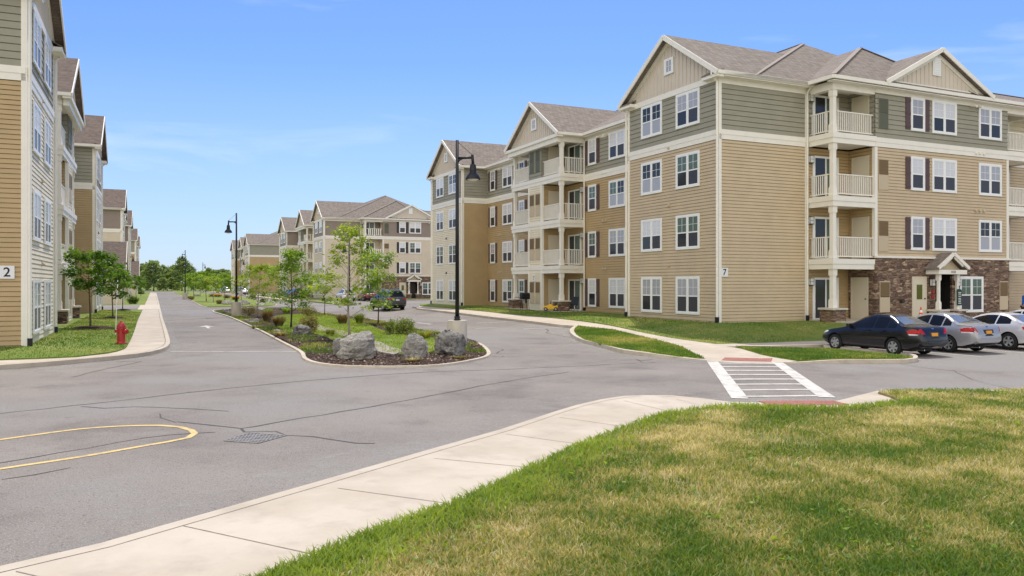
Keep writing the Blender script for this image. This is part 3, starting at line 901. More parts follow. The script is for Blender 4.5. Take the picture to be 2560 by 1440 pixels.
class Bld:
    def __init__(self, C, ang, s, zb, pal, label, group=None, detail=2, seed=1):
        self.s, self.pal, self.det = s, pal, detail
        self.rnd = random.Random(seed)
        self.root = empty("apartment_building", (C[0], C[1], zb), ang, label, "apartment building", group)
        self.fn = (lambda a, b, z: (b, a, z)) if s > 0 else (lambda a, b, z: (-b, a, z))
        self.acc = {}
    def mb(self): return MB(self.fn, self.s < 0)
    def A(self, key):
        if key not in self.acc: self.acc[key] = self.mb()
        return self.acc[key]
    def put(self, name, mesh, a, b, z, face, parent=None, lift=0.0):
        o = link(name, mesh, parent or self.root)
        n = DIRS[face]
        nx, ny = (n[1], n[0]) if self.s > 0 else (-n[1], n[0])
        p = self.fn(a + n[0] * lift, b + n[1] * lift, z)
        o.location = p
        o.rotation_euler = (0, 0, math.atan2(nx, -ny))
        return o
    def window(self, kind, a, b, z, face, hgt=1.73, style=None):
        fm, lo, up, cache = win_mesh(kind, hgt)
        o = self.put("window", fm, a, b, z, face, lift=0.03)
        r = self.rnd.random()
        st = style or ('blindlit' if r < .55 else 'blindgrey' if r < .82 else 'panegreen' if r < .94 else 'pane')
        for i, b_ in enumerate(lo):
            s3 = 'blindgrey' if r > .93 else 'pane' if self.rnd.random() < .2 else 'panescreen'
            k = ('lo', i, s3)
            if k not in cache: cache[k] = b_.mesh("pane", M[s3])
            link("pane", cache[k], o)
        for i, b_ in enumerate(up):
            s2 = st if self.rnd.random() > .12 else 'panegreen'
            k = ('up', i, s2)
            nm = "blind" if s2.startswith('blind') else "pane"
            if k not in cache: cache[k] = b_.mesh(nm, M[s2])
            link(nm, cache[k], o)
        return o
    def siding(self, key, a0, b0, a1, b1, z0, z1, face, course=0.16, step=0.028):
        """lap siding as real courses; a*,b* are the two ends of the wall foot"""
        mb = self.mb()
        n = DIRS[face]
        k = max(1, round((z1 - z0) / course)); c = (z1 - z0) / k
        P, fs = [], []
        g = .022 if self.det > 1 else .010
        if self.det < 2: step *= .5
        for i in range(k):
            za, zb_ = z0 + i * c, z0 + (i + 1) * c
            for (e, z) in ((-.03, za), (step, za), (.010, zb_ - g), (-.03, zb_ - g * .8)):
                P.append((a0 + n[0] * e, b0 + n[1] * e, z)); P.append((a1 + n[0] * e, b1 + n[1] * e, z))
            q = i * 8
            fs += [(q, q + 1, q + 3, q + 2), (q + 2, q + 3, q + 5, q + 4), (q + 4, q + 5, q + 7, q + 6)]
            if i < k - 1: fs.append((q + 6, q + 7, q + 9, q + 8))
        mb.add(P, fs)
        mb.build(key[0], M[key[1]], self.root)
    def wall(self, a0, b0, a1, b1, face, low, z0=-0.6, z1=11.75, up=None, ext=(0, 0), belt=True, lo_to=8.62):
        """one wall plane: siding below, belt, shingle courses above"""
        up = up or self.pal['up']
        if z0 < lo_to: self.siding(('lower_siding', low), a0, b0, a1, b1, z0, lo_to, face)
        self.siding(('upper_siding', up), a0, b0, a1, b1, 9.08, z1, face, 0.24, 0.03)
        if belt: self.band(a0, b0, a1, b1, face, 8.62, 9.08, ext)
    def band(self, a0, b0, a1, b1, face, z0, z1, ext=(0, 0), t=0.05):
        n = DIRS[face]; mb = self.mb()
        d = Vector((a1 - a0, b1 - b0)).normalized()
        a0, b0, a1, b1 = a0 - d.x * ext[0], b0 - d.y * ext[0], a1 + d.x * ext[1], b1 + d.y * ext[1]
        zm = (z0 + z1) / 2
        for (q0, q1, tt) in ((z0, zm, t), (zm, z1, t + 0.02)):
            if n[0]: mb.box(a0, a0 + n[0] * tt, b0, b1, q0, q1)
            else: mb.box(a0, a1, b0, b0 + n[1] * tt, q0, q1)
        mb.build("belt_trim", M['trim'], self.root)
    def post(self, a, b, fa, fb, z0=-0.6, z1=11.6, w_=0.13, t=0.05):
        """corner board: fa, fb = directions outward along a and b"""
        mb = self.mb()
        mb.box(a - fa * w_, a + fa * t, b, b + fb * t, z0, z1)
        mb.box(a, a + fa * t, b - fb * w_, b, z0, z1)
        mb.build("corner_board", M['trim'], self.root)
    def downspout(self, a, b, z0=-0.5, z1=11.5, out=(0, 0)):
        mb = self.mb()
        mb.tube([(a + out[0], b + out[1], z1 + .25), (a + out[0], b + out[1], z1 + .1), (a, b, z1 - .2), (a, b, 0.25)], 0.055, 6)
        mb.build("downspout", M['trim'], self.root)
        m2 = self.mb(); m2.box(a - .07, a + .07, b - .07, b + .07, -.1, .25); m2.build("drain_boot", M['black'], self.root)
    def shutters(self, a, b, z, face, hgt, gap=1.03, wid=0.34):
        m = M[self.pal['shutter']]
        key = ("shutter", hgt, self.pal['shutter'])
        if key not in WCACHE:
            s = MB(); s.box(-wid / 2, wid / 2, -0.035, 0, 0, hgt)
            for q in (0.16, hgt / 2, hgt - 0.16): s.box(-wid / 2, wid / 2, -0.052, -0.035, q - .05, q + .05)
            WCACHE[key] = s.mesh("shutter", m)
        for e in (-1, 1):
            d = e * (gap / 2 + wid / 2 + 0.02)
            if face in ('A', 'A2'): self.put("shutter", WCACHE[key], a + d, b, z, face, lift=0.024)
            else: self.put("shutter", WCACHE[key], a, b + d, z, face, lift=0.024)
    def vent(self, a, b, z, face, m='panel', n=1):
        key = ("vent_hood", m)
        if key not in WCACHE:
            v = MB(); v.box(-.09, .09, -.025, 0, -.09, .09)
            v.add([(-.07, 0, .07), (.07, 0, .07), (.07, -.11, -.03), (-.07, -.11, -.03), (-.07, 0, -.05), (.07, 0, -.05), (.07, -.11, -.06), (-.07, -.11, -.06)], [(0, 3, 2, 1), (3, 7, 6, 2), (0, 4, 7, 3), (1, 2, 6, 5)])
            WCACHE[key] = v.mesh("vent_hood", M[m])
        for i in range(n):
            d = i * 0.32
            if face in ('A', 'A2'): self.put("vent_hood", WCACHE[key], a + d, b, z, face, lift=.02)
            else: self.put("vent_hood", WCACHE[key], a, b + d, z, face, lift=.02)
    def rail(self, a0, b0, a1, b1, z, solid=False):
        mb = self.mb(); n = Vector((a1 - a0, b1 - b0)); L = n.length; n.normalize()
        mb.beam((a0, b0, z + 1.04), (a1, b1, z + 1.04), .075, .05); mb.beam((a0, b0, z + .10), (a1, b1, z + .10), .06, .05)
        k = max(2, int(L / (0.125 if self.det > 1 else 0.3)))
        wd = 0.04 if self.det > 1 else 0.12
        for i in range(1, k):
            p = (a0 + n.x * L * i / k, b0 + n.y * L * i / k)
            mb.box(p[0] - wd / 2, p[0] + wd / 2, p[1] - wd / 2, p[1] + wd / 2, z + .12, z + 1.02)
        mb.build("railing", M['trim'], self.root)
    def column(self, a, b, z0, z1, r=0.108):
        mb = self.mb()
        for (d, q0, q1) in ((0, z0 + .42, z1 - .34), (.035, z0, z0 + .36), (.02, z0 + .36, z0 + .42), (.035, z1 - .3, z1), (.02, z1 - .34, z1 - .3)):
            mb.box(a - r - d, a + r + d, b - r - d, b + r + d, q0, q1)
        mb.build("column", M['trim'], self.root)
    def pier(self, a, b, z0, z1, r=.4):
        mb = self.mb(); mb.box(a - r, a + r, b - r, b + r, z0, z1)
        mb.build("stone_pier", M['stone'], self.root)
        m2 = self.mb(); m2.box(a - r - .07, a + r + .07, b - r - .07, b + r + .07, z1, z1 + .10)
        m2.build("pier_cap", M['cap'], self.root, bevel=.015)
    def sliding(self, a, b, z, face, wd=1.75, hgt=2.1):
        key = ("sliding_door", wd, hgt)
        if key not in WCACHE:
            f = MB(); h = wd / 2
            f.box(-h, -h + .1, -.06, 0, 0, hgt); f.box(h - .1, h, -.06, 0, 0, hgt); f.box(-h + .1, h - .1, -.06, 0, hgt - .1, hgt); f.box(-h + .1, h - .1, -.06, 0, 0, .06)
            f.box(-.04, .04, -.05, 0, .06, hgt - .1); f.box(-h + .1, -h + .16, -.045, 0, .06, hgt - .1); f.box(h - .16, h - .1, -.045, 0, .06, hgt - .1)
            g1 = MB(); g1.box(-h + .16, -.04, -.03, -.005, .06, hgt - .1)
            g2 = MB(); g2.box(.04, h - .16, -.03, -.005, .06, hgt - .1)
            WCACHE[key] = (f.mesh("sliding_door", M['white']), g1.mesh("pane", M['pane']), g2.mesh("pane", M['panegreen']))
        f, g1, g2 = WCACHE[key]
        o = self.put("sliding_door", f, a, b, z, face, lift=.022)
        link("pane", g1, o); link("pane", g2, o)
    def pdoor(self, a, b, z, face, m='door', wd=.95, hgt=2.05, glass=False):
        key = ("storage_door" if not glass else "service_door", m, wd)
        if key not in WCACHE:
            f = MB(); h = wd / 2
            f.box(-h - .06, -h, -.04, 0, 0, hgt + .06); f.box(h, h + .06, -.04, 0, 0, hgt + .06); f.box(-h, h, -.04, 0, hgt, hgt + .06); f.box(-h, h, -.025, 0, .01, hgt)
            kb = MB(); kb.box(h - .12, h - .06, -.07, -.025, 1.0, 1.06)
            gm_ = None
            if glass:
                g = MB(); g.box(-.20, .20, -.04, -.025, 1.0, 1.75); gm_ = g.mesh("pane", glass_mat("wired_glass", srgb(84, 88, 40)))
            WCACHE[key] = (f.mesh(key[0], M[m]), kb.mesh("handle", M['bronze']), gm_)
        f, kb, g = WCACHE[key]
        o = self.put(key[0], f, a, b, z, face, lift=.022)
        link("handle", kb, o)
        if g: link("pane", g, o)
    def lamp(self, a, b, z, face):
        key = ("wall_lamp",)
        if key not in WCACHE:
            f = MB(); f.box(-.13, .13, -.03, 0, -.19, .19); f.box(-.13, .13, -.16, -.03, .165, .19); f.box(-.13, .13, -.16, -.03, -.19, -.165)
            for x in (-.13, .118): f.box(x, x + .012, -.16, -.148, -.165, .165)
            f.box(-.118, .118, -.162, -.15, -.006, .006)
            g = MB(); g.box(-.116, .116, -.147, -.03, -.163, .163)
            WCACHE[key] = (f.mesh("wall_lamp", M['bronze']), g.mesh("lamp_glass", M['lampglass']))
        f, g = WCACHE[key]
        o = self.put("wall_lamp", f, a, b, z, face, lift=.02); link("lamp_glass", g, o)
    def grille(self, a, b, z, face, top='grillebrown', bottom='panel', wd=.66, hgt=1.5):
        key = ("air_grille", top, bottom, wd)
        if key not in WCACHE:
            f = MB(); h = wd / 2
            f.box(-h, h, -.03, 0, hgt * .52, hgt, 0); f.box(-h, h, -.03, 0, 0, hgt * .5, 1)
            f.box(-h - .03, h + .03, -.04, 0, hgt, hgt + .05, 2)
            for i in range(9): f.box(-h + .02, h - .02, -.042, -.03, hgt * .54 + i * hgt * .05, hgt * .54 + i * hgt * .05 + .03, 0)
            f.box(-h - .02, -h, -.035, 0, 0, hgt, 2); f.box(h, h + .02, -.035, 0, 0, hgt, 2)
            WCACHE[key] = f.mesh("air_grille", [M[top], M[bottom], M['panel'] if top != 'grillesage' else M['sage']])
        self.put("air_grille", WCACHE[key], a, b, z, face, lift=.022)
    def number(self, s, a, b, z, face, size=.42):
        key = ("number_sign", s, size)
        if key not in WCACHE:
            f = MB(); h = size * .5; f.box(-h, h, -.03, 0, -h, h)
            WCACHE[key] = (f.mesh("number_sign", M['signwhite']), text_mesh(s, size * 1.0, M['ink']))
        f, t = WCACHE[key]
        o = self.put("number_sign", f, a, b, z, face, lift=.024)
        q = link("number", t, o); q.location = (0, -.033, -.01); q.rotation_euler = (R(90), 0, 0)
    def flush(self):
        for (nm, m), mb in self.acc.items():
            mb.build(nm, M[m], self.root)
        self.acc = {}
    # ---------------- roofs
    def slab(self, key, pts, t=.16, mb=None):
        mb = mb or self.A(key)
        n = len(pts)
        P = [tuple(p) for p in pts] + [(p[0], p[1], p[2] - t) for p in pts]
        fs = [tuple(range(n)), tuple(range(n, 2 * n))[::-1]] + [(i, n + i, n + (i + 1) % n, (i + 1) % n) for i in range(n)]
        mb.add(P, fs)
    def gutter(self, p, q, z=11.66):
        """fascia and gutter along an eave, with the soffit behind it"""
        g = self.mb(); g.beam((p[0], p[1], z), (q[0], q[1], z), .13, .17); g.build("gutter", M['trim'], self.root)
    def gable_roof(self, a0, a1, bf, bb, ze=11.75, rise=2.78, oh=.42, zw=11.75, vent=False, returns=True):
        """gable facing the boulevard: ridge along b from bf (front wall) to bb"""
        am = (a0 + a1) / 2; zr_ = ze + rise
        f = bf - oh
        S = ('roof', self.pal['roof']); RM = self.mb()
        e0, e1 = a0 - oh, a1 + oh
        self.slab(S, [(e0, f, ze), (am, f, zr_), (am, bb, zr_), (e0, bb, ze)], mb=RM)
        self.slab(S, [(am, f, zr_), (e1, f, ze), (e1, bb, ze), (am, bb, zr_)], mb=RM)
        # rake boards and the soffit strip behind them
        T = self.mb()
        for e in (e0, e1):
            T.beam((e, f - .03, ze - .13), (am, f - .03, zr_ - .13), .05, .24, up=(0, 1, 0) if False else (0, 0, 1))
        # gable wall with battens
        sl_ = rise / (am - e0)
        zt = lambda a: ze + (a - e0) * sl_ - .17 if a <= am else ze + (e1 - a) * sl_ - .17
        G = self.mb()
        y = bf - .02
        base = 11.62
        G.poly([(a0, y, base), (a1, y, base), (a1, y, zt(a1)), (am, y, zt(am)), (a0, y, zt(a0))])
        k = int((a1 - a0) / .3)
        for i in range(1, k):
            a = a0 + (a1 - a0) * i / k
            G.box(a - .03, a + .03, y - .03, y, base, zt(a) - .02)
        for (p, q) in (((a0, zt(a0)), (am, zt(am))), ((am, zt(am)), (a1, zt(a1)))):
            T.beam((p[0], y - .03, p[1] - .10), (q[0], y - .03, q[1] - .10), .06, .22)
        # frieze and cornice returns
        B = self.mb()
        B.box(a0, a1, y - .06, y - .005, 11.36, base + .02)
        if returns:
            for (x0, x1) in ((e0, a0 + .75), (a1 - .75, e1)):
                B.box(x0, x1, f, bf - .03, ze - .30, ze - .12)
                self.slab(S, [(x0, f - .03, ze - .10), (x1, f - .03, ze - .10), (x1, bf - .03, ze + .12), (x0, bf - .03, ze + .12)], .05, RM)
        else:
            B.box(e0, e1, f, bf - .03, ze - .30, ze - .10)
            B.box(a0 - .1, a1 + .1, bf - .30, bf - .03, ze - .62, ze - .30)
        self.window('small', am, y, 12.55 if not vent else 12.4, 'A', .82, 'blindgrey')
        for e in (e0, e1): self.gutter((e, f), (e, bb), ze - .10)
        # soffits
        for (x0, x1) in ((e0, a0), (a1, e1)):
            B.box(x0, x1, bf, bb, ze - .20, ze - .17)
        RM.build("gable_roof", M[self.pal['roof']], self.root); T.build("rake_board", M['trim'], self.root); G.build("gable_wall", M['batten'], self.root); B.build("cornice", M['trim'], self.root)
    def balcony_tower(self, a0, a1, bf, br, zs=3.05):
        """three open decks each side of a sided middle bay"""
        pm0, pm1 = a0 + 2.65, a1 - 2.85
        P = self.pal
        # middle bay
        self.siding(('lower_siding', P['mid']), pm0, bf, pm1, bf, -.5, 8.62, 'A'); self.siding(('upper_siding', P['up']), pm0, bf, pm1, bf, 9.08, 11.5, 'A', .24, .03)
        for (a, f, up) in ((pm0, 'B', 1), (pm1, 'B2', 1)):
            self.siding(('lower_siding', P['low']), a, bf, a, br, -.5, 8.62, f); self.siding(('upper_siding', P['up']), a, bf, a, br, 9.08, 11.6, f, .24, .03)
        for a, fa in ((pm0, -1), (pm1, 1)): self.post(a, bf, fa, -1, -.5, 8.6)
        # back wall of both decks
        for (x0, x1) in ((a0, pm0), (pm1, a1)):
            self.siding(('lower_siding', P['low']), x0, br - .01, x1, br - .01, -.5, 8.62, 'A'); self.siding(('upper_siding', P['up']), x0, br - .01, x1, br - .01, 9.08, 11.6, 'A', .24, .03)
        T = self.A(('trim', 'trim'))
        for k in range(4):
            zf = k * zs - .03
            if k:
                # deck: fascia in two steps round the tower
                for (z0, z1, e) in ((zf - .5, zf - .25, .02), (zf - .25, zf, .06)):
                    T.box(a0 - e, a1 + e, bf - e, bf + .14, z0, z1); T.box(a0 - e, a0 + .14, bf + .14, br, z0, z1); T.box(a1 - .14, a1 + e, bf + .14, br, z0, z1)
                T.box(a0 + .14, pm0, bf + .14, br, zf - .2, zf - .04); T.box(pm1, a1 - .14, bf + .14, br, zf - .2, zf - .04)
                T.box(a0 + .14, a1 - .14, bf + .14, br, zf - .44, zf - .41)
            top = (k + 1) * zs - .53 if k < 3 else 11.2
            z0 = zf + .02
            for (a, e) in ((a0 + .19, 1), (a1 - .19, -1)):
                if k == 0:
                    self.pier(a, bf + .19, -.5, .62); self.column(a, bf + .19, .72, top)
                else: self.column(a, bf + .19, z0, top)
            # thin posts where rails end at walls and middle bay
            if k:
                self.rail(a0 + .35, bf + .12, pm0 - .03, bf + .12, z0); self.rail(a0 + .12, bf + .35, a0 + .12, br - .03, z0)
                self.rail(pm1 + .03, bf + .12, a1 - .35, bf + .12, z0); self.rail(a1 - .12, bf + .35, a1 - .12, br - .03, z0)
            # near deck: sliding door on the back wall, store door on the partition
            self.sliding(a0 + 1.25, br - .01, zf + .05, 'A'); self.lamp(a0 + .2, br - .01, zf + 2.05, 'A')
            self.pdoor(pm0, (bf + br) / 2 + .1, zf + .05, 'B')
            self.sliding(a1 - 1.5, br - .01, zf + .05, 'A')
            tp, bt = ('grillesage', 'grillesage') if k == 3 else ('grillebrown', 'panel')
            self.grille(pm0 + .55, bf, zf + .45, 'A', tp, bt); self.grille(pm1 - .55, bf, zf + .45, 'A', tp, bt)
        T.box(a0, a1, bf, bf + .38, 11.2, 11.6); T.box(a0, a0 + .38, bf + .38, br, 11.2, 11.6); T.box(a1 - .38, a1, bf + .38, br, 11.2, 11.6)
        T.box(a0 + .38, a1 - .38, bf + .38, br, 11.52, 11.58)
    def boulevard_side(self, near_low, far_low, num=None):
        P = self.pal
        H1, H = 1.88, 1.73
        WZ = (.30, 3.52, 6.57, 9.61)
        rec = 2.3
        # near wing
        self.wall(0, 0, 7.6, 0, 'A', near_low); self.wall(7.6, 0, 7.6, rec, 'B2', P['low'])
        self.post(0, 0, -1, -1); self.post(7.6, 0, 1, -1)
        for a in (2.29, 5.37):
            for k, z in enumerate(WZ): self.window('double', a, 0, z, 'A', H1 if k == 0 else H)
        for k in (1, 2, 3): self.vent(3.85, 0, k * 3.05 - .27 if k < 3 else 8.78, 'A')
        # recesses
        for (x0, x1) in ((7.6, 16.4), (23.9, 32.8)):
            self.wall(x0, rec, x1, rec, 'A', P['low'])
            for k, z in enumerate(WZ):
                h = H1 if k == 0 else H
                self.window('double', x0 + 4.75, rec, z, 'A', h)
                for d in (2.1, 7.7):
                    if d == 7.7 and x0 < 10: d = 7.75
                    self.window('single', x0 + d, rec, z, 'A', h); self.shutters(x0 + d, rec, z + .05, 'A', h - .1)
            for k in (1, 2): self.vent(x0 + 6.1, rec, k * 3.05 - .27, 'A', n=2)
            self.vent(x0 + 6.1, rec, 8.9, 'A', 'trim', 2)
            self.gutter((x0 + .4, rec - .42), (x1 - .3, rec - .42))
            self.A(('trim', 'trim')).box(x0, x1, rec - .40, rec, 11.50, 11.54)
            self.A(('trim', 'trim')).box(x0, x1, rec - .03, rec - .004, 11.2, 11.5)
            for d in (5.9, 6.7, 2.6): self.A(('trim', 'trim')).tube([(x0 + d, rec, 11.30), (x0 + d, rec - .36, 11.22)], .07, 6)
        self.balcony_tower(16.4, 23.9, .45, rec)
        if num: self.number(num, 20.2, .45, 2.2, 'A', .40)
        # far wing
        self.wall(32.8, 0, 32.8, rec, 'B', P['low'])
        self.wall(32.8, 0, 40.4, 0, 'A', far_low); self.wall(40.4, 0, 40.4, 16, 'B2', P['low'])
        self.post(32.8, 0, -1, -1); self.post(40.4, 0, 1, -1)
        for a in (32.8 + 2.2, 32.8 + 5.4):
            for k, z in enumerate(WZ): self.window('double', a, 0, z, 'A', H1 if k == 0 else H)
        for k in (1, 2, 3): self.vent(36.6, 0, k * 3.05 - .27 if k < 3 else 8.78, 'A', 'bronze' if k < 3 else 'trim')
        self.wall(0, 16, 40.4, 16, 'A2', P['low'])
        self.gable_roof(0, 7.6, 0, 11); self.gable_roof(16.4, 23.9, .45, 11, returns=False); self.gable_roof(32.8, 40.4, 0, 11)
        self.downspout(-.02, -.12, out=(0, -.32)); self.downspout(7.72, -.1, out=(.3, -.3)); self.downspout(16.3, rec - .1, out=(0, -.3)); self.downspout(32.68, -.1, out=(-.3, -.3)); self.downspout(40.5, -.08, out=(.3, -.3))
    def spine(self, b1=19.9, a0=-.42, near_apex=(5.65, 10.9)):
        S = ('roof', self.pal['roof']); z0, zr_ = 11.75, 16.0
        bm_ = (1.88 + b1) / 2
        p = (near_apex[0], bm_, zr_); q = (34.5, bm_, zr_)
        c = [(a0, 1.88, z0), (40.8, 1.88, z0), (40.8, b1, z0), (a0, b1, z0)]
        self.slab(S, [c[0], p, q, c[1]]); self.slab(S, [c[2], q, p, c[3]]); self.slab(S, [c[3], p, c[0]]); self.slab(S, [c[1], q, c[2]])
        self.A(('ridge_cap', 'ridgecap')).beam(p, q, .24, .03)
        self.A(('ridge_cap', 'ridgecap')).beam(c[0], p, .24, .03)
        self.A(('trim', 'trim')).box(0.1, 40.3, 2.4, 15.9, 11.45, 11.5)
        # roof vents and pipes
    def parking_side(self, wall_m, fac_m, portico_text, full=True):
        """the end that looks over the parking: corner wall, open corner decks, stone foot, portico, front gable"""
        P = self.pal; T = lambda: self.A(('trim', 'trim'))
        self.wall(0, 0, 0, 5.5, 'B', wall_m, ext=(0, 0))
        self.post(0, 5.5, -1, 1)
        f0 = -1.6
        # deck bay b 5.55..8.4
        b0, b1 = 5.58, 8.4
        self.siding(('lower_siding', P['low']), 0.0, b0, 0.0, b1, -.5, 8.62, 'B'); self.siding(('upper_siding', P['up']), 0.0, b0, 0.0, b1, 9.08, 11.6, 'B', .24, .03)
        self.siding(('lower_siding', P['low']), f0, b1, 0, b1, 3.1, 8.62, 'A'); self.siding(('upper_siding', P['up']), f0, b1, 0, b1, 9.08, 11.6, 'A', .24, .03)
        self.A(('stone_facing', 'stone')).box(f0 - .08, 0, b1 - .06, b1, -.5, 3.0)
        for k in range(4):
            zf = k * 3.05 - .03
            if k:
                for (z0, z1, e) in ((zf - .5, zf - .25, .02), (zf - .25, zf, .06)):
                    T().box(f0 - e, f0 + .14, b0 - e, b1 + .05, z0, z1); T().box(f0 + .14, 0, b0 - e, b0 + .14, z0, z1)
                T().box(f0 + .14, 0, b0 + .14, b1, zf - .2, zf - .04); T().box(f0 + .14, 0, b0 + .14, b1, zf - .44, zf - .41)
            top = (k + 1) * 3.05 - .53 if k < 3 else 11.2
            if k == 0: self.pier(f0 + .19, b0 + .19, -.5, .55, .42); self.column(f0 + .19, b0 + .19, .65, top)
            else:
                self.column(f0 + .19, b0 + .19, zf + .02, top)
                self.rail(f0 + .12, b0 + .35, f0 + .12, b1 - .03, zf + .02); self.rail(f0 + .35, b0 + .12, -.03, b0 + .12, zf + .02)
            self.sliding(0.0, b0 + 1.15, zf + .05, 'B'); self.lamp(0.0, b0 + .12, zf + 1.95, 'B')
            self.pdoor(f0 + .85, b1 - (.06 if k == 0 else 0), zf + .05, 'A')
            tp, bt = ('grillesage', 'grillesage') if k == 3 else ('grillebrown', 'panel')
            self.grille(f0 - (.08 if k == 0 else 0), 8.95, zf + .42, 'B', tp, bt)
        T().box(f0, f0 + .34, b0, b1, 11.2, 11.6); T().box(f0 + .34, 0, b0, b0 + .34, 11.2, 11.6); T().box(f0 + .34, 0, b0 + .34, b1, 11.5, 11.56)
        # facade b 8.4..18.6
        e1 = 18.6
        self.siding(('lower_siding', fac_m), f0, b1, f0, e1, 3.2, 8.62, 'B'); self.siding(('upper_siding', P['up']), f0, b1, f0, e1, 9.08, 11.75, 'B', .24, .03)
        self.band(f0, b1, f0, e1, 'B', 8.62, 9.08); self.post(f0, b1, -1, -1, 3.2, 8.6); self.post(f0, e1, -1, 1, 3.2, 8.6)
        self.A(('stone_facing', 'stone')).box(f0 - .10, f0, b1 - .02, 12.68, -.6, 3.1); self.A(('stone_facing', 'stone')).box(f0 - .10, f0, 13.93, e1, -.6, 3.1); self.A(('stone_facing', 'stone')).box(f0 - .10, f0, 12.68, 13.93, 2.35, 3.1)
        T().box(f0 - .15, f0, b1 - .04, e1 + .02, 3.1, 3.2)
        WZ = (.30, 3.52, 6.57, 9.61); H1, H = 1.9, 1.73
        for k, z in enumerate(WZ):
            if k == 0:
                self.window('double', f0 - .09, 15.42, z, 'B', H1, 'panegreen'); continue
            self.window('single', f0, 11.41, z, 'B', H); self.shutters(f0, 11.41, z + .05, 'B', H - .1)
            self.window('double', f0, 13.42, z, 'B', H); self.window('double', f0, 17.08, z, 'B', H)
        self.vent(f0, 15.9, 5.75, 'B', 'panel', 3); self.vent(f0, 15.9, 8.82, 'B', 'trim', 3)
        for d in (15.55, 16.0): T().tube([(f0, d, 11.32), (f0 - .36, d, 11.22)], .07, 6)
        self.pdoor(f0 - .09, 11.42, 0.02, 'B', 'door', .95, 2.1, True)
        self.grille(f0 - .09, 18.1, .40, 'B')
        # portico
        pc = 13.0; q = f0 - .80
        d = self.mb(); d.box(f0 + .9, f0 + 1.0, 12.68, 13.93, -.3, 2.35); d.box(f0, f0 + .9, 12.66, 12.68, -.3, 2.35); d.box(f0, f0 + .9, 13.93, 13.95, -.3, 2.35); d.box(f0, f0 + .9, 12.68, 13.93, 2.35, 2.4)
        d.build("entrance_passage", M['dark'], self.root)
        ed = self.mb(); ed.box(f0 + .84, f0 + .89, 12.75, 13.86, -.1, 2.1); edo = ed.build("entrance_door", M['bronze'], self.root)
        pw = 1.06
        pr = self.mb()
        for (x0, x1) in ((pc - pw - .12, pc), (pc, pc + pw + .12)):
            za, zb2 = (2.62, 3.42) if x0 < pc - .5 else (3.42, 2.62)
            pr.add([(q - .12, x0, za), (q - .12, x1, zb2), (f0 - .1, x1, zb2), (f0 - .1, x0, za), (q - .12, x0, za - .09), (q - .12, x1, zb2 - .09), (f0 - .1, x1, zb2 - .09), (f0 - .1, x0, za - .09)], [(0, 1, 2, 3), (7, 6, 5, 4), (0, 4, 5, 1), (1, 5, 6, 2), (2, 6, 7, 3), (3, 7, 4, 0)])
        po = pr.build("portico_roof", M[P['roof']], self.root)
        g = self.mb()
        g.box(q - .06, q + .10, pc - pw, pc + pw, 2.30, 2.52); g.box(q + .10, f0 - .1, pc - pw, pc - pw + .15, 2.30, 2.52); g.box(q + .10, f0 - .1, pc + pw - .15, pc + pw, 2.30, 2.52)
        for (u, v) in ((-1, 1), (1, -1)):
            g.beam((q - .10, pc + u * (pw + .1), 2.60), (q - .10, pc, 3.34), .10, .16)
        g.beam((q - .05, pc - .75, 2.72), (q - .05, pc - .1, 3.15), .06, .10); g.beam((q - .05, pc + .75, 2.72), (q - .05, pc + .1, 3.15), .06, .10)
        g.build("portico_beam", M['trim'], self.root)
        gp_ = self.mb(); gp_.prism([(pc - pw + .05, 2.50), (pc + pw - .05, 2.50), (pc, 3.22)], 0, q + .25, q + .30); gp_.build("portico_gable", M['panel'], self.root)
        for u in (-.74, .66):
            self.pier(q + .22, pc + u, -.5, .40, .30); self.column(q + .22, pc + u, .50, 2.30, .06)
        if portico_text:
            t = text_mesh(portico_text, .17, M['ink'])
            o = self.put("house_number", t, q - .065, pc, 2.41, 'B'); o.rotation_euler = (R(90), 0, o.rotation_euler.z)
        for b in (12.32, 14.28): self.lamp(f0 - .10, b, 1.88, 'B')
        # next deck bay and the rest of the end
        c0, c1 = 18.62, 21.4
        self.siding(('lower_siding', fac_m), 0, c0, 0, 27, -.5, 8.62, 'B'); self.siding(('upper_siding', 'cream' if full else P['up']), 0, c0, 0, 27, 9.08, 11.75, 'B', .24, .03)
        self.siding(('lower_siding', P['low']), f0, e1, 0, e1, -.5, 8.62, 'A2'); self.siding(('upper_siding', P['up']), f0, e1, 0, e1, 9.08, 11.6, 'A2', .24, .03)
        for k in range(1, 4):
            zf = k * 3.05 - .03
            for (z0, z1, e) in ((zf - .5, zf - .25, .02), (zf - .25, zf, .06)):
                T().box(f0 - e, f0 + .14, c0, c1 + e, z0, z1); T().box(f0 + .14, 0, c1 - .14, c1 + e, z0, z1)
            T().box(f0 + .14, 0, c0, c1 - .14, zf - .2, zf - .04); T().box(f0 + .14, 0, c0, c1 - .14, zf - .44, zf - .41)
            self.rail(f0 + .12, c0 + .03, f0 + .12, c1 - .35, zf + .02); self.rail(f0 + .35, c1 - .12, -.03, c1 - .12, zf + .02)
            self.column(f0 + .19, c1 - .19, zf + .02, (k + 1) * 3.05 - .53 if k < 3 else 11.2)
        self.pier(f0 + .19, c1 - .19, -.5, .55, .42); self.column(f0 + .19, c1 - .19, .65, 2.52)
        T().box(f0, f0 + .34, c0, c1, 11.2, 11.6); T().box(f0 + .34, 0, c1 - .34, c1, 11.2, 11.6); T().box(f0 + .34, 0, c0, c1 - .34, 11.5, 11.56)
        for k in range(4):
            self.window('double' if k == 0 else 'single', 0, 19.75 if k == 0 else 20.6, WZ[k], 'B', H1 if k == 0 else H, 'panegreen' if k == 0 else None)
            self.window('double', 0, 24.2, WZ[k], 'B', H1 if k == 0 else H)
            if k: self.grille(0, 19.3, k * 3.05 + .4, 'B', 'grillebrown', 'grillebrown', .5, 1.0)
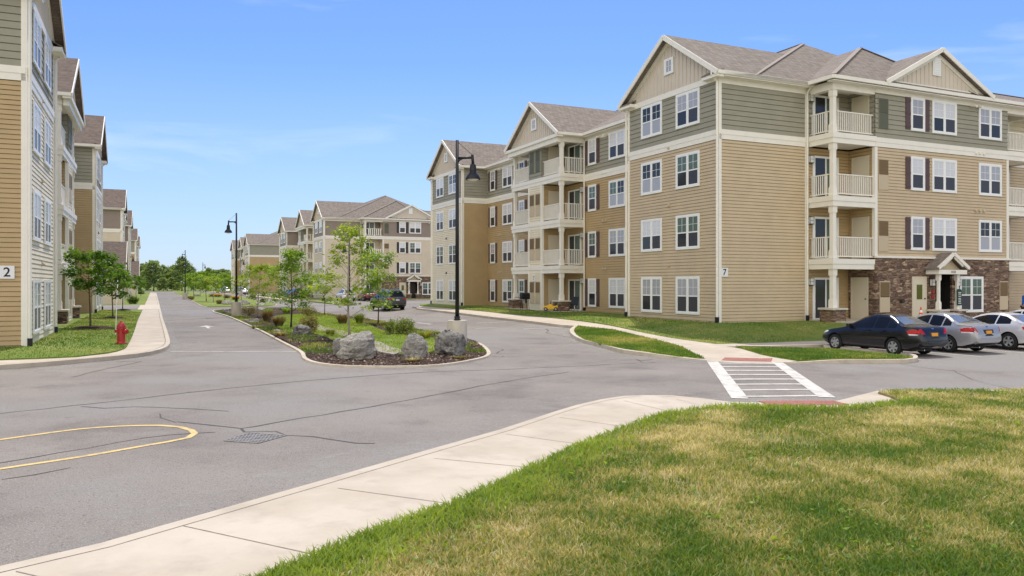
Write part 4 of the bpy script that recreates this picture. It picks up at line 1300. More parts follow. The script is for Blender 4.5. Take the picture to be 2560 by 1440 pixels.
        self.band(0, c1, 0, 27, 'B', 8.62, 9.08)
        self.wall(0, 27, 16, 27, 'A2', fac_m); self.wall(16, 16, 16, 27, 'B2', fac_m)
        # roofs of this end
        S = ('roof', P['roof'])
        z0 = 11.75
        ap = (2.02, 11.48, 14.85)
        fl, fr = (-2.02, 5.16, z0), (-2.02, 15.6, z0)
        bk = (8.0, 13.5, 16.0)
        self.slab(S, [fl, ap, (14, 11.48, 14.85), (14, 5.16, z0)]); self.slab(S, [fr, ap, fl])
        self.slab(S, [fr, (6.5, 20.1, z0), (9.5, 11.9, 14.9), ap])
        self.slab(S, [(-2.02, 10.2, z0), (2.0, 10.2, 13.45), (2.0, 27.4, 13.45), (-2.02, 27.4, z0)]); self.slab(S, [(2.0, 10.2, 13.45), (2.0, 27.4, 13.45), (16.4, 27.4, z0), (16.4, 10.2, z0)])
        K = self.A(('ridge_cap', 'ridgecap'))
        K.beam((fl[0], fl[1], fl[2] + .02), (ap[0], ap[1], ap[2] + .02), .24, .03); K.beam((ap[0], ap[1], ap[2] + .02), (fr[0], fr[1], fr[2] + .02), .24, .03); K.beam((2.0, 12.5, 13.46), (2.0, 27.4, 13.46), .24, .03)
        self.gutter((-.42, 0), (-.42, 5.3)); self.gutter((-2.02, 5.16), (-2.02, 27.4)); self.gutter((-2.02, 5.16), (-.3, 5.16))
        T().box(-.42, 0, 0, 5.3, 11.50, 11.54); T().box(-2.0, f0, 5.2, 27.3, 11.50, 11.54); T().box(-.03, -.003, .13, 5.4, 11.25, 11.5); T().box(f0 - .03, f0 - .003, b1, e1, 11.3, 11.5)
        # front gable over the facade
        gc, hw, zp, zf_ = 12.75, 4.05, 13.95, 11.85
        x = -2.05; am = .95
        self.slab(S, [(x, gc - hw, zf_), (x, gc, zp), (am, gc, zp), (x + .1, gc - hw, zf_)]); self.slab(S, [(x, gc, zp), (x, gc + hw, zf_), (x + .1, gc + hw, zf_), (am, gc, zp)])
        rk = self.mb()
        for u in (-1, 1):
            rk.beam((x - .03, gc + u * hw, zf_ - .1), (x - .03, gc, zp - .1), .05, .22)
            rk.beam((x + .27, gc + u * (hw - .55), zf_ - .02), (x + .27, gc, zp - .32), .06, .2)
        rk.build("rake_board", M['trim'], self.root)
        G = self.mb(); y = x + .3; sl2 = (zp - zf_) / hw
        hw2 = hw - .62
        G.poly([(y, gc - hw2, zf_ + .12), (y, gc, zp - .2), (y, gc + hw2, zf_ + .12)])
        k = int(2 * hw2 / .3)
        for i in range(1, k):
            b = gc - hw2 + 2 * hw2 * i / k
            zt = zp - abs(b - gc) * sl2 - .25
            if zt > zf_ + .16: G.box(y - .03, y, b - .03, b + .03, zf_ + .12, zt)
        G.build("gable_wall", M['batten'], self.root)
        T().box(y - .06, y + .02, gc - hw2, gc + hw2, zf_ + .02, zf_ + .12)
        self.slab(S, [(-2.0, gc - hw + .2, z0 + .02), (-2.0, gc + hw - .2, z0 + .02), (y, gc + hw - .5, zf_ + .1), (y, gc - hw + .5, zf_ + .1)], .04)
        lv = MB(); lv.box(-.3, .3, -.05, 0, 0, .95)
        for i in range(9): lv.box(-.24, .24, -.075, -.05, .08 + i * .09, .13 + i * .09)
        self.put("louvre_vent", lv.mesh("louvre_vent", M['white']), y, gc - .1, 12.55, 'B', lift=.02)
        self.downspout(-.1, 5.45, out=(-.28, 0))
        self.spine(19.9)
    def plain_end(self, low):
        self.wall(0, 0, 0, 16, 'B', low); self.post(0, 16, -1, 1)
        S = ('roof', self.pal['roof'])
        self.gutter((-.42, 0), (-.42, 16)); self.A(('trim', 'trim')).box(-.42, 0, 0, 16, 11.5, 11.54)
        self.spine(16.4, -.42, (6.0, 9))

M['ridgecap'] = mat("pale_ridge_cap", srgb(148, 138, 129), .95, .1, 6)
PG = dict(low='tanshade', mid='cream', up='sage', shutter='shutter', roof='shingle')
PT = dict(low='beige', mid='beige', up='taupe', shutter='shutterblack', roof='shingle')
GRP = None
b7 = Bld(C7, ANG_R, 1, -1.8, PG, "big tan and sage four storey building numbered 7 with a stone entrance behind the sedans", GRP, 2, 5)
b7.boulevard_side('tan', 'cream', '7'); b7.parking_side('tan', 'tan', '15/25'); b7.number('7', -.0, .30, 2.35, 'B', .42); b7.flush()
p2 = C7 + dAr * 88.1
b9 = Bld(p2, ANG_R, 1, -1.95, PT, "taupe and beige apartment building with black shutters and stone entrance behind the island trees", GRP, 1, 8)
b9.boulevard_side('beige', 'beige'); b9.parking_side('beige', 'beige', None, False); b9.flush()
p3 = C7 + dAr * 176.2
b11 = Bld(p3, ANG_R, 1, -1.9, PG, "farthest tan and sage apartment building at the end of the right lane", GRP, 1, 9)
b11.boulevard_side('tan', 'cream'); b11.plain_end('tanshade'); b11.flush()
PL = dict(PG, roof='shingledark')
b2 = Bld(CL, ANG_L, -1, -2.02, PL, "apartment building with a number 2 sign on its tan end wall, behind the red hydrant", GRP, 2, 6)
b2.boulevard_side('cream', 'cream'); b2.plain_end('tanshade'); b2.number('2', 0, .52, 2.4, 'B', .42); b2.flush()
q2 = CL + dAl * 84
b4 = Bld(q2, ANG_L, -1, -2.0, dict(PT, roof='shingledark'), "taupe and beige apartment building rising behind the low garage on the left pavement side", GRP, 1, 7)
b4.boulevard_side('beige', 'beige'); b4.plain_end('beige'); b4.flush()
q3 = CL + dAl * 166
b6 = Bld(q3, ANG_L, -1, -2.0, PL, "farthest apartment building of the row beside the left pavement, sage upper storey", GRP, 1, 10)
b6.boulevard_side('cream', 'cream'); b6.plain_end('tanshade'); b6.flush()

# low garage in front of each far left building: shingled roof sloping towards the street end
def garage(D, label):
    C = CL + dAl * D
    rt = empty("garage", (C.x, C.y, -2.1), ANG_L, label, "garage")
    fn = lambda a, b, z: (-b, a, z)
    w_ = MB(fn, True)
    w_.box(0, 9, -.6, 16, -.3, 2.7); w_.build("wall", M['beige'], rt)
    r_ = MB(fn, True)
    P = [(-.4, -1.0, 2.6), (-.4, 16.4, 2.6), (4.5, 16.4, 6.9), (4.5, -1.0, 6.9), (9.4, -1.0, 2.6), (9.4, 16.4, 2.6)]
    r_.add(P + [(p[0], p[1], p[2] - .2) for p in P], [(0, 1, 2, 3), (3, 2, 5, 4), (9, 8, 7, 6), (10, 11, 8, 9), (0, 6, 7, 1), (4, 5, 11, 10), (0, 3, 9, 6), (3, 4, 10, 9), (1, 7, 8, 2), (2, 8, 11, 5)])
    r_.build("roof", M['shingledark'], rt)
    g = MB(fn, True); g.poly([(.1, -.6, 2.5), (8.9, -.6, 2.5), (4.5, -.6, 6.6)]); g.build("gable_wall", M['batten'], rt)
    t = MB(fn, True); t.beam((-.4, -1.02, 2.5), (4.5, -1.02, 6.8), .05, .24); t.beam((9.4, -1.02, 2.5), (4.5, -1.02, 6.8), .05, .24); t.box(-.45, -.38, -1.0, 16.4, 2.4, 2.6); t.build("rake_board", M['trim'], rt)
    for b in (3.5, 7.0, 10.5):
        d = MB(fn, True); d.box(-.03, 0, b - 1.3, b + 1.3, 0, 2.2); d.build("garage_door", M['white'], rt)
    for a in (2.2, 6.8):
        d = MB(fn, True); d.box(a - .09, a + .09, -.7, -.6, -.2, 2.6); d.build("corner_board", M['trim'], rt)
garage(66, "low garage with a big brown shingle roof behind the young trees on the left lawn")
garage(150, "farthest low garage with a shingle roof, past the first one on the left pavement")
# ------------------------------------------------------------------ plants and stones
from mathutils import noise as mnoise
NR = np.random.default_rng(11)
M['leaf_lime'] = leaf_mat("lime_leaves", srgb(112, 140, 48), srgb(172, 190, 84), 0.35, .5)
M['leaf_green'] = leaf_mat("green_leaves", srgb(92, 130, 42), srgb(150, 180, 66), 0.35, .5)
M['leaf_deep'] = leaf_mat("deep_green_leaves", srgb(66, 106, 36), srgb(120, 154, 58), 0.35, .5)
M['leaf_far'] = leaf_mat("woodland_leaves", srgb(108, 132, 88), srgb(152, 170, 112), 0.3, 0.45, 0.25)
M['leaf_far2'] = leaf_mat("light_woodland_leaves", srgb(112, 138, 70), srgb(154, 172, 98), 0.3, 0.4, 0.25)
M['leaf_shrub'] = leaf_mat("shrub_leaves", srgb(80, 106, 42), srgb(150, 160, 66), 0.4, 0.35, 3)
M['leaf_rust'] = leaf_mat("rusty_shrub_leaves", srgb(106, 94, 48), srgb(146, 136, 66), 0.45, 0.3, 3)
M['leaf_brown'] = leaf_mat("brown_grass", srgb(104, 84, 62), srgb(142, 126, 88), 0.45, 0.3, 3)
M['leaf_yellow'] = leaf_mat("yellow_green_blades", srgb(116, 132, 52), srgb(176, 172, 84), 0.4, 0.4, 3)
M['leaf_tuft'] = leaf_mat("dry_tuft_blades", srgb(124, 118, 66), srgb(178, 160, 104), 0.4, 0.3, 3)
M['petal_orange'] = leaf_mat("orange_petals", srgb(214, 132, 22), srgb(240, 176, 44), 0.3, 0.3, 3)
M['leaf_hedge'] = leaf_mat("hedge_leaves", srgb(70, 98, 36), srgb(112, 138, 52), 0.35, 0.3, 3)

def leaf_mesh(name, centres, size, m, flat=0.5, droop=0.0, ratio=0.55, up=0.35):
    """one mesh of folded, leaf-shaped faces round the given points"""
    n = len(centres)
    d = NR.normal(size=(n, 3)); d[:, 2] *= flat; d[:, 2] -= droop
    d /= np.linalg.norm(d, axis=1)[:, None] + 1e-9
    r = NR.normal(size=(n, 3)); r[:, 2] = np.abs(r[:, 2]) * (1 + up * 3)
    s = np.cross(d, r); s /= np.linalg.norm(s, axis=1)[:, None] + 1e-9
    nn = np.cross(s, d)
    L = size * NR.uniform(.6, 1.35, n)[:, None]
    b = centres - d * L * .5; t = centres + d * L * .5
    l = centres + s * L * ratio * .5 + nn * L * .10 - d * L * .06; q = centres - s * L * ratio * .5 + nn * L * .10 - d * L * .06
    V = np.stack([b, q, t, l], 1).reshape(-1, 3)
    me = bpy.data.meshes.new(name)
    me.vertices.add(4 * n); me.vertices.foreach_set('co', V.astype(np.float32).ravel())
    me.loops.add(4 * n); me.loops.foreach_set('vertex_index', np.arange(4 * n, dtype=np.int32))
    me.polygons.add(n); me.polygons.foreach_set('loop_start', np.arange(0, 4 * n, 4, dtype=np.int32))
    me.materials.append(m)
    me.update(calc_edges=True)
    return me

def make_tree(h, r, seed, m, bark, size=.13, n=1500, first=.3, trunk=.05, shape='oval', sparse=0.0, limbs=22, up=.55):
    rd = random.Random(seed)
    t = MB()
    lean = (rd.uniform(-.03, .03), rd.uniform(-.03, .03))
    def tp(z): return Vector((lean[0] * z + .03 * math.sin(z * 1.3 + seed), lean[1] * z + .03 * math.cos(z * 1.1 + seed * 2), z))
    k = 10
    t.tube([tp(h * .97 * i / k) - Vector((0, 0, .08 if i == 0 else 0)) for i in range(k + 1)], [max(.006, trunk * (1 - .93 * (i / k) ** 1.15) * (1.35 if i == 0 else 1)) for i in range(k + 1)], 8)
    pts = []
    for i in range(limbs):
        f = first + (1 - first) * ((i + rd.random()) / limbs) ** .95
        f = min(f, .97)
        q = (f - first) / (1 - first)
        if shape == 'oval': prof = math.sin(math.pi * min(1, .12 + q * .86)) ** .75
        elif shape == 'cone': prof = (1 - q) ** .7 * .95 + .12
        elif shape == 'vase': prof = min(1, .55 + q * .9) * (1 - max(0, q - .72) * 2.2)
        else: prof = .75 + .25 * math.sin(math.pi * q)
        L = r * prof * rd.uniform(.6, 1.15)
        a = i * 2.399 + rd.uniform(-.5, .5)
        o = tp(h * f * .96)
        rise = L * rd.uniform(up * .5, up * 1.3)
        e = o + Vector((math.cos(a) * L, math.sin(a) * L, rise))
        if e.z > h: e.z = h - rd.uniform(0, .15)
        mid = o.lerp(e, .5) + Vector((rd.uniform(-.1, .1) * L, rd.uniform(-.1, .1) * L, L * .10))
        rb = max(.004, trunk * .42 * (1 - f * .7))
        t.tube([o, mid, e], [rb, rb * .6, .003], 5, cap=False)
        ends = [(mid.lerp(e, s), .16) for s in (.15, .4, .65, .85, 1.0)]
        for j in range(rd.randint(2, 4)):
            s0 = mid.lerp(e, rd.uniform(-.4, .7))
            a2 = a + rd.uniform(-1.1, 1.1)
            l2 = L * rd.uniform(.25, .5)
            e2 = s0 + Vector((math.cos(a2) * l2, math.sin(a2) * l2, l2 * rd.uniform(-.1, .6)))
            if e2.z > h: e2.z = h
            t.tube([s0, e2], [rb * .4, .002], 4, cap=False)
            ends += [(s0.lerp(e2, s), .13) for s in (.35, .7, 1.0)]
        for p, w_ in ends:
            if rd.random() >= sparse: pts.append((p, w_))
    for i in range(4): pts.append((tp(h * (.86 + .04 * i)), .12))
    c = np.array([tuple(p) for p, w_ in pts])
    idx = NR.integers(0, len(c), n)
    spread = np.array([w_ for p, w_ in pts])[idx][:, None] * (h / 4) * (1.0 if sparse < .3 else .75)
    P = c[idx] + NR.normal(size=(n, 3)) * spread * np.array([1, 1, .75])
    P[:, 2] = np.maximum(P[:, 2], h * first * .75)
    return t.mesh("trunk", M[bark], True), leaf_mesh("crown", P, size, M[m])

def plant_tree(px, meshes, label, name="young_tree", group=None, z=None, rz=0.0, sc=1.0, xy=None):
    x, y = xy if xy else at(*px)
    if z is None: z = gz(x, y) + .13
    o = empty(name, (x, y, z), rz, label, "tree", group)
    o.scale = (sc, sc, sc)
    link("trunk", meshes[0], o); link("crown", meshes[1], o)
    return o

G_IS = "young trees on the planted island"
def zi(px): return zisl(*at(*px)) - .01
plant_tree((873, 851), make_tree(4.75, 1.75, 3, 'leaf_lime', 'barkpale', .14, 2300, .16, .05, 'cone', .30, 28, .65), "tall sparse young tree rising behind the biggest front boulder", group=G_IS, z=zi((873, 851)))
plant_tree((728, 822), make_tree(4.15, 1.5, 12, 'leaf_green', 'barkdark', .13, 3600, .20, .05, 'cone', .05, 28, .40), "full bright green young tree with a dark trunk on the island lawn", group=G_IS, z=zi((728, 822)))
plant_tree((645, 793), make_tree(3.6, 1.55, 23, 'leaf_lime', 'barkpale', .14, 3000, .22, .04, 'vase', .15, 20, .7), "wide feathery young tree beside the island lamp post's round base", group=G_IS, z=zi((645, 793)))
plant_tree((812, 789), make_tree(3.0, 1.2, 31, 'leaf_lime', 'barkdark', .13, 1700, .30, .032, 'oval', .25, 16, .6), "short loose young tree between the tall sparse tree and the full one", group=G_IS, z=zi((812, 789)))
plant_tree((945, 812), make_tree(4.1, 1.0, 44, 'leaf_green', 'barkdark', .13, 2700, .20, .04, 'col', .15, 26, .9), "narrow upright young tree in front of the parked grey car", group=G_IS, z=zi((945, 812)))
G_L = "young maples on the left lawn"
def zl(px):
    x, y = at(*px); return zlawnL(x, y)
LT = make_tree(3.55, 1.15, 51, 'leaf_deep', 'bark', .16, 2600, .42, .045, 'vase', .05, 22, .5)
plant_tree((225, 836), LT, "young maple nearest the red hydrant with a mulch ring", "maple_tree", G_L, zl((225, 836)) - .02)
plant_tree((281, 806), make_tree(3.75, 1.0, 57, 'leaf_deep', 'bark', .17, 2400, .34, .045, 'oval', .0, 22, .5), "dense young maple right behind the striped hydrant marker pole", "maple_tree", G_L, zl((281, 806)) - .02)
plant_tree((308, 783), make_tree(3.2, .8, 61, 'leaf_deep', 'bark', .18, 1200, .34, .04, 'oval', .1, 16, .5), "third young maple mostly hidden behind the dense one on the left lawn", "maple_tree", G_L, zl((308, 783)) - .02)
FT = make_tree(3.4, 1.15, 67, 'leaf_deep', 'bark', .2, 1300, .32, .045, 'oval', .05, 18, .5)
plant_tree((341, 752), FT, "young maple further along the left pavement by the clipped bushes", "maple_tree", G_L)
plant_tree((352, 742), FT, "farthest young maple on the left pavement in front of the woods", "maple_tree", G_L, rz=2.0)
G_F = "young trees on the second island"
fa = make_tree(3.6, 1.35, 71, 'leaf_green', 'bark', .2, 1300, .28, .045, 'oval', .1, 20, .5)
fb = make_tree(3.1, 1.3, 73, 'leaf_lime', 'barkpale', .2, 1000, .3, .04, 'vase', .15, 18, .6)
for i, (px, ms, rz, s, lb) in enumerate([((484, 744), fa, 0, 1.1, "leftmost young tree of the second island, beside the far left lane"), ((515, 756), fa, 1.3, 1.05, "rounded green tree at the front of the second island"), ((534, 758), fb, .4, 1.0, "pale thin tree beside the rusty shrub on the second island"), ((562, 752), fa, 2.2, 1.0, "green tree between the two orange flower beds of the second island"), ((500, 742), fb, 3.0, 1.25, "pale young tree in the middle of the second island's rear"), ((603, 752), fb, 4.4, 1.1, "pale tree just right of the second lamp post pole"), ((470, 737), fa, 5.0, 1.25, "farthest young tree at the second island's far tip"), ((548, 741), fa, 4.0, 1.1, "green tree behind the orange flower bed of the second island")]):
    plant_tree(px, ms, lb, "young_tree", G_F, rz=rz, sc=s)

# woods beyond the end of the road
G_W = "woodland trees beyond the end of the road"
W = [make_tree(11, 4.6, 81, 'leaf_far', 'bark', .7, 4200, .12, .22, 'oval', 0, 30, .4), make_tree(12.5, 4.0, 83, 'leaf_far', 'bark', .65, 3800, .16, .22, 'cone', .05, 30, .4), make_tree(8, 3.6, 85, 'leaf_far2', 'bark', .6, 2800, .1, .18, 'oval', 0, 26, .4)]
wl = {0: "broad dark", 1: "tall pointed", 2: "light green rounded"}
spots = [(384, 262, 0, 1.0, "dark tree rising over the far end of the left pavement"), (352, 280, 0, .95, "dark tree half hidden behind the farthest left building"), (418, 275, 0, .78, "dark tree low in the gap over the end of the road"), (455, 268, 1, 1.02, "tallest tree behind the far island lamp post"), (430, 262, 2, .62, "light green tree at the end of the road"), (500, 270, 2, .9, "light green tree right of the tallest one"), (478, 290, 1, .8, "dark pointed tree just right of the tallest one"), (540, 272, 0, .72, "low dark tree behind the second island"), (575, 285, 2, .95, "light green tree left of the second lamp post"), (612, 290, 0, .7, "dark tree beyond the far parking"), (650, 300, 2, .9, "light tree behind the far right lane"), (330, 300, 1, 1.0, "pointed tree behind the left row of buildings"), (400, 300, 2, 1.05, "pale tree behind the dark trees over the left pavement"), (522, 300, 1, .75, "pointed dark tree over the second island"), (690, 310, 0, .9, "broad tree behind the far right building"), (370, 256, 2, .42, "small light tree where the left pavement ends"), (398, 256, 2, .36, "smallest light tree at the road end"), (444, 257, 2, .40, "small round light tree right of the road end")]
spots += [(365, 285, 0, .8, "dark tree behind the small light trees where the left pavement ends"), (435, 300, 0, .95, "broad dark tree left of the tallest tree"), (462, 300, 0, .9, "broad dark tree right behind the tallest tree"), (488, 262, 2, .6, "low light tree in front of the dark pointed one"), (515, 265, 2, .7, "light tree over the left part of the second island"), (555, 300, 0, .8, "broad tree above the first orange flowers"), (590, 275, 0, .75, "dark tree directly behind the second lamp post"), (628, 270, 2, .75, "light tree right of the second lamp post"), (408, 258, 0, .45, "low dark bushy tree at the end of the road"), (343, 270, 2, .8, "light tree against the farthest left building")]
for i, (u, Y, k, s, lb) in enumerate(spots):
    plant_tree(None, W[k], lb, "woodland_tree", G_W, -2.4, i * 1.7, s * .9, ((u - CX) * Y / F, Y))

# ---- shrubs
def shrub(px, wpx, hpx, m, label, name="shrub", size=.07, n=1400, zf=None, group="shrubs of the planted islands", depth=1.0, cat="shrub", kind='leaf', top=None):
    x, y = at(*px)
    s = y / F
    rx, hz = wpx * s / 2, hpx * s
    ry = rx * depth
    z = zf(x, y) if zf else gz(x, y) + .12
    o = empty(name, (x, y, z), 0, label, cat, group)
    st = MB(); rd = random.Random(int(px[0] * 7 + px[1]))
    if kind == 'leaf':
        lobes = [(rd.uniform(-.55, .55) * rx, rd.uniform(-.55, .55) * ry, rd.uniform(.35, .68) * hz, rd.uniform(.38, .6)) for _ in range(11)]
        P = []
        for i in range(n):
            l = lobes[i % 11]
            d = NR.normal(size=3); d /= np.linalg.norm(d)
            q = NR.uniform(.55, 1.08)
            P.append((l[0] + d[0] * l[3] * rx * q, l[1] + d[1] * l[3] * ry * q, max(.02, l[2] + d[2] * l[3] * hz * .85 * q)))
        for i in range(16):
            a = rd.uniform(0, 6.28)
            st.tube([(0, 0, -.05), (math.cos(a) * rx * .35, math.sin(a) * ry * .35, hz * .4), (math.cos(a) * rx * .75, math.sin(a) * ry * .75, hz * rd.uniform(.5, .85))], [.012, .008, .003], 4, cap=False)
        link("foliage", leaf_mesh("foliage", np.array(P), size, M[m]), o)
    else:
        V, Fc = [], []
        for i in range(n):
            a = rd.uniform(0, 6.283); b0 = rd.random() ** .5 * .35
            L = hz * rd.uniform(.65, 1.15); out = rx * rd.uniform(.25, 1.0)
            p0 = Vector((math.cos(a) * rx * b0, math.sin(a) * ry * b0, -.02)); w2 = size * .16 * rd.uniform(.6, 1.3)
            sd_ = Vector((-math.sin(a + rd.uniform(-.6, .6)), math.cos(a), 0)) * w2
            k = len(V)
            for f in (0, .4, .75, 1.0):
                c = p0 + Vector((math.cos(a) * out * f ** 1.7, math.sin(a) * out * f ** 1.7, L * (f - .22 * f * f * f)))
                ww = 1 - f * .92
                V += [tuple(c - sd_ * ww), tuple(c + sd_ * ww)]
            Fc += [(k, k + 1, k + 3, k + 2), (k + 2, k + 3, k + 5, k + 4), (k + 4, k + 5, k + 7, k + 6)]
        g = MB(); g.add(V, Fc); g.build("foliage", M[m], o)
        st.tube([(0, 0, -.05), (0, 0, hz * .2)], [.05, .02], 6)
    st.build("stem", M['barkdark'], o)
    if top:
        P = np.array([(NR.uniform(-.9, .9) * rx, NR.uniform(-.9, .9) * ry, hz * NR.uniform(.75, 1.1)) for _ in range(int(n * .5))])
        link("flowers", leaf_mesh("flowers", P, size * 1.1, M[top], .3), o)
    return o
zb = lambda x, y: zisl(x, y)
shrub((1005, 846), 82, 40, 'leaf_shrub', "green and yellow shrub behind the square grey boulder", zf=zb, n=2200)
shrub((975, 842), 34, 34, 'leaf_hedge', "small dark green shrub against the green and yellow one", zf=zb, n=800)
shrub((1062, 856), 50, 28, 'leaf_yellow', "clump of yellow green daylily leaves beside the square boulder", "daylily", .13, 260, zb, kind='blade', cat="plant")
shrub((772, 841), 56, 45, 'leaf_rust', "rust tipped shrub behind the small dark boulder", zf=zb, n=2000)
shrub((668, 806), 42, 38, 'leaf_brown', "brown tufted grass clump nearest the full green tree", "ornamental_grass", .11, 520, zb, kind='blade', cat="plant")
shrub((697, 818), 46, 32, 'leaf_brown', "low dark brown grass clump in front of the taller brown one", "ornamental_grass", .11, 520, zb, kind='blade', cat="plant")
shrub((770, 793), 58, 24, 'leaf_rust', "long rusty green shrub on the island's far edge", zf=zb, n=1500)
shrub((622, 790), 44, 26, 'leaf_rust', "reddish green shrub touching the round concrete lamp base", zf=zb, n=1300)
shrub((856, 812), 46, 34, 'leaf_brown', "brown grass clump under the short loose tree", "ornamental_grass", .10, 420, zb, kind='blade', cat="plant")
shrub((898, 812), 36, 34, 'leaf_shrub', "green ornamental grass beside the narrow upright tree", "ornamental_grass", .09, 420, zb, kind='blade', cat="plant")
shrub((716, 784), 40, 20, 'leaf_green', "bright green low plant behind the full tree's trunk", "daylily", .12, 240, zb, kind='blade', cat="plant")
shrub((670, 785), 32, 18, 'leaf_green', "bright green low plant left of the long rusty shrub", "daylily", .12, 200, zb, kind='blade', cat="plant")
shrub((826, 851), 38, 24, 'leaf_yellow', "yellowing daylily clump on the mulch left of the biggest boulder", "daylily", .12, 160, zb, kind='blade', cat="plant")
shrub((1030, 906), 62, 12, 'leaf_tuft', "straw coloured low tuft at the foot of the square boulder", "grass_tuft", .10, 200, zb, kind='blade', cat="plant")
shrub((700, 846), 50, 13, 'leaf_tuft', "dry grass tuft on the mulch along the left kerb", "grass_tuft", .10, 200, zb, kind='blade', cat="plant")
shrub((640, 822), 44, 11, 'leaf_shrub', "low green tuft on the mulch near the flat stone", "grass_tuft", .10, 180, zb, kind='blade', cat="plant")
shrub((1150, 898), 56, 10, 'leaf_tuft', "low dry tuft on the mulch in front of the dark boulder", "grass_tuft", .10, 160, zb, kind='blade', cat="plant")
z2 = lambda x, y: gz(x, y) + .12
shrub((549, 763), 20, 11, 'leaf_rust', "round rust coloured shrub on the second island", zf=z2, n=700, size=.12)
shrub((531, 744), 20, 8, 'leaf_rust', "low rusty hedge left of the first orange flower bed", zf=z2, n=600, size=.14)
shrub((568, 748), 22, 9, 'leaf_brown', "brown low hedge between the orange flower beds", zf=z2, n=600, size=.14)
shrub((545, 745), 21, 7, 'leaf_shrub', "orange flower bed left of the second lamp post", "flower_bed", .14, 600, z2, top='petal_orange', cat="flowers")
shrub((589, 752), 23, 8, 'leaf_shrub', "orange flower bed against the second lamp post", "flower_bed", .14, 600, z2, top='petal_orange', cat="flowers")
shrub((478, 751), 22, 9, 'leaf_rust', "rusty shrub at the left edge of the second island", zf=z2, n=600, size=.13)
shrub((337, 763), 32, 19, 'leaf_hedge', "clipped round bush at the driveway on the left pavement", "clipped_bush", .13, 1800, z2, "clipped bushes along the left pavement")
shrub((351, 737), 20, 9, 'leaf_hedge', "farther clipped bush beside the left pavement", "clipped_bush", .2, 900, z2, "clipped bushes along the left pavement")

# mulch rings under the left maples
for px, rr, lb in (((225, 836), 1.0, "dark mulch ring round the young maple nearest the hydrant"), ((281, 806), .7, "dark mulch ring under the dense young maple"), ((308, 783), .6, "dark mulch ring under the third young maple")):
    x, y = at(*px); z = zl(px)
    mb = MB(); P = [(0, 0, .10)]; fs = []
    for j, (f, hh) in enumerate(((.35, .09), (.7, .06), (1.0, -.03))):
        for k in range(20):
            a = k * math.pi / 10; q = rr * f * (1 + .10 * math.sin(a * 3 + j + px[0]) + .05 * math.sin(a * 7))
            P.append((math.cos(a) * q, math.sin(a) * q, hh))
    for k in range(20):
        fs.append((0, 1 + k, 1 + (k + 1) % 20))
        for j in range(2): fs.append((1 + j * 20 + k, 1 + (j + 1) * 20 + k, 1 + (j + 1) * 20 + (k + 1) % 20, 1 + j * 20 + (k + 1) % 20))
    mb.add(P, fs)
    o = mb.build("mulch_ring", M['mulch'], None, True); o.location = (x, y, z); o['kind'] = 'structure'
x, y = at(945, 813)
sheet("mulch_ring", [(x + .55 * math.cos(k * .4) * (1 + .15 * math.sin(k)), y + .8 * math.sin(k * .4)) for k in range(15)], lambda a, b: zisl(a, b) + .045, M['mulch'])
x, y = at(1010, 846)
sheet("mulch_ring", [(x + 1.0 * math.cos(k * .4) * (1 + .15 * math.sin(k)), y + .9 * math.sin(k * .4)) for k in range(15)], lambda a, b: zisl(a, b) + .042, M['mulch'])

# ---- boulders
M['rock'] = mix_layers("grey_limestone", [(srgb(166, 162, 155),), (srgb(196, 190, 180), 2.2, 0.45, 0.62), (srgb(112, 108, 104), 5, 0.56, 0.68, 0.8), (srgb(222, 216, 206), 14, 0.60, 0.70, 0.7), (srgb(98, 92, 86), 30, 0.6, 0.7, 0.5)], 0.85, 1.0, 12, 0.13)
M['rockdark'] = mix_layers("dark_limestone", [(srgb(146, 143, 139),), (srgb(192, 187, 180), 2.6, 0.5, 0.66), (srgb(58, 58, 62), 4, 0.52, 0.66, 0.85), (srgb(190, 186, 180), 12, 0.62, 0.72, 0.6)], 0.8, 1.0, 12, 0.13)
def boulder(px, wpx, hpx, seed, label, m='rock', depth=.8, cuts=9, flat_top=.0, lean=0.0, zf=None, rough=.17, group="boulders of the planted islands", name="boulder"):
    x, y = at(*px); s = y / F
    rx, rz_ = wpx * s / 2, hpx * s
    ry = rx * depth
    rd = random.Random(seed)
    bm = bmesh.new()
    bmesh.ops.create_icosphere(bm, subdivisions=5, radius=1)
    planes = [(Vector((rd.gauss(0, 1), rd.gauss(0, 1), rd.gauss(0, .6))).normalized(), rd.uniform(.62, .86)) for _ in range(cuts)]
    if flat_top: planes.append((Vector((rd.uniform(-.25, .25), rd.uniform(-.2, .2), 1)).normalized(), flat_top))
    off = Vector((seed * 3.1, seed * 1.7, 0))
    for v in bm.verts:
        p = v.co.normalized()
        r_ = 1.0
        for n_, d_ in planes:
            c = p.dot(n_)
            if c > 1e-3: r_ = min(r_, d_ / c)
        q = p * r_
        nz = mnoise.fractal(q * 2.2 + off, .8, 2.1, 5)
        st_ = mnoise.noise(Vector((q.x * 2 + q.z * 3.5, q.y * 2 + q.z * 2.5, q.z * 9)) + off)
        q *= 1 + rough * nz + .045 * st_
        v.co = Vector((q.x * rx * 1.12 + q.z * lean * rx, q.y * ry * 1.12, (q.z * .62 + .38) * rz_))
    me = bpy.data.meshes.new(name); bm.to_mesh(me); bm.free()
    me.materials.append(M[m])
    o = link(name, me)
    o.location = (x, y, (zf(x, y) if zf else zisl(x, y)) - .04)
    tag(o, label, "boulder", group)
    return o
boulder((897, 898), 106, 76, 5, "biggest grey boulder at the island tip with a sloping craggy face", depth=.75, cuts=7, lean=.12)
boulder((852, 892), 46, 46, 12, "small grey boulder leaning against the left of the biggest one", depth=.8)
boulder((1035, 896), 58, 68, 21, "upright square grey boulder between the other front boulders", depth=.7, cuts=5, flat_top=.8)
boulder((1127, 888), 74, 62, 33, "dark grey boulder in front of the concrete lamp base", m='rockdark', depth=.8, cuts=8, lean=-.1)
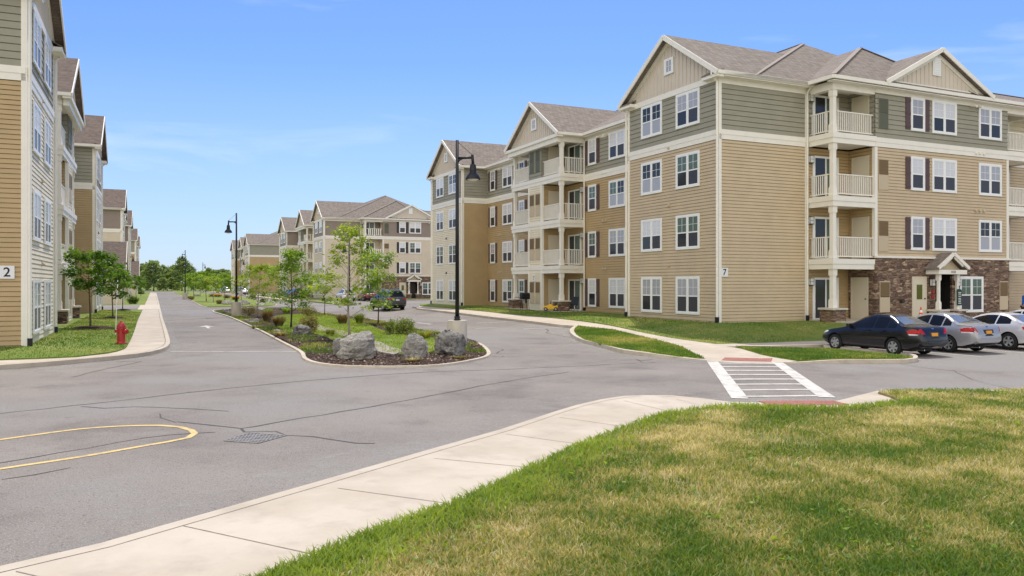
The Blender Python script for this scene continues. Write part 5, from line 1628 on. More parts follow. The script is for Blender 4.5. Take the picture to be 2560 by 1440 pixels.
boulder((752, 846), 50, 29, 41, "small dark boulder on the mulch beside the left lane", m='rockdark', depth=.8)
boulder((632, 808), 34, 14, 44, "flat pale stone block on the mulch near the left kerb", depth=.7, cuts=5, flat_top=.6)
boulder((571, 784), 22, 16, 47, "pale rock against the left of the round concrete lamp base", depth=.8, cuts=5, flat_top=.6)
boulder((694, 830), 30, 7, 49, "low flat rock sunk in the mulch by the left kerb", depth=.8)
boulder((712, 776), 26, 10, 53, "grey rock at the far edge of the island behind the full tree", m='rockdark', depth=.8)
boulder((648, 776), 30, 8, 55, "flat pale rock at the island's far end right of the lamp base", depth=.6)
boulder((568, 764), 24, 11, 57, "grey rock at the front edge of the second island", zf=z2, depth=.8)
boulder((611, 765), 26, 13, 59, "white veined rock on the second island right of the lamp pole", zf=z2, depth=.8)
boulder((492, 741), 16, 6, 63, "flat rock at the left edge of the second island", zf=z2, depth=.8)
boulder((652, 765), 24, 8, 64, "low rock at the right end of the second island", zf=z2, depth=.8)

# ---- grass blades
def inside(poly, X, Y):
    c = np.zeros(len(X), bool); n = len(poly)
    for i in range(n):
        x0, y0 = poly[i]; x1, y1 = poly[(i + 1) % n]
        if y0 == y1: continue
        m_ = ((y0 > Y) != (y1 > Y)) & (X < (x1 - x0) * (Y - y0) / (y1 - y0) + x0)
        c ^= m_
    return c
def blades(name, X, Y, Z, hgt, wd, m, label=None):
    n = len(X)
    a = NR.uniform(0, 6.283, n); h = hgt * NR.uniform(.5, 1.35, n); w_ = wd * NR.uniform(.6, 1.4, n)
    lx, ly = NR.normal(0, .42, n) * h, NR.normal(0, .42, n) * h
    dx, dy = np.cos(a) * w_, np.sin(a) * w_
    V = np.empty((n, 5, 3), np.float32)
    V[:, 0] = np.stack([X - dx, Y - dy, Z - .01], 1); V[:, 1] = np.stack([X + dx, Y + dy, Z - .01], 1)
    V[:, 2] = np.stack([X + lx * .4 + dx * .8, Y + ly * .4 + dy * .8, Z + h * .6], 1); V[:, 3] = np.stack([X + lx * .4 - dx * .8, Y + ly * .4 - dy * .8, Z + h * .6], 1)
    V[:, 4] = np.stack([X + lx * 1.2, Y + ly * 1.2, Z + h * .95], 1)
    me = bpy.data.meshes.new(name)
    me.vertices.add(5 * n); me.vertices.foreach_set('co', V.ravel())
    b = (np.arange(n, dtype=np.int32) * 5)[:, None]
    I = np.concatenate([b + np.array([0, 1, 2, 3]), b + np.array([3, 2, 4])], 1).ravel().astype(np.int32)
    me.loops.add(7 * n); me.loops.foreach_set('vertex_index', I)
    ls = np.concatenate([(np.arange(n) * 7)[:, None], (np.arange(n) * 7 + 4)[:, None]], 1).ravel().astype(np.int32)
    me.polygons.add(2 * n); me.polygons.foreach_set('loop_start', ls)
    me.materials.append(m); me.update(calc_edges=True)
    o = link(name, me); o['kind'] = 'stuff'
    tag(o, label, "grass")
    return o
def zarr(X, Y, f): return np.array([f(x, y) for x, y in zip(X, Y)])
def dist_path(path, X, Y):
    D = np.full(len(X), 1e9)
    for i in range(len(path) - 1):
        ax, ay = path[i]; bx, by = path[i + 1]
        L = (bx - ax) ** 2 + (by - ay) ** 2 + 1e-9
        t = np.clip(((X - ax) * (bx - ax) + (Y - ay) * (by - ay)) / L, 0, 1)
        D = np.minimum(D, np.hypot(X - ax - t * (bx - ax), Y - ay - t * (by - ay)))
    return D
def straw_mat(name, stops, s1, k=.62):
    """blades whose kind (green, olive, straw) changes in patches over the lawn and from blade to blade"""
    m = leaf_mat(name, (0, 0, 0), (1, 1, 1), .55, .35, s1)
    nt = m.node_tree
    tc = N(nt, "ShaderNodeTexCoord"); geo = N(nt, "ShaderNodeNewGeometry")
    n1 = N(nt, "ShaderNodeTexNoise", Scale=s1, Detail=4, Roughness=.6); n2 = N(nt, "ShaderNodeTexNoise", Scale=s1 * 4.5, Detail=3)
    for n_ in (n1, n2): nt.links.new(tc.outputs['Object'], n_.inputs['Vector'])
    wn = N(nt, "ShaderNodeTexWhiteNoise"); wn.noise_dimensions = '1D'; nt.links.new(geo.outputs['Random Per Island'], wn.inputs['W'])
    def ma(op, a_, b_, c_=None):
        q = N(nt, "ShaderNodeMath", operation=op)
        for i, v in enumerate((a_, b_, c_)):
            if v is None: continue
            if isinstance(v, (int, float)): q.inputs[i].default_value = v
            else: nt.links.new(v, q.inputs[i])
        return q.outputs[0]
    v = ma('MULTIPLY_ADD', n1.outputs['Fac'], 2.9, -1.20)
    v = ma('MULTIPLY_ADD', n2.outputs['Fac'], .9, v)
    v = ma('ADD', v, -.645)
    v = ma('MULTIPLY_ADD', wn.outputs['Value'], .72, v)
    r = N(nt, "ShaderNodeValToRGB"); el = r.color_ramp.elements
    el[0].position, el[0].color = stops[0][0], (*stops[0][1], 1); el[1].position, el[1].color = stops[-1][0], (*stops[-1][1], 1)
    for p_, c_ in stops[1:-1]: el.new(p_).color = (*c_, 1)
    nt.links.new(v, r.inputs['Fac'])
    for nd in nt.nodes:
        if nd.type == 'BSDF_PRINCIPLED': nt.links.new(r.outputs[0], nd.inputs['Base Color'])
        if nd.type == 'MIX_RGB' and nd.blend_type == 'MULTIPLY': nt.links.new(r.outputs[0], nd.inputs['Color1'])
    return m
M['blade_mix'] = straw_mat("mixed_lawn_blades", ((.0, srgb(92, 124, 48)), (.28, srgb(132, 150, 72)), (.5, srgb(168, 164, 104)), (.72, srgb(196, 184, 136)), (1.0, srgb(222, 212, 176))), .55)
M['blade_edge'] = leaf_mat("fresh_green_blades", srgb(116, 144, 56), srgb(164, 182, 84), .4, .4, 1.5)
M['blade_lawn'] = straw_mat("cut_lawn_blades", ((.0, srgb(84, 118, 42)), (.45, srgb(118, 142, 56)), (.75, srgb(156, 160, 84)), (1.0, srgb(196, 182, 122))), .35)
NB = 560000
d = 5.2 * (24 / 5.2) ** (NR.random(NB) ** .9)
uu = NR.uniform(500, 3300, NB)
X = (uu - CX) / F * d; Y = d
ok = inside(GRASS_OUT[:-1], X, Y)
X, Y, d = X[ok], Y[ok], d[ok]
edge = dist_path(E2s, X, Y)
near = edge < (.10 + .16 * np.sin(X * 2.1 + 1) * np.sin(Y * 1.7)) + .60 * NR.random(len(X)) ** 2.2
keep = near | (NR.random(len(X)) < .8)
X, Y, d, near = X[keep], Y[keep], d[keep], near[keep]
# thinner in the worn patches
pn = np.array([mnoise.noise(Vector((x * .9, y * .7, 3.3))) for x, y in zip(X, Y)])
ok = near | (NR.random(len(X)) > np.clip((pn - .22) * 2.2, 0, .75))
X, Y, d, near = X[ok], Y[ok], d[ok], near[ok]
sel = ~near
Zs = zarr(X, Y, zn)
blades("grass", X[sel], Y[sel], Zs[sel], .052 + .001 * d[sel], .0042 + .00032 * d[sel], M['blade_mix'], "dry patchy olive lawn in the foreground")
blades("grass", X[near], Y[near], Zs[near], .088 + .001 * d[near], .0052 + .0003 * d[near], M['blade_edge'], "fresh green grass fringe along the near pavement")
# clover and plantain leaves in greener patches
cl = []
for i in range(5200):
    x, y = NR.uniform(-2, 20), NR.uniform(6, 20)
    if mnoise.noise(Vector((x * .55 + 9, y * .6, 1.2))) > .12: cl.append((x, y))
cl = np.array(cl); ok = inside(GRASS_OUT[:-1], cl[:, 0], cl[:, 1]); cl = cl[ok]
me = leaf_mesh("clover", np.column_stack([cl, zarr(cl[:, 0], cl[:, 1], zn) + .045]), .07, M['leaf_green'], .25, 0, .7, 1.5)
o = link("clover", me); o['kind'] = 'stuff'; tag(o, "broad green weed leaves in the foreground lawn", "weeds")
def lawn_blades(poly, n, zf, h, wd, m, label):
    xs = [p[0] for p in poly]; ys = [p[1] for p in poly]
    X, Y = NR.uniform(min(xs), max(xs), n), NR.uniform(min(ys), max(ys), n)
    ok = inside(poly, X, Y); X, Y = X[ok], Y[ok]
    blades("grass", X, Y, zarr(X, Y, zf), h, wd, m, label)
lawn_blades(SL, 30000, lambda x, y: zkerb(x, y) + .015, .07, .012, M['blade_lawn'], "cut grass of the small lawn between walk and kerb")
lawn_blades(CI, 26000, lambda x, y: zkerb(x, y) + .015, .07, .012, M['blade_lawn'], "cut grass of the kerbed corner by the black car")
lawn_blades(IG, 60000, lambda x, y: zisl(x, y) + .03, .07, .013, M['blade_edge'], "green grass in the middle of the planted island")
lp_ = [LIs[i] for i in range(len(LIs)) if LIs[i][1] < 62]
lawn_blades(lp_ + [locL(40, 0), locL(0, -.05), locL(-.05, 3), (-22, 22)], 90000, zlawnL, .045, .012, M['blade_lawn'], "cut grass of the lawn before the left building")
lawn_blades([p for p in fm if p[1] < 66] + [loc7(STB, .2), loc7(-1.7, 5.2), loc7(0, .1), loc7(30, .1)], 90000, zlawn7, .05, .012, M['blade_lawn'], "cut grass of the lawn before the big right building")
# ragged grass and weeds on the mulch
wx = []
for i in range(26000):
    k = NR.integers(0, len(inn)); t = NR.random() ** 1.5
    p = np.array(inn[k]) * (1 - t * .35) + np.array([ICX, ICY]) * t * .35
    p += NR.normal(0, .15, 2)
    if mnoise.noise(Vector((p[0] * .8, p[1] * .8, 5.5))) > -.02 and p[1] > 26.5: wx.append(p)
wx = np.array(wx); ok = inside(inn, wx[:, 0], wx[:, 1]); wx = wx[ok]
blades("grass", wx[:, 0], wx[:, 1], zarr(wx[:, 0], wx[:, 1], zisl), .10, .012, M['blade_lawn'], "ragged grass creeping over the island mulch")
# bark chips
cx = []
for i in range(9000):
    x, y = NR.uniform(-9, 0), NR.uniform(22.5, 36)
    cx.append((x, y))
cx = np.array(cx); ok = inside(inn, cx[:, 0], cx[:, 1]) & ~inside(IG, cx[:, 0], cx[:, 1]); cx = cx[ok]
M['chip'] = leaf_mat("bark_chips", srgb(70, 52, 42), srgb(140, 116, 94), .5, 0.0, 3)
o = link("bark_chips", leaf_mesh("bark_chips", np.column_stack([cx, zarr(cx[:, 0], cx[:, 1], zisl) + .015]), .085, M['chip'], .15, 0, .5, 1.5)); o['kind'] = 'stuff'; tag(o, "loose bark chips on the island's planting bed", "mulch")
# ------------------------------------------------------------------ cars
def paint(name, col, metal=.35, rough=.28):
    return mat(name, col, rough, metal=metal, coat=.9, spec=.5)
M['carblack'] = mat("midnight_paint", srgb(16, 16, 26), .25, coat=.55, spec=.4)
M['carsilver'] = paint("silver_paint", srgb(158, 158, 162), .3)
M['carsilver2'] = paint("light_silver_paint", srgb(196, 196, 200), .15)
M['cargrey'] = paint("graphite_paint", srgb(84, 86, 90), .5)
M['carwhite'] = paint("white_paint", srgb(228, 228, 228), 0)
M['carblue'] = paint("blue_paint", srgb(34, 60, 140), .2)
M['carmaroon'] = paint("maroon_paint", srgb(84, 26, 34), .3)
M['cargreen'] = paint("grey_green_paint", srgb(150, 166, 156), .4)
M['carglass'] = mat("car_glass", srgb(18, 19, 22), .12, spec=.3)
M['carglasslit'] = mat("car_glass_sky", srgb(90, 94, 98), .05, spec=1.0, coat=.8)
M['tyre'] = mat("tyre_rubber", srgb(26, 26, 27), .85)
M['rim'] = mat("alloy_wheel", srgb(190, 192, 196), .3, metal=.7)
M['tail'] = mat("red_tail_lamp", srgb(178, 14, 18), .25, coat=.2, spec=.3)
M['lampclear'] = mat("clear_lamp", srgb(214, 214, 216), .1, coat=1.0)
M['plate'] = mat("orange_plate", srgb(226, 156, 52), .5)
M['platewhite'] = mat("white_plate", srgb(220, 222, 226), .5)
M['plastic'] = mat("black_plastic", srgb(34, 34, 36), .6)
M['chrome'] = mat("chrome", srgb(210, 212, 216), .12, metal=1.0)

PROF = {   # side outline: upper line (x from the nose, z), roof included; belt line; widths
    'sedan': dict(L=4.5, W=1.74, top=[(0, .52), (.05, .66), (.45, .80), (1.0, .90), (1.28, .95), (2.02, 1.36), (2.35, 1.445), (2.75, 1.465), (3.15, 1.42), (3.80, 1.10), (3.95, 1.075), (4.32, 1.06), (4.44, .98), (4.5, .62)],
                  belt=[(0, .50), (.05, .62), (.45, .74), (1.0, .84), (1.28, .89), (2.0, .92), (3.1, .96), (3.80, 1.0), (4.32, .985), (4.44, .90), (4.5, .58)],
                  sill=.22, ax=(.86, 3.47), r=.315, roofw=.56, win=(1.30, 2.06, 3.14, 3.84)),
    'coupe': dict(L=4.6, W=1.80, top=[(0, .50), (.06, .64), (.5, .78), (1.1, .88), (1.42, .93), (2.2, 1.33), (2.6, 1.41), (3.0, 1.415), (3.4, 1.36), (4.05, 1.08), (4.25, 1.06), (4.42, 1.04), (4.54, .94), (4.6, .62)],
                  belt=[(0, .48), (.06, .60), (.5, .72), (1.1, .82), (1.42, .87), (2.2, .91), (3.3, .97), (4.05, 1.0), (4.42, .97), (4.54, .87), (4.6, .58)],
                  sill=.22, ax=(.92, 3.62), r=.325, roofw=.56, win=(1.44, 2.24, 3.36, 4.08)),
    'suv': dict(L=4.6, W=1.84, top=[(0, .62), (.05, .82), (.4, .96), (1.0, 1.04), (1.2, 1.08), (1.85, 1.56), (2.2, 1.66), (2.9, 1.70), (3.7, 1.68), (4.15, 1.62), (4.32, 1.35), (4.46, 1.08), (4.54, .96), (4.6, .62)],
                belt=[(0, .58), (.05, .78), (.4, .90), (1.0, .98), (1.2, 1.02), (2.0, 1.05), (3.4, 1.10), (4.15, 1.12), (4.32, 1.08), (4.46, 1.0), (4.54, .90), (4.6, .58)],
                sill=.30, ax=(.88, 3.54), r=.345, roofw=.62, win=(1.22, 1.90, 4.0, 4.3)),
}
def lerp1(pts, x):
    for (x0, y0), (x1, y1) in zip(pts, pts[1:]):
        if x <= x1: return y0 + (y1 - y0) * max(0, (x - x0)) / (x1 - x0 + 1e-9)
    return pts[-1][1]
def sm1(pts, x, h=.07):
    return (lerp1(pts, x - h) + 2 * lerp1(pts, x) + lerp1(pts, x + h)) / 4

CARC = {}
def car_meshes(kind):
    if kind in CARC: return CARC[kind]
    p = PROF[kind]; L, W = p['L'], p['W']
    xs = sorted(set([0, .03, .08, .16] + [.26 + i * .13 for i in range(int((L - .5) / .13))] + [L - .2, L - .12, L - .06, L - .02, L]))
    rows = []
    for x in xs:
        e = min(x, L - x)
        wf = 1 - .30 * max(0, 1 - min(x, 1.2) / .75) ** 2.2 - .22 * max(0, 1 - (L - x) / .6) ** 2.2
        hw = W / 2 * min(1, wf)
        zt = max(sm1(p['top'], x), .35); zb = min(sm1(p['belt'], x), zt - .02)
        s = p['sill'] + .20 * max(0, 1 - x / .5) ** 1.5 * .6 + .18 * max(0, 1 - (L - x) / .55) ** 1.5
        cab = max(0, min(1, (zt - zb - .06) / .36))
        rw = hw * (.96 - (.96 - p['roofw'] / (W / 2) * .98) * cab) if cab > 0 else hw * .93
        top_edge = zb + (zt - zb) * (.80 if cab > .25 else .55)
        zm = s + (zb - s) * .45
        sec = [(0, s), (hw * .80, s), (hw * .955, s + .05), (hw * .985, s + (zm - s) * .55), (hw, zm), (hw * .995, zm + (zb - zm) * .5), (hw * .965, zb - .03), (hw * .94, zb), (hw * .94 + (rw - hw * .94) * .5, zb + (top_edge - zb) * .55), (rw, top_edge), (rw * .88, zt - (zt - top_edge) * .28), (rw * .55, zt - .006), (0, zt)]
        rows.append((x, sec))
    n = len(rows[0][1]); V, Fc = [], []
    for x, sec in rows:
        for (y, z) in sec: V.append((x - L / 2, y, z))
        for (y, z) in sec[-2:0:-1]: V.append((x - L / 2, -y, z))
    m_ = 2 * n - 2
    for i in range(len(rows) - 1):
        for k in range(m_):
            a, b = i * m_ + k, i * m_ + (k + 1) % m_
            Fc.append((a, b, b + m_, a + m_))
    Fc.append(tuple(range(m_))[::-1]); Fc.append(tuple(range((len(rows) - 1) * m_, len(rows) * m_)))
    me = bpy.data.meshes.new("hull"); me.from_pydata(V, [], Fc)
    recalc(me)
    ob = bpy.data.objects.new("hull", me); COL.objects.link(ob)
    # wheel openings
    cut = MB()
    for ax in p['ax']:
        for sgn in (1, -1):
            P = []; seg = 28; r = p['r'] + .055
            for yy in (W / 2 - .30, W / 2 + .2):
                for k in range(seg):
                    a = 2 * math.pi * k / seg
                    P.append((ax - L / 2 + r * math.cos(a), sgn * yy, p['r'] + r * math.sin(a)))
            fs = [tuple(range(seg)), tuple(range(seg, 2 * seg))] + [(k, (k + 1) % seg, seg + (k + 1) % seg, seg + k) for k in range(seg)]
            cut.add(P, fs)
    cm_ = cut.mesh("cut", M['plastic']); recalc(cm_)
    co = bpy.data.objects.new("cut", cm_); COL.objects.link(co)
    mo = ob.modifiers.new("b", 'BOOLEAN'); mo.object = co; mo.operation = 'DIFFERENCE'; mo.solver = 'EXACT'
    dg = bpy.context.evaluated_depsgraph_get()
    hull = bpy.data.meshes.new_from_object(ob.evaluated_get(dg))
    bvh = BVHTree.FromObject(ob.evaluated_get(dg), dg)
    bpy.data.objects.remove(ob); bpy.data.objects.remove(co)
    hull.materials.clear()
    # faces inside the wheel openings get the dark lining
    mi = []
    for f in hull.polygons:
        c = f.center; dk = 0
        for ax in p['ax']:
            d = math.hypot(c.x - (ax - L / 2), c.z - p['r'])
            if d < p['r'] + .06 and abs(c.y) < W / 2 - .02 and (abs(abs(f.normal.y)) > .9 and abs(c.y) < W / 2 - .28 or d > p['r'] + .045 and abs(f.normal.y) < .5): dk = 1
        if f.normal.z < -.8 and c.z < .45: dk = 1
        mi.append(dk)
    hull.materials.append(None); hull.materials.append(M['plastic'])
    hull.polygons.foreach_set('material_index', mi)
    hull.polygons.foreach_set('use_smooth', [True] * len(mi))
    hull.set_sharp_from_angle(angle=R(38)) if hasattr(hull, 'set_sharp_from_angle') else None
    hull.name = "body"
    CARC[kind] = (hull, bvh, p)
    return CARC[kind]

def decal(bvh, poly, axis, sgn, lift, m, name, parent, rings=5):
    """outline projected on the car body and set a few millimetres proud; axis 1 = from the side (x, z), 0 = from an end (y, z), 2 = from above (x, y)"""
    cx_ = sum(q[0] for q in poly) / len(poly); cy_ = sum(q[1] for q in poly) / len(poly)
    dense_ = []
    for i in range(len(poly)):
        a, b = poly[i], poly[(i + 1) % len(poly)]
        k = max(1, int(math.hypot(b[0] - a[0], b[1] - a[1]) / .10))
        for j in range(k): dense_.append((a[0] + (b[0] - a[0]) * j / k, a[1] + (b[1] - a[1]) * j / k))
    n = len(dense_); V = []
    def proj(u, v):
        if axis == 1: o, d = Vector((u, 3 * sgn, v)), Vector((0, -sgn, 0))
        elif axis == 0: o, d = Vector((4 * sgn, u, v)), Vector((-sgn, 0, 0))
        else: o, d = Vector((u, v, 4)), Vector((0, 0, -1))
        h = bvh.ray_cast(o, d)
        if h[0] is None: return None
        nn = h[1] if h[1].dot(d) < 0 else -h[1]
        return h[0] + nn * lift
    for r in range(rings, 0, -1):
        f = r / rings
        for (u, v) in dense_: V.append(proj(cx_ + (u - cx_) * f, cy_ + (v - cy_) * f))
    V.append(proj(cx_, cy_))
    last = next((q for q in V if q is not None), None)
    if last is None: return None
    V2 = []
    for q in V:
        if q is not None: last = q
        V2.append(tuple(last))
    fs = []
    for r in range(rings - 1):
        for k in range(n): fs.append((r * n + k, r * n + (k + 1) % n, (r + 1) * n + (k + 1) % n, (r + 1) * n + k))
    for k in range(n): fs.append(((rings - 1) * n + k, (rings - 1) * n + (k + 1) % n, len(V) - 1))
    mb = MB(); mb.add(V2, fs)
    o = mb.build(name, m, parent, True)
    return o

WHEELC = {}
def wheel(parent, x, y, r, sgn, spokes=7, wide=False):
    key = (round(r, 3), spokes, wide)
    if key not in WHEELC:
        t = MB()
        prof = [(r * .62, -.10), (r * .90, -.105), (r * .985, -.085), (r, -.05), (r, .05), (r * .985, .085), (r * .90, .105), (r * .62, .10)]
        P, fs, seg = [], [], 32
        for q, yy in prof:
            for k in range(seg):
                a = 2 * math.pi * k / seg; P.append((q * math.cos(a), yy, q * math.sin(a)))
        for i in range(len(prof) - 1):
            for k in range(seg): fs.append((i * seg + k, i * seg + (k + 1) % seg, (i + 1) * seg + (k + 1) % seg, (i + 1) * seg + k))
        t.add(P, fs)
        rm = MB(); R0 = r * .64
        P, fs = [], []
        for q, yy in ((R0 * 1.02, .10), (R0 * .90, .10), (R0 * .86, .06), (R0 * .84, -.05)):
            for k in range(seg):
                a = 2 * math.pi * k / seg; P.append((q * math.cos(a), yy, q * math.sin(a)))
        for i in range(3):
            for k in range(seg): fs.append((i * seg + k, i * seg + (k + 1) % seg, (i + 1) * seg + (k + 1) % seg, (i + 1) * seg + k))
        rm.add(P, fs)
        hw_ = R0 * (.20 if wide else .12)
        for s in range(spokes):
            a = 2 * math.pi * s / spokes + .3
            c_, s_ = math.cos(a), math.sin(a)
            def q(rad, off, yy): return (rad * c_ - off * s_, yy, rad * s_ + off * c_)
            P = [q(R0 * .12, -hw_ * .9, .095), q(R0 * .12, hw_ * .9, .095), q(R0 * .88, hw_, .085), q(R0 * .88, -hw_, .085)]
            P += [(a0, .05, c0) for (a0, b0, c0) in P]
            rm.add(P, [(0, 1, 2, 3), (7, 6, 5, 4), (0, 4, 5, 1), (1, 5, 6, 2), (2, 6, 7, 3), (3, 7, 4, 0)])
        P = [(0, .10, 0)] + [(R0 * .24 * math.cos(k * .5236), .10, R0 * .24 * math.sin(k * .5236)) for k in range(12)]
        rm.add(P, [(0, 1 + k, 1 + (k + 1) % 12) for k in range(12)])
        bk = [(0, -.02, 0)] + [(R0 * .9 * math.cos(k * .3927), -.02, R0 * .9 * math.sin(k * .3927)) for k in range(16)]
        dsk = MB(); dsk.add(bk, [(0, 1 + k, 1 + (k + 1) % 16) for k in range(16)])
        WHEELC[key] = (t.mesh("tyre", M['tyre'], True), rm.mesh("rim", M['rim']), dsk.mesh("brake_disc", M['plastic']))
    t, rm, dk = WHEELC[key]
    w_ = empty("wheel", (x, y, r)); w_.parent = parent
    w_.rotation_euler = (0, 0, 0 if sgn > 0 else math.pi)
    link("tyre", t, w_); link("rim", rm, w_); link("brake_disc", dk, w_)

def car(kind, m, xy, heading, label, plate='plate', z=None, name="sedan", cat="car", spokes=7, wide=False, lit=False, group=None, tails='sedan', detail=True, badge=None):
    hull, bvh, p = car_meshes(kind); L, W = p['L'], p['W']
    z = gz(*xy) if z is None else z
    o = empty(name, (xy[0], xy[1], z), heading, label, cat, group)      # local -X is the nose
    b = link("body", hull.copy(), o); b.data.materials[0] = m
    h = L / 2
    xw0, xr0, xr1, xw1 = [v - h for v in p['win']]
    zb = lambda x: sm1(p['belt'], x + h) + .015
    zt = lambda x: sm1(p['top'], x + h)
    gm_ = M['carglass']
    suv = kind == 'suv'
    for sgn in (1, -1):
        # side glass in front, rear and quarter panes, pillars between
        xp = (xr0 + xr1) / 2 - .02; x3 = xr1 + (.16 if not suv else .0)
        def zc(x): return min(zt(x) - (.10 if not suv else .12), 9)
        def pane(x0, x1, nm="window"):
            k = 6; P = [(x0 + (x1 - x0) * i / k, zb(x0 + (x1 - x0) * i / k)) for i in range(k + 1)]
            P += [(x1 + (x0 - x1) * i / k, max(zb(x1 + (x0 - x1) * i / k) + .01, zc(x1 + (x0 - x1) * i / k))) for i in range(k + 1)]
            decal(bvh, P, 1, sgn, .006, gm_, nm, o, 3)
        if kind == 'coupe':
            pane(xw0 + .30, xp + .25); pane(xp + .31, xr1 + .30)
        elif suv:
            pane(xw0 + .22, xp - .25); pane(xp - .19, xp + .68); pane(xp + .76, xw1 - .12)
        else:
            pane(xw0 + .22, xp); pane(xp + .06, x3 - .14); pane(x3 - .08, x3 + .26)
        if detail:
            # seams, handles, mirror
            for xs_ in ([xp + .03, x3 - .02] if kind == 'sedan' else [xp + .28] if kind == 'coupe' else [xp - .22, xp + .72]):
                P = [(xs_ - .004, p['sill'] + .10), (xs_ + .004, p['sill'] + .10), (xs_ + .004, zb(xs_) - .02), (xs_ - .004, zb(xs_) - .02)]
                decal(bvh, P, 1, sgn, .002, M['plastic'], "door_seam", o, 1)
                hx = xs_ - .16
                P = [(hx - .10, zb(hx) - .12), (hx + .08, zb(hx) - .12), (hx + .08, zb(hx) - .085), (hx - .10, zb(hx) - .085)]
                decal(bvh, P, 1, sgn, .018, m, "door_handle", o, 1)
            mr = MB(); mr.box(xw0 + .22, xw0 + .36, sgn * (W / 2 - .06), sgn * (W / 2 + .13), zb(xw0 + .3) + .01, zb(xw0 + .3) + .15)
            mr.build("wing_mirror", m, o, bevel=.03)
            P = [(-h + .9, p['sill'] + .25), (h - 1.3, p['sill'] + .29), (h - 1.3, p['sill'] + .33), (-h + .9, p['sill'] + .29)]
            decal(bvh, P, 1, sgn, .010, m, "rub_strip", o, 1)
        # head lamp
        P = [(-h + .10, .60 if not suv else .74), (-h + .52, .72 if not suv else .88), (-h + .50, .80 if not suv else .96), (-h + .16, .70 if not suv else .84)]
        decal(bvh, P, 1, sgn, .006, M['lampclear'], "headlight", o, 2)
        # tail lamps wrap round the corner
        if suv:
            P = [(h - .42, 1.06), (h - .16, 1.02), (h - .10, .92), (h - .24, .94)]
            decal(bvh, P, 1, sgn, .006, M['tail'], "taillight", o, 3)
            decal(bvh, [(sgn * .50, .92), (sgn * .84, .92), (sgn * .84, 1.06), (sgn * .50, 1.0)], 0, 1, .006, M['tail'], "taillight", o, 3)
        else:
            t0 = .47 if tails == 'sedan' else .56
            P = [(h - t0, .90), (h - .30, .96), (h - .02, .96), (h - .0, .80), (h - t0 + .05, .80)]
            decal(bvh, P, 1, sgn, .006, M['tail'], "taillight", o, 3)
            P = [(sgn * .46, .80), (sgn * .85, .80), (sgn * .85, .96), (sgn * .56, .975)] if tails == 'sedan' else [(sgn * .58, .78), (sgn * .86, .80), (sgn * .86, .98), (sgn * .66, .98)]
            decal(bvh, P, 0, 1, .006, M['tail'], "taillight", o, 3)
            P = [(h - t0 + .05, .80), (h - .0, .80), (h - .0, .755), (h - t0 + .10, .755)]
            decal(bvh, P, 1, sgn, .006, M['lampclear'], "reversing_light", o, 2)
        for ax in p['ax']: wheel(o, ax - h, sgn * (W / 2 - .115), p['r'], sgn, spokes, wide)
    # windscreen, rear glass
    k = 5
    def roofw(x): return (p['roofw'] + .02) if True else 0
    f0, f1 = xw0 + .08, xr0 - .05
    P = [(f0, -W / 2 * .70), (f0 - .06, 0), (f0, W / 2 * .70), (f1, p['roofw'] * .90), (f1 - .02, 0), (f1, -p['roofw'] * .90)]
    decal(bvh, P, 2, 1, .006, gm_, "windscreen", o, 4)
    if suv:
        P = [(-.58, 1.14), (.58, 1.14), (.52, 1.50), (-.52, 1.50)]
        decal(bvh, P, 0, 1, .006, gm_, "rear_window", o, 4)
        sp = MB(); sp.box(h - .62, h - .28, -.60, .60, 1.655, 1.69); sp.build("roof_spoiler", m, o, bevel=.015)
        for sgn in (1, -1):
            rk = MB(); rk.tube([(-.9, sgn * .55, 1.66), (-.75, sgn * .55, 1.75), (1.2, sgn * .55, 1.76), (1.4, sgn * .55, 1.67)], .018, 6); rk.build("roof_rail", M['chrome'], o)
    else:
        r0, r1 = xr1 + .10, xw1 - .06
        P = [(r0, -p['roofw'] * .90), (r0 + .02, 0), (r0, p['roofw'] * .90), (r1, W / 2 * .72), (r1 + .05, 0), (r1, -W / 2 * .72)]
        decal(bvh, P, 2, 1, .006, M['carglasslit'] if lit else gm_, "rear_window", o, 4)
        decal(bvh, [(h - .30, -.55), (h - .30, .55), (h - .31, .55), (h - .31, -.55)], 2, 1, .002, M['plastic'], "boot_seam", o, 1)
    zpl = .76 if not suv else .86
    pl = MB(); xx = bvh.ray_cast(Vector((4, 0, zpl)), Vector((-1, 0, 0)))[0].x
    pl.box(xx - .02, xx + .012, -.155, .155, zpl - .08, zpl + .08)
    pl.build("number_plate", M[plate], o)
    decal(bvh, [(-.24, zpl - .11), (.24, zpl - .11), (.28, zpl + .12), (-.28, zpl + .12)], 0, 1, .003, M['plastic'] if not suv else M['cargrey'], "plate_recess", o, 2)
    if detail:
        for q in ((-.72, .72),):
            zz = p['sill'] + .12
            decal(bvh, [(q[0], zz + .20), (q[1], zz + .20), (q[1], zz + .235), (q[0], zz + .235)], 0, 1, .012, m, "bumper_trim", o, 2)
        decal(bvh, [(-.70, p['sill'] + .10), (.70, p['sill'] + .10), (.66, p['sill'] + .13), (-.66, p['sill'] + .13)], 0, 1, .004, M['chrome'] if badge else M['plastic'], "bumper_strip", o, 2)
        decal(bvh, [(-.06, .965 if not suv else 1.0), (.06, .965 if not suv else 1.0), (.06, 1.005 if not suv else 1.05), (-.06, 1.005 if not suv else 1.05)], 0, 1, .008, M['chrome'], "badge", o, 2)
        ex = MB(); ex.tube([(h - .35, -.5, .25), (h - .03, -.5, .25)], .03, 8); ex.build("exhaust", M['chrome'], o)
    us = MB(); us.box(-h + .55, h - .55, -W / 2 + .38, W / 2 - .38, .17, .32); us.build("underbody", M['plastic'], o)
    return o

HP = ANG_R - R(90)                      # nose towards the building: local -X along dA
def bay(b, a0=-8.75): return loc7(a0, b)
G_P = "cars parked nose in along the building"
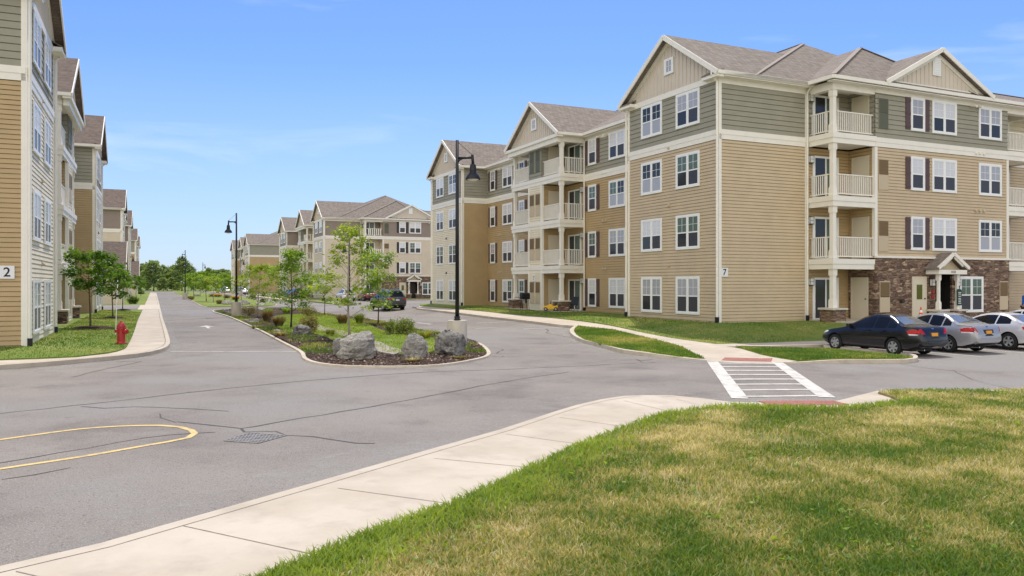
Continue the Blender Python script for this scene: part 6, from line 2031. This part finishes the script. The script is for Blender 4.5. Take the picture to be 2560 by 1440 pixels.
# black sedan: rear left wheel near (13.7, 28.5)
car('sedan', M['carblack'], bay(.48, -8.65), HP, "black sedan with red tail lamps, nearest of the row by the grass corner", spokes=6, wide=True, group=G_P, badge=True, lit=True)
car('sedan', M['carsilver'], bay(3.45, -8.6), HP, "silver sedan with an orange plate parked right beside the black one", spokes=6, group=G_P, lit=True, tails='w')
car('coupe', M['carsilver2'], bay(6.6, -8.75), HP, "pale silver car with five spoke wheels, cut by the photo's edge", spokes=5, wide=True, group=G_P, lit=True)
car('sedan', M['carsilver2'], bay(9.5, -8.2), HP, "silver car of which only the roof shows behind the pale silver one", group=G_P, lit=True)
# cars further away
def dirof(dx, dy): return math.atan2(-dy, -dx)
def at7(u, v): return at(u, v)
x, y = at(987, 777)
car('suv', M['cargrey'], (x - .9, y + 2.0), dirof(-.52, .90), "dark grey car with a hatchback driving away in the right lane", 'platewhite', name="hatchback_car", lit=True)
G_D = "cars parked in front of the far taupe building"
LD = dict(detail=False)
def L9(a, b): p = C7 + dAr * (88.1 + a) + dBr * b; return (p.x, p.y)
car('suv', M['carwhite'], L9(-9.2, 1.0), HP, "white car parked behind the tall sparse tree, before the taupe building", name="parked_car", group=G_D, **LD)
car('sedan', M['carmaroon'], L9(-9.0, 4.0), HP, "dark maroon sedan between the white car and the grey hatchback", name="sedan", group=G_D, **LD)
car('sedan', M['cargreen'], L9(-11.2, 5.6), HP, "grey green car half hidden by the narrow upright tree", name="sedan", group=G_D, **LD)
x, y = at(722, 745)
car('sedan', M['carblue'], (x, y + 1), dirof(-.5, .9), "blue car parked past the full green tree in the right lane", name="sedan", **LD)
x, y = at(742, 748)
car('suv', M['carblack'], (x + .8, y - 3), dirof(-.5, .9), "black tall car just right of the blue one behind the full green tree", name="parked_car", **LD)
x, y = at(606, 737)
car('suv', M['carsilver'], (x, y), dirof(.5, -.9), "silver car with its front to the photo beside the second lamp post", name="parked_car", **LD)
x, y = at(563, 733)
car('suv', M['carsilver2'], (x, y), dirof(.5, -.9), "farthest pale car left of the second lamp post", name="parked_car", **LD)
# ------------------------------------------------------------------ lamp posts
def lamp_meshes():
    b = MB(); b.lathe([(.35, -.25), (.355, .0), (.355, .93), (.345, .95), (0.0, .95)], seg=28)
    f = MB(); f.lathe([(.13, .95), (.13, .985), (.10, .99), (.095, 1.05), (.115, 1.055), (.115, 1.09), (.08, 1.10)], seg=16)
    p = MB(); p.tube([(0, 0, 1.08), (0, 0, 7.40)], [.075, .055], 14)
    a = MB(); a.tube([(.03, 0, 6.76), (.56, 0, 6.76)], .045, 8); a.tube([(.03, 0, 6.62), (.10, 0, 6.70), (.20, 0, 6.74)], .03, 6); a.tube([(.56, 0, 6.86), (.57, 0, 6.70), (.585, 0, 6.50)], [.05, .05, .055], 10)
    w_ = MB(); w_.tube([(0, 0, 7.36), (.56, 0, 6.85)], .008, 5)
    h = MB(); h.lathe([(.06, 6.54), (.10, 6.50), (.115, 6.42), (.115, 6.32), (.125, 6.30), (.125, 6.27), (.11, 6.25), (.15, 6.20), (.21, 6.13), (.255, 6.05), (.268, 6.0), (.268, 5.975), (.255, 5.975), (.23, 6.03), (.15, 6.10), (0.0, 6.12)], c=(.585, 0, 0), seg=28)
    g = MB(); g.lathe([(.225, 6.03), (.20, 5.97), (.12, 5.93), (0, 5.92)], c=(.585, 0, 0), seg=20)
    return [("concrete_base", b.mesh("concrete_base", M['polebase'], True)), ("flange", f.mesh("flange", M['black'])), ("pole", p.mesh("pole", M['black'], True)), ("arm", a.mesh("arm", M['black'], True)), ("stay_wire", w_.mesh("stay_wire", M['black'])), ("lamp_shade", h.mesh("lamp_shade", M['black'], True)), ("lamp_glass", g.mesh("lamp_glass", M['lampglass'], True))]
LM = lamp_meshes()
for nm, me in LM:
    if nm == "concrete_base": me.set_sharp_from_angle(angle=R(40)) if hasattr(me, 'set_sharp_from_angle') else None
def lamp_post(xy, z, rz, label):
    z = gz(*xy) + .1
    o = empty("street_lamp", (xy[0], xy[1], z), rz, label, "street lamp", "street lamps of the boulevard")
    for nm, me in LM: link(nm, me, o)
    return o
x, y = at(1143, 874); lamp_post((x, y), -2.22, R(-12), "nearest black street lamp on a round concrete base, arm reaching over the right lane")
x, y = at(591, 791); lamp_post((x, y), -2.2, R(180), "black street lamp at the island's far end with its arm over the left lane")
def uy(u, Y): return ((u - CX) * Y / F, Y)
lamp_post(uy(463, 122), -2.2, R(160), "thin street lamp standing on the second island by the far left lane")
lamp_post(uy(507, 190), -2.2, R(-10), "farthest street lamp seen above the trees of the second island")
lamp_post(uy(874, 93), -2.2, R(180), "street lamp in front of the beige wall behind the tall sparse tree")
lamp_post(uy(602, 155), -2.2, R(0), "street lamp behind the second one in front of the farthest right building")
lamp_post(uy(324, 133), -2.2, R(0), "street lamp on the left pavement whose head shows beside the low garage")

# ------------------------------------------------------------------ hydrant and its marker
x, y = at(303, 864, .13)
hz = zlawnL(x, y) - .01
hy = empty("fire_hydrant", (x, y, hz), R(-24), "red fire hydrant on the grass corner of the left pavement", "fire hydrant")
b = MB(); b.lathe([(.20, 0), (.20, .05), (.155, .06), (.14, .10), (.135, .54), (.165, .55), (.165, .60), (.14, .61)], seg=20); b.build("barrel", M['red'], hy)
bn = MB(); bn.lathe([(.15, .61), (.15, .65), (.13, .70), (.10, .75), (.07, .78), (.05, .785), (.045, .83), (0, .835)], seg=18); bn.build("bonnet", M['red'], hy)
nz = MB(); nz.tube([(.10, 0, .46), (.24, 0, .46)], [.075, .075], 14); nz.tube([(.22, 0, .46), (.29, 0, .46)], [.095, .085], 8); nz.tube([(.29, 0, .46), (.33, 0, .46)], .025, 5); nz.build("pumper_nozzle", M['red'], hy)
for sg in (1, -1):
    n2 = MB(); n2.tube([(0, sg * .10, .48), (0, sg * .20, .48)], .05, 10); n2.tube([(0, sg * .20, .48), (0, sg * .24, .48)], .06, 6); n2.build("hose_nozzle", M['red'], hy)
fl = MB(); fl.lathe([(.215, -.1), (.215, .02), (.16, .03)], seg=16); fl.build("base_flange", mat("rusty_iron", srgb(70, 40, 34), .8), hy)
x, y = at(289, 843, .13)
mk = empty("hydrant_marker", (x, y, zlawnL(x, y) - .03), 0, "thin white and black banded marker pole behind the red hydrant", "marker pole")
mp_ = MB(); mp_.tube([(0, 0, 0), (.04, 0, 1.25), (.09, 0, 2.33)], .017, 8); mp_.build("pole", M['white'], mk)
for q in (1.62, 1.90, 2.16):
    t = MB(); t.tube([(.04 + (q - 1.25) * .046, 0, q), (.04 + (q - 1.16) * .046, 0, q + .09)], .020, 8); t.build("black_band", M['ink'], mk)

# ------------------------------------------------------------------ things on and by the patios
def patio(u, v, z=-1.77):
    Y = F * -z / (v - V0); return ((u - CX) * Y / F, Y)
# yellow ride-on toy car
M['toyyellow'] = mat("toy_yellow", srgb(236, 184, 20), .3, coat=.5)
tc_ = empty("toy_car", (*patio(1378, 777), -1.77), R(172), "yellow ride-on toy car on the patio slab by the stone pier", "toy car")
bdy = [(-.52, .10), (-.54, .22), (-.46, .30), (-.22, .36), (-.10, .44), (.06, .45), (.14, .34), (.34, .34), (.46, .42), (.54, .40), (.54, .16), (.46, .10)]
m_ = MB(); m_.prism([(-a, b) for a, b in bdy], 1, -.25, .25); bo = m_.build("body", M['toyyellow'], tc_, bevel=.03)
m_ = MB(); m_.box(-.30, -.02, -.17, .17, .36, .40); m_.box(-.36, -.29, -.17, .17, .38, .52); m_.build("seat", M['plastic'], tc_, bevel=.01)
m_ = MB(); m_.tube([(.08, 0, .44), (.02, 0, .54)], .02, 6); m_.tube([(.02 + .0, .09 * math.cos(k * .5236), .54 + .09 * math.sin(k * .5236)) for k in range(13)], .014, 6); m_.build("steering_wheel", M['plastic'], tc_)
for a in (-.32, .34):
    for sg in (1, -1):
        m_ = MB(); m_.tube([(a, sg * .19, .12), (a, sg * .29, .12)], .125, 16); wq = m_.build("wheel", M['plastic'], tc_)
        m2 = MB(); m2.tube([(a, sg * .28, .12), (a, sg * .295, .12)], .06, 10); m2.build("hub", M['chrome'], wq)
# barbecue grill
x, y = patio(1312, 774)
gr = empty("barbecue_grill", (x, y, -1.77), R(25), "black barbecue grill with a side shelf on the patio beside the left stone pier", "barbecue")
m_ = MB(); m_.box(-.30, .30, -.22, .22, .72, .92); m_.build("firebox", M['black'], gr, bevel=.02)
m_ = MB(); m_.prism([(-.22, .92), (.22, .92), (.21, 1.06), (.12, 1.16), (-.12, 1.16), (-.21, 1.06)], 0, -.30, .30); m_.build("lid", M['black'], gr)
m_ = MB(); m_.box(-.72, -.32, -.18, .18, .84, .87); m_.build("side_shelf", M['black'], gr)
for sx in (-.26, .26):
    for sy in (-.18, .18):
        m_ = MB(); m_.tube([(sx, sy, 0), (sx * .7, sy, .72)], .018, 6); m_.build("leg", M['black'], gr)
# folding chair
x, y = patio(1432, 779)
ch = empty("patio_chair", (x, y, -1.77), R(-40), "black folding patio chair behind the right stone pier", "chair")
m_ = MB(); m_.box(-.24, .24, -.22, .22, .42, .45); m_.build("seat", M['black'], ch)
m_ = MB(); m_.add([(-.24, .20, .45), (.24, .20, .45), (.24, .32, .95), (-.24, .32, .95), (-.24, .23, .45), (.24, .23, .45), (.24, .35, .95), (-.24, .35, .95)], [(0, 1, 2, 3), (7, 6, 5, 4), (0, 4, 5, 1), (1, 5, 6, 2), (2, 6, 7, 3), (3, 7, 4, 0)]); m_.build("backrest", M['black'], ch)
for sx in (-.23, .23):
    m_ = MB(); m_.tube([(sx, -.26, 0), (sx, .22, .5)], .014, 6); m_.build("leg", M['black'], ch)
    m_ = MB(); m_.tube([(sx, .28, 0), (sx, -.20, .45)], .014, 6); m_.build("leg", M['black'], ch)
# traffic cone
x, y = loc7(-2.5, 10.55)
cn = empty("traffic_cone", (x, y, zlawn7(x, y)), 0, "orange and white traffic cone before the stone wall by the service door", "traffic cone")
M['coneorange'] = mat("cone_orange", srgb(226, 84, 38), .5)
m_ = MB(); m_.lathe([(.13, .03), (.026, .71), (0, .72)], seg=18); m_.build("cone", M['coneorange'], cn)
m_ = MB(); m_.box(-.18, .18, -.18, .18, 0, .03); m_.build("base", M['coneorange'], cn)
for z0, z1 in ((.20, .34), (.44, .56)):
    m_ = MB(); r0, r1 = .13 - .104 * (z0 - .03) / .68 + .003, .13 - .104 * (z1 - .03) / .68 + .003
    m_.tube([(0, 0, z0), (0, 0, z1)], [r0, r1], 18); m_.build("reflective_band", M['white'], cn)
# pale litter on the lawn
x, y = at(1541, 790, .5)

# green notice board on the portico column, fire bell, meter box: parts of the building
f0 = -1.6; q = f0 - .80
nb = MB(); nb.prism([(-.17, -.42), (.17, -.42), (.17, .34), (.11, .42), (-.11, .42), (-.17, .34)], 1, -.02, .02)
no = b7.put("notice_sign", nb.mesh("notice_sign", M['signgreen']), q + .09, 13.0 + .66, 1.12, 'B', lift=0)
ln = MB()
for i, zz in enumerate((.24, .16, .05, -.06, -.14, -.22, -.31)):
    ln.box(-.11 + .01 * (i % 3), .11 - .015 * (i % 2), -.026, -.02, zz - .016, zz + .016)
link("sign_lines", ln.mesh("sign_lines", M['signwhite']), no)
fb = MB(); fb.tube([(0, 0, 0), (0, -.07, 0)], .10, 14); fb.box(-.10, .10, -.04, 0, -.34, -.18)
fa_ = b7.put("fire_bell", fb.mesh("fire_bell", M['red']), f0 - .10, 12.45, 1.40, 'B', lift=0)
mb_ = MB(); mb_.box(-.16, .16, -.14, 0, -.22, .22); mb_.box(-.34, -.18, -.10, 0, -.18, .14)
b7.put("meter_box", mb_.mesh("meter_box", M['cap']), 0, 19.0, 1.05, 'B', lift=.02)
sv = MB(); sv.tube([(0, 0, 0), (0, -.18, -.02)], .10, 12)
b7.put("fire_connection", sv.mesh("fire_connection", M['bronze']), f0 - .10, 10.1, .95, 'B', lift=0)

# ------------------------------------------------------------------ person at the right edge
def skin_obj(name, nodes, edges, m, parent, sub=2):
    me = bpy.data.meshes.new(name)
    me.from_pydata([n[0] for n in nodes], edges, [])
    o = link(name, me, parent)
    sk = o.modifiers.new("skin", 'SKIN')
    for i, n in enumerate(nodes):
        r = n[1] if isinstance(n[1], tuple) else (n[1], n[1])
        me.skin_vertices[0].data[i].radius = r
    me.skin_vertices[0].data[0].use_root = True
    sb = o.modifiers.new("sub", 'SUBSURF'); sb.levels = sub; sb.render_levels = sub
    dg = bpy.context.evaluated_depsgraph_get()
    m2 = bpy.data.meshes.new_from_object(o.evaluated_get(dg))
    o.modifiers.clear(); o.data = m2
    m2.materials.clear(); m2.materials.append(m)
    m2.polygons.foreach_set('use_smooth', [True] * len(m2.polygons))
    return o
M['skin'] = mat("skin", srgb(176, 122, 96), .5)
M['hair'] = mat("dark_hair", srgb(44, 34, 30), .7)
M['shirt'] = mat("blue_polo_cloth", srgb(24, 96, 190), .8, .05, 8)
M['trouser'] = mat("navy_trousers", srgb(40, 44, 58), .85)
M['shoe'] = mat("black_shoe", srgb(26, 26, 28), .5)
px_, py_ = uy(2561, 40.2)
pe = empty("person", (px_, py_, zlawn7(px_, py_) + .0), R(78), "person in a blue polo shirt standing at the photo's edge behind the parked silver cars", "person")
# body faces local -Y; upper body leans a little forward, forearms held in front
nodes = [((0, 0, .93), .13), ((0, -.01, 1.08), (.135, .10)), ((0, -.03, 1.26), (.16, .11)), ((0, -.05, 1.40), (.13, .09)), ((0, -.07, 1.49), .055), ((0, -.10, 1.57), .07), ((0, -.12, 1.66), .085), ((0, -.11, 1.73), .055),
         ((.17, -.04, 1.40), .06), ((.23, -.02, 1.14), .045), ((.15, -.26, 1.08), .035), ((.10, -.33, 1.10), .028),
         ((-.17, -.04, 1.40), .06), ((-.23, -.02, 1.14), .045), ((-.14, -.27, 1.12), .035), ((-.09, -.34, 1.14), .028),
         ((.10, 0, .86), .10), ((.11, -.02, .48), .065), ((.11, .01, .10), .045), ((.12, -.14, .04), .04),
         ((-.10, 0, .86), .10), ((-.12, .02, .48), .065), ((-.12, .04, .10), .045), ((-.13, -.11, .04), .04)]
edges = [(0, 1), (1, 2), (2, 3), (3, 4), (4, 5), (5, 6), (6, 7), (3, 8), (8, 9), (9, 10), (10, 11), (3, 12), (12, 13), (13, 14), (14, 15), (0, 16), (16, 17), (17, 18), (18, 19), (0, 20), (20, 21), (21, 22), (22, 23)]
skin_obj("body", nodes, edges, M['skin'], pe)
sh = [((0, 0, .90), (.155, .125)), ((0, -.01, 1.08), (.155, .12)), ((0, -.03, 1.26), (.18, .13)), ((0, -.05, 1.40), (.145, .105)), ((0, -.06, 1.455), .075), ((.17, -.04, 1.40), .078), ((.215, -.025, 1.22), .066), ((-.17, -.04, 1.40), .078), ((-.215, -.025, 1.22), .066)]
skin_obj("shirt", sh, [(0, 1), (1, 2), (2, 3), (3, 4), (3, 5), (5, 6), (3, 7), (7, 8)], M['shirt'], pe)
tr = [((0, 0, .95), (.145, .12)), ((.10, 0, .84), .115), ((.11, -.02, .48), .082), ((.11, .01, .09), .07), ((-.10, 0, .84), .115), ((-.12, .02, .48), .082), ((-.12, .04, .09), .07)]
skin_obj("trousers", tr, [(0, 1), (1, 2), (2, 3), (0, 4), (4, 5), (5, 6)], M['trouser'], pe)
hr = [((0, -.08, 1.64), .08), ((0, -.085, 1.70), .085), ((0, -.10, 1.745), .06)]
skin_obj("hair", hr, [(0, 1), (1, 2)], M['hair'], pe)
ft = MB()
for sx, sy in ((.12, -.06), (-.13, -.03)): ft.box(sx - .05, sx + .05, sy - .16, sy + .10, 0, .09)
for sx, sy in ((.12, -.06), (-.13, -.03)):
    f_ = MB(); f_.box(sx - .05, sx + .05, sy - .16, sy + .10, 0, .09); f_.build("shoe", M['shoe'], pe, bevel=.02)
fc = MB(); fc.lathe([(.006, 0), (.016, .012), (.018, .03), (.004, .05)], c=(0, -.205, 1.625), seg=8); fc.build("nose", M['skin'], pe)
for sx in (.032, -.032):
    e_ = MB(); e_.lathe([(.002, -.010), (.011, 0), (.002, .010)], c=(sx, -.190, 1.665), seg=8); e_.build("eye", M['hair'], pe)
    ea = MB(); ea.lathe([(.004, -.03), (.018, -.01), (.018, .012), (.004, .03)], c=(sx * 2.7, -.11, 1.65), seg=8); ea.build("ear", M['skin'], pe)
mo = MB(); mo.box(-.024, .024, -.193, -.18, 1.592, 1.60); mo.build("mouth", mat("lips", srgb(140, 80, 70), .5), pe)
# hands: palm, four fingers and a thumb each, loosely curled round a phone-sized grip
for sg, c in ((1, Vector((.085, -.36, 1.105))), (-1, Vector((-.075, -.37, 1.145)))):
    nd = [((c.x, c.y + .03, c.z), (.026, .018)), ((c.x - sg * .015, c.y - .03, c.z + .005), (.034, .016))]
    ed = [(0, 1)]
    for k in range(4):
        i0 = len(nd); o_ = (k - 1.5) * .019; L = (.032, .038, .036, .028)[k]
        nd += [((c.x - sg * .02 + o_ * .3, c.y - .055, c.z + .01 + o_), .0085), ((c.x - sg * (.035 + L * .4), c.y - .055 - L * .5, c.z + .012 + o_), .008), ((c.x - sg * (.045 + L * .9), c.y - .04 - L * .35, c.z + .010 + o_), .0065)]
        ed += [(1, i0), (i0, i0 + 1), (i0 + 1, i0 + 2)]
    i0 = len(nd)
    nd += [((c.x - sg * .022, c.y + .0, c.z + .03), .010), ((c.x - sg * .045, c.y - .02, c.z + .042), .008)]
    ed += [(0, i0), (i0, i0 + 1)]
    skin_obj("hand", nd, ed, M['skin'], pe, 1)
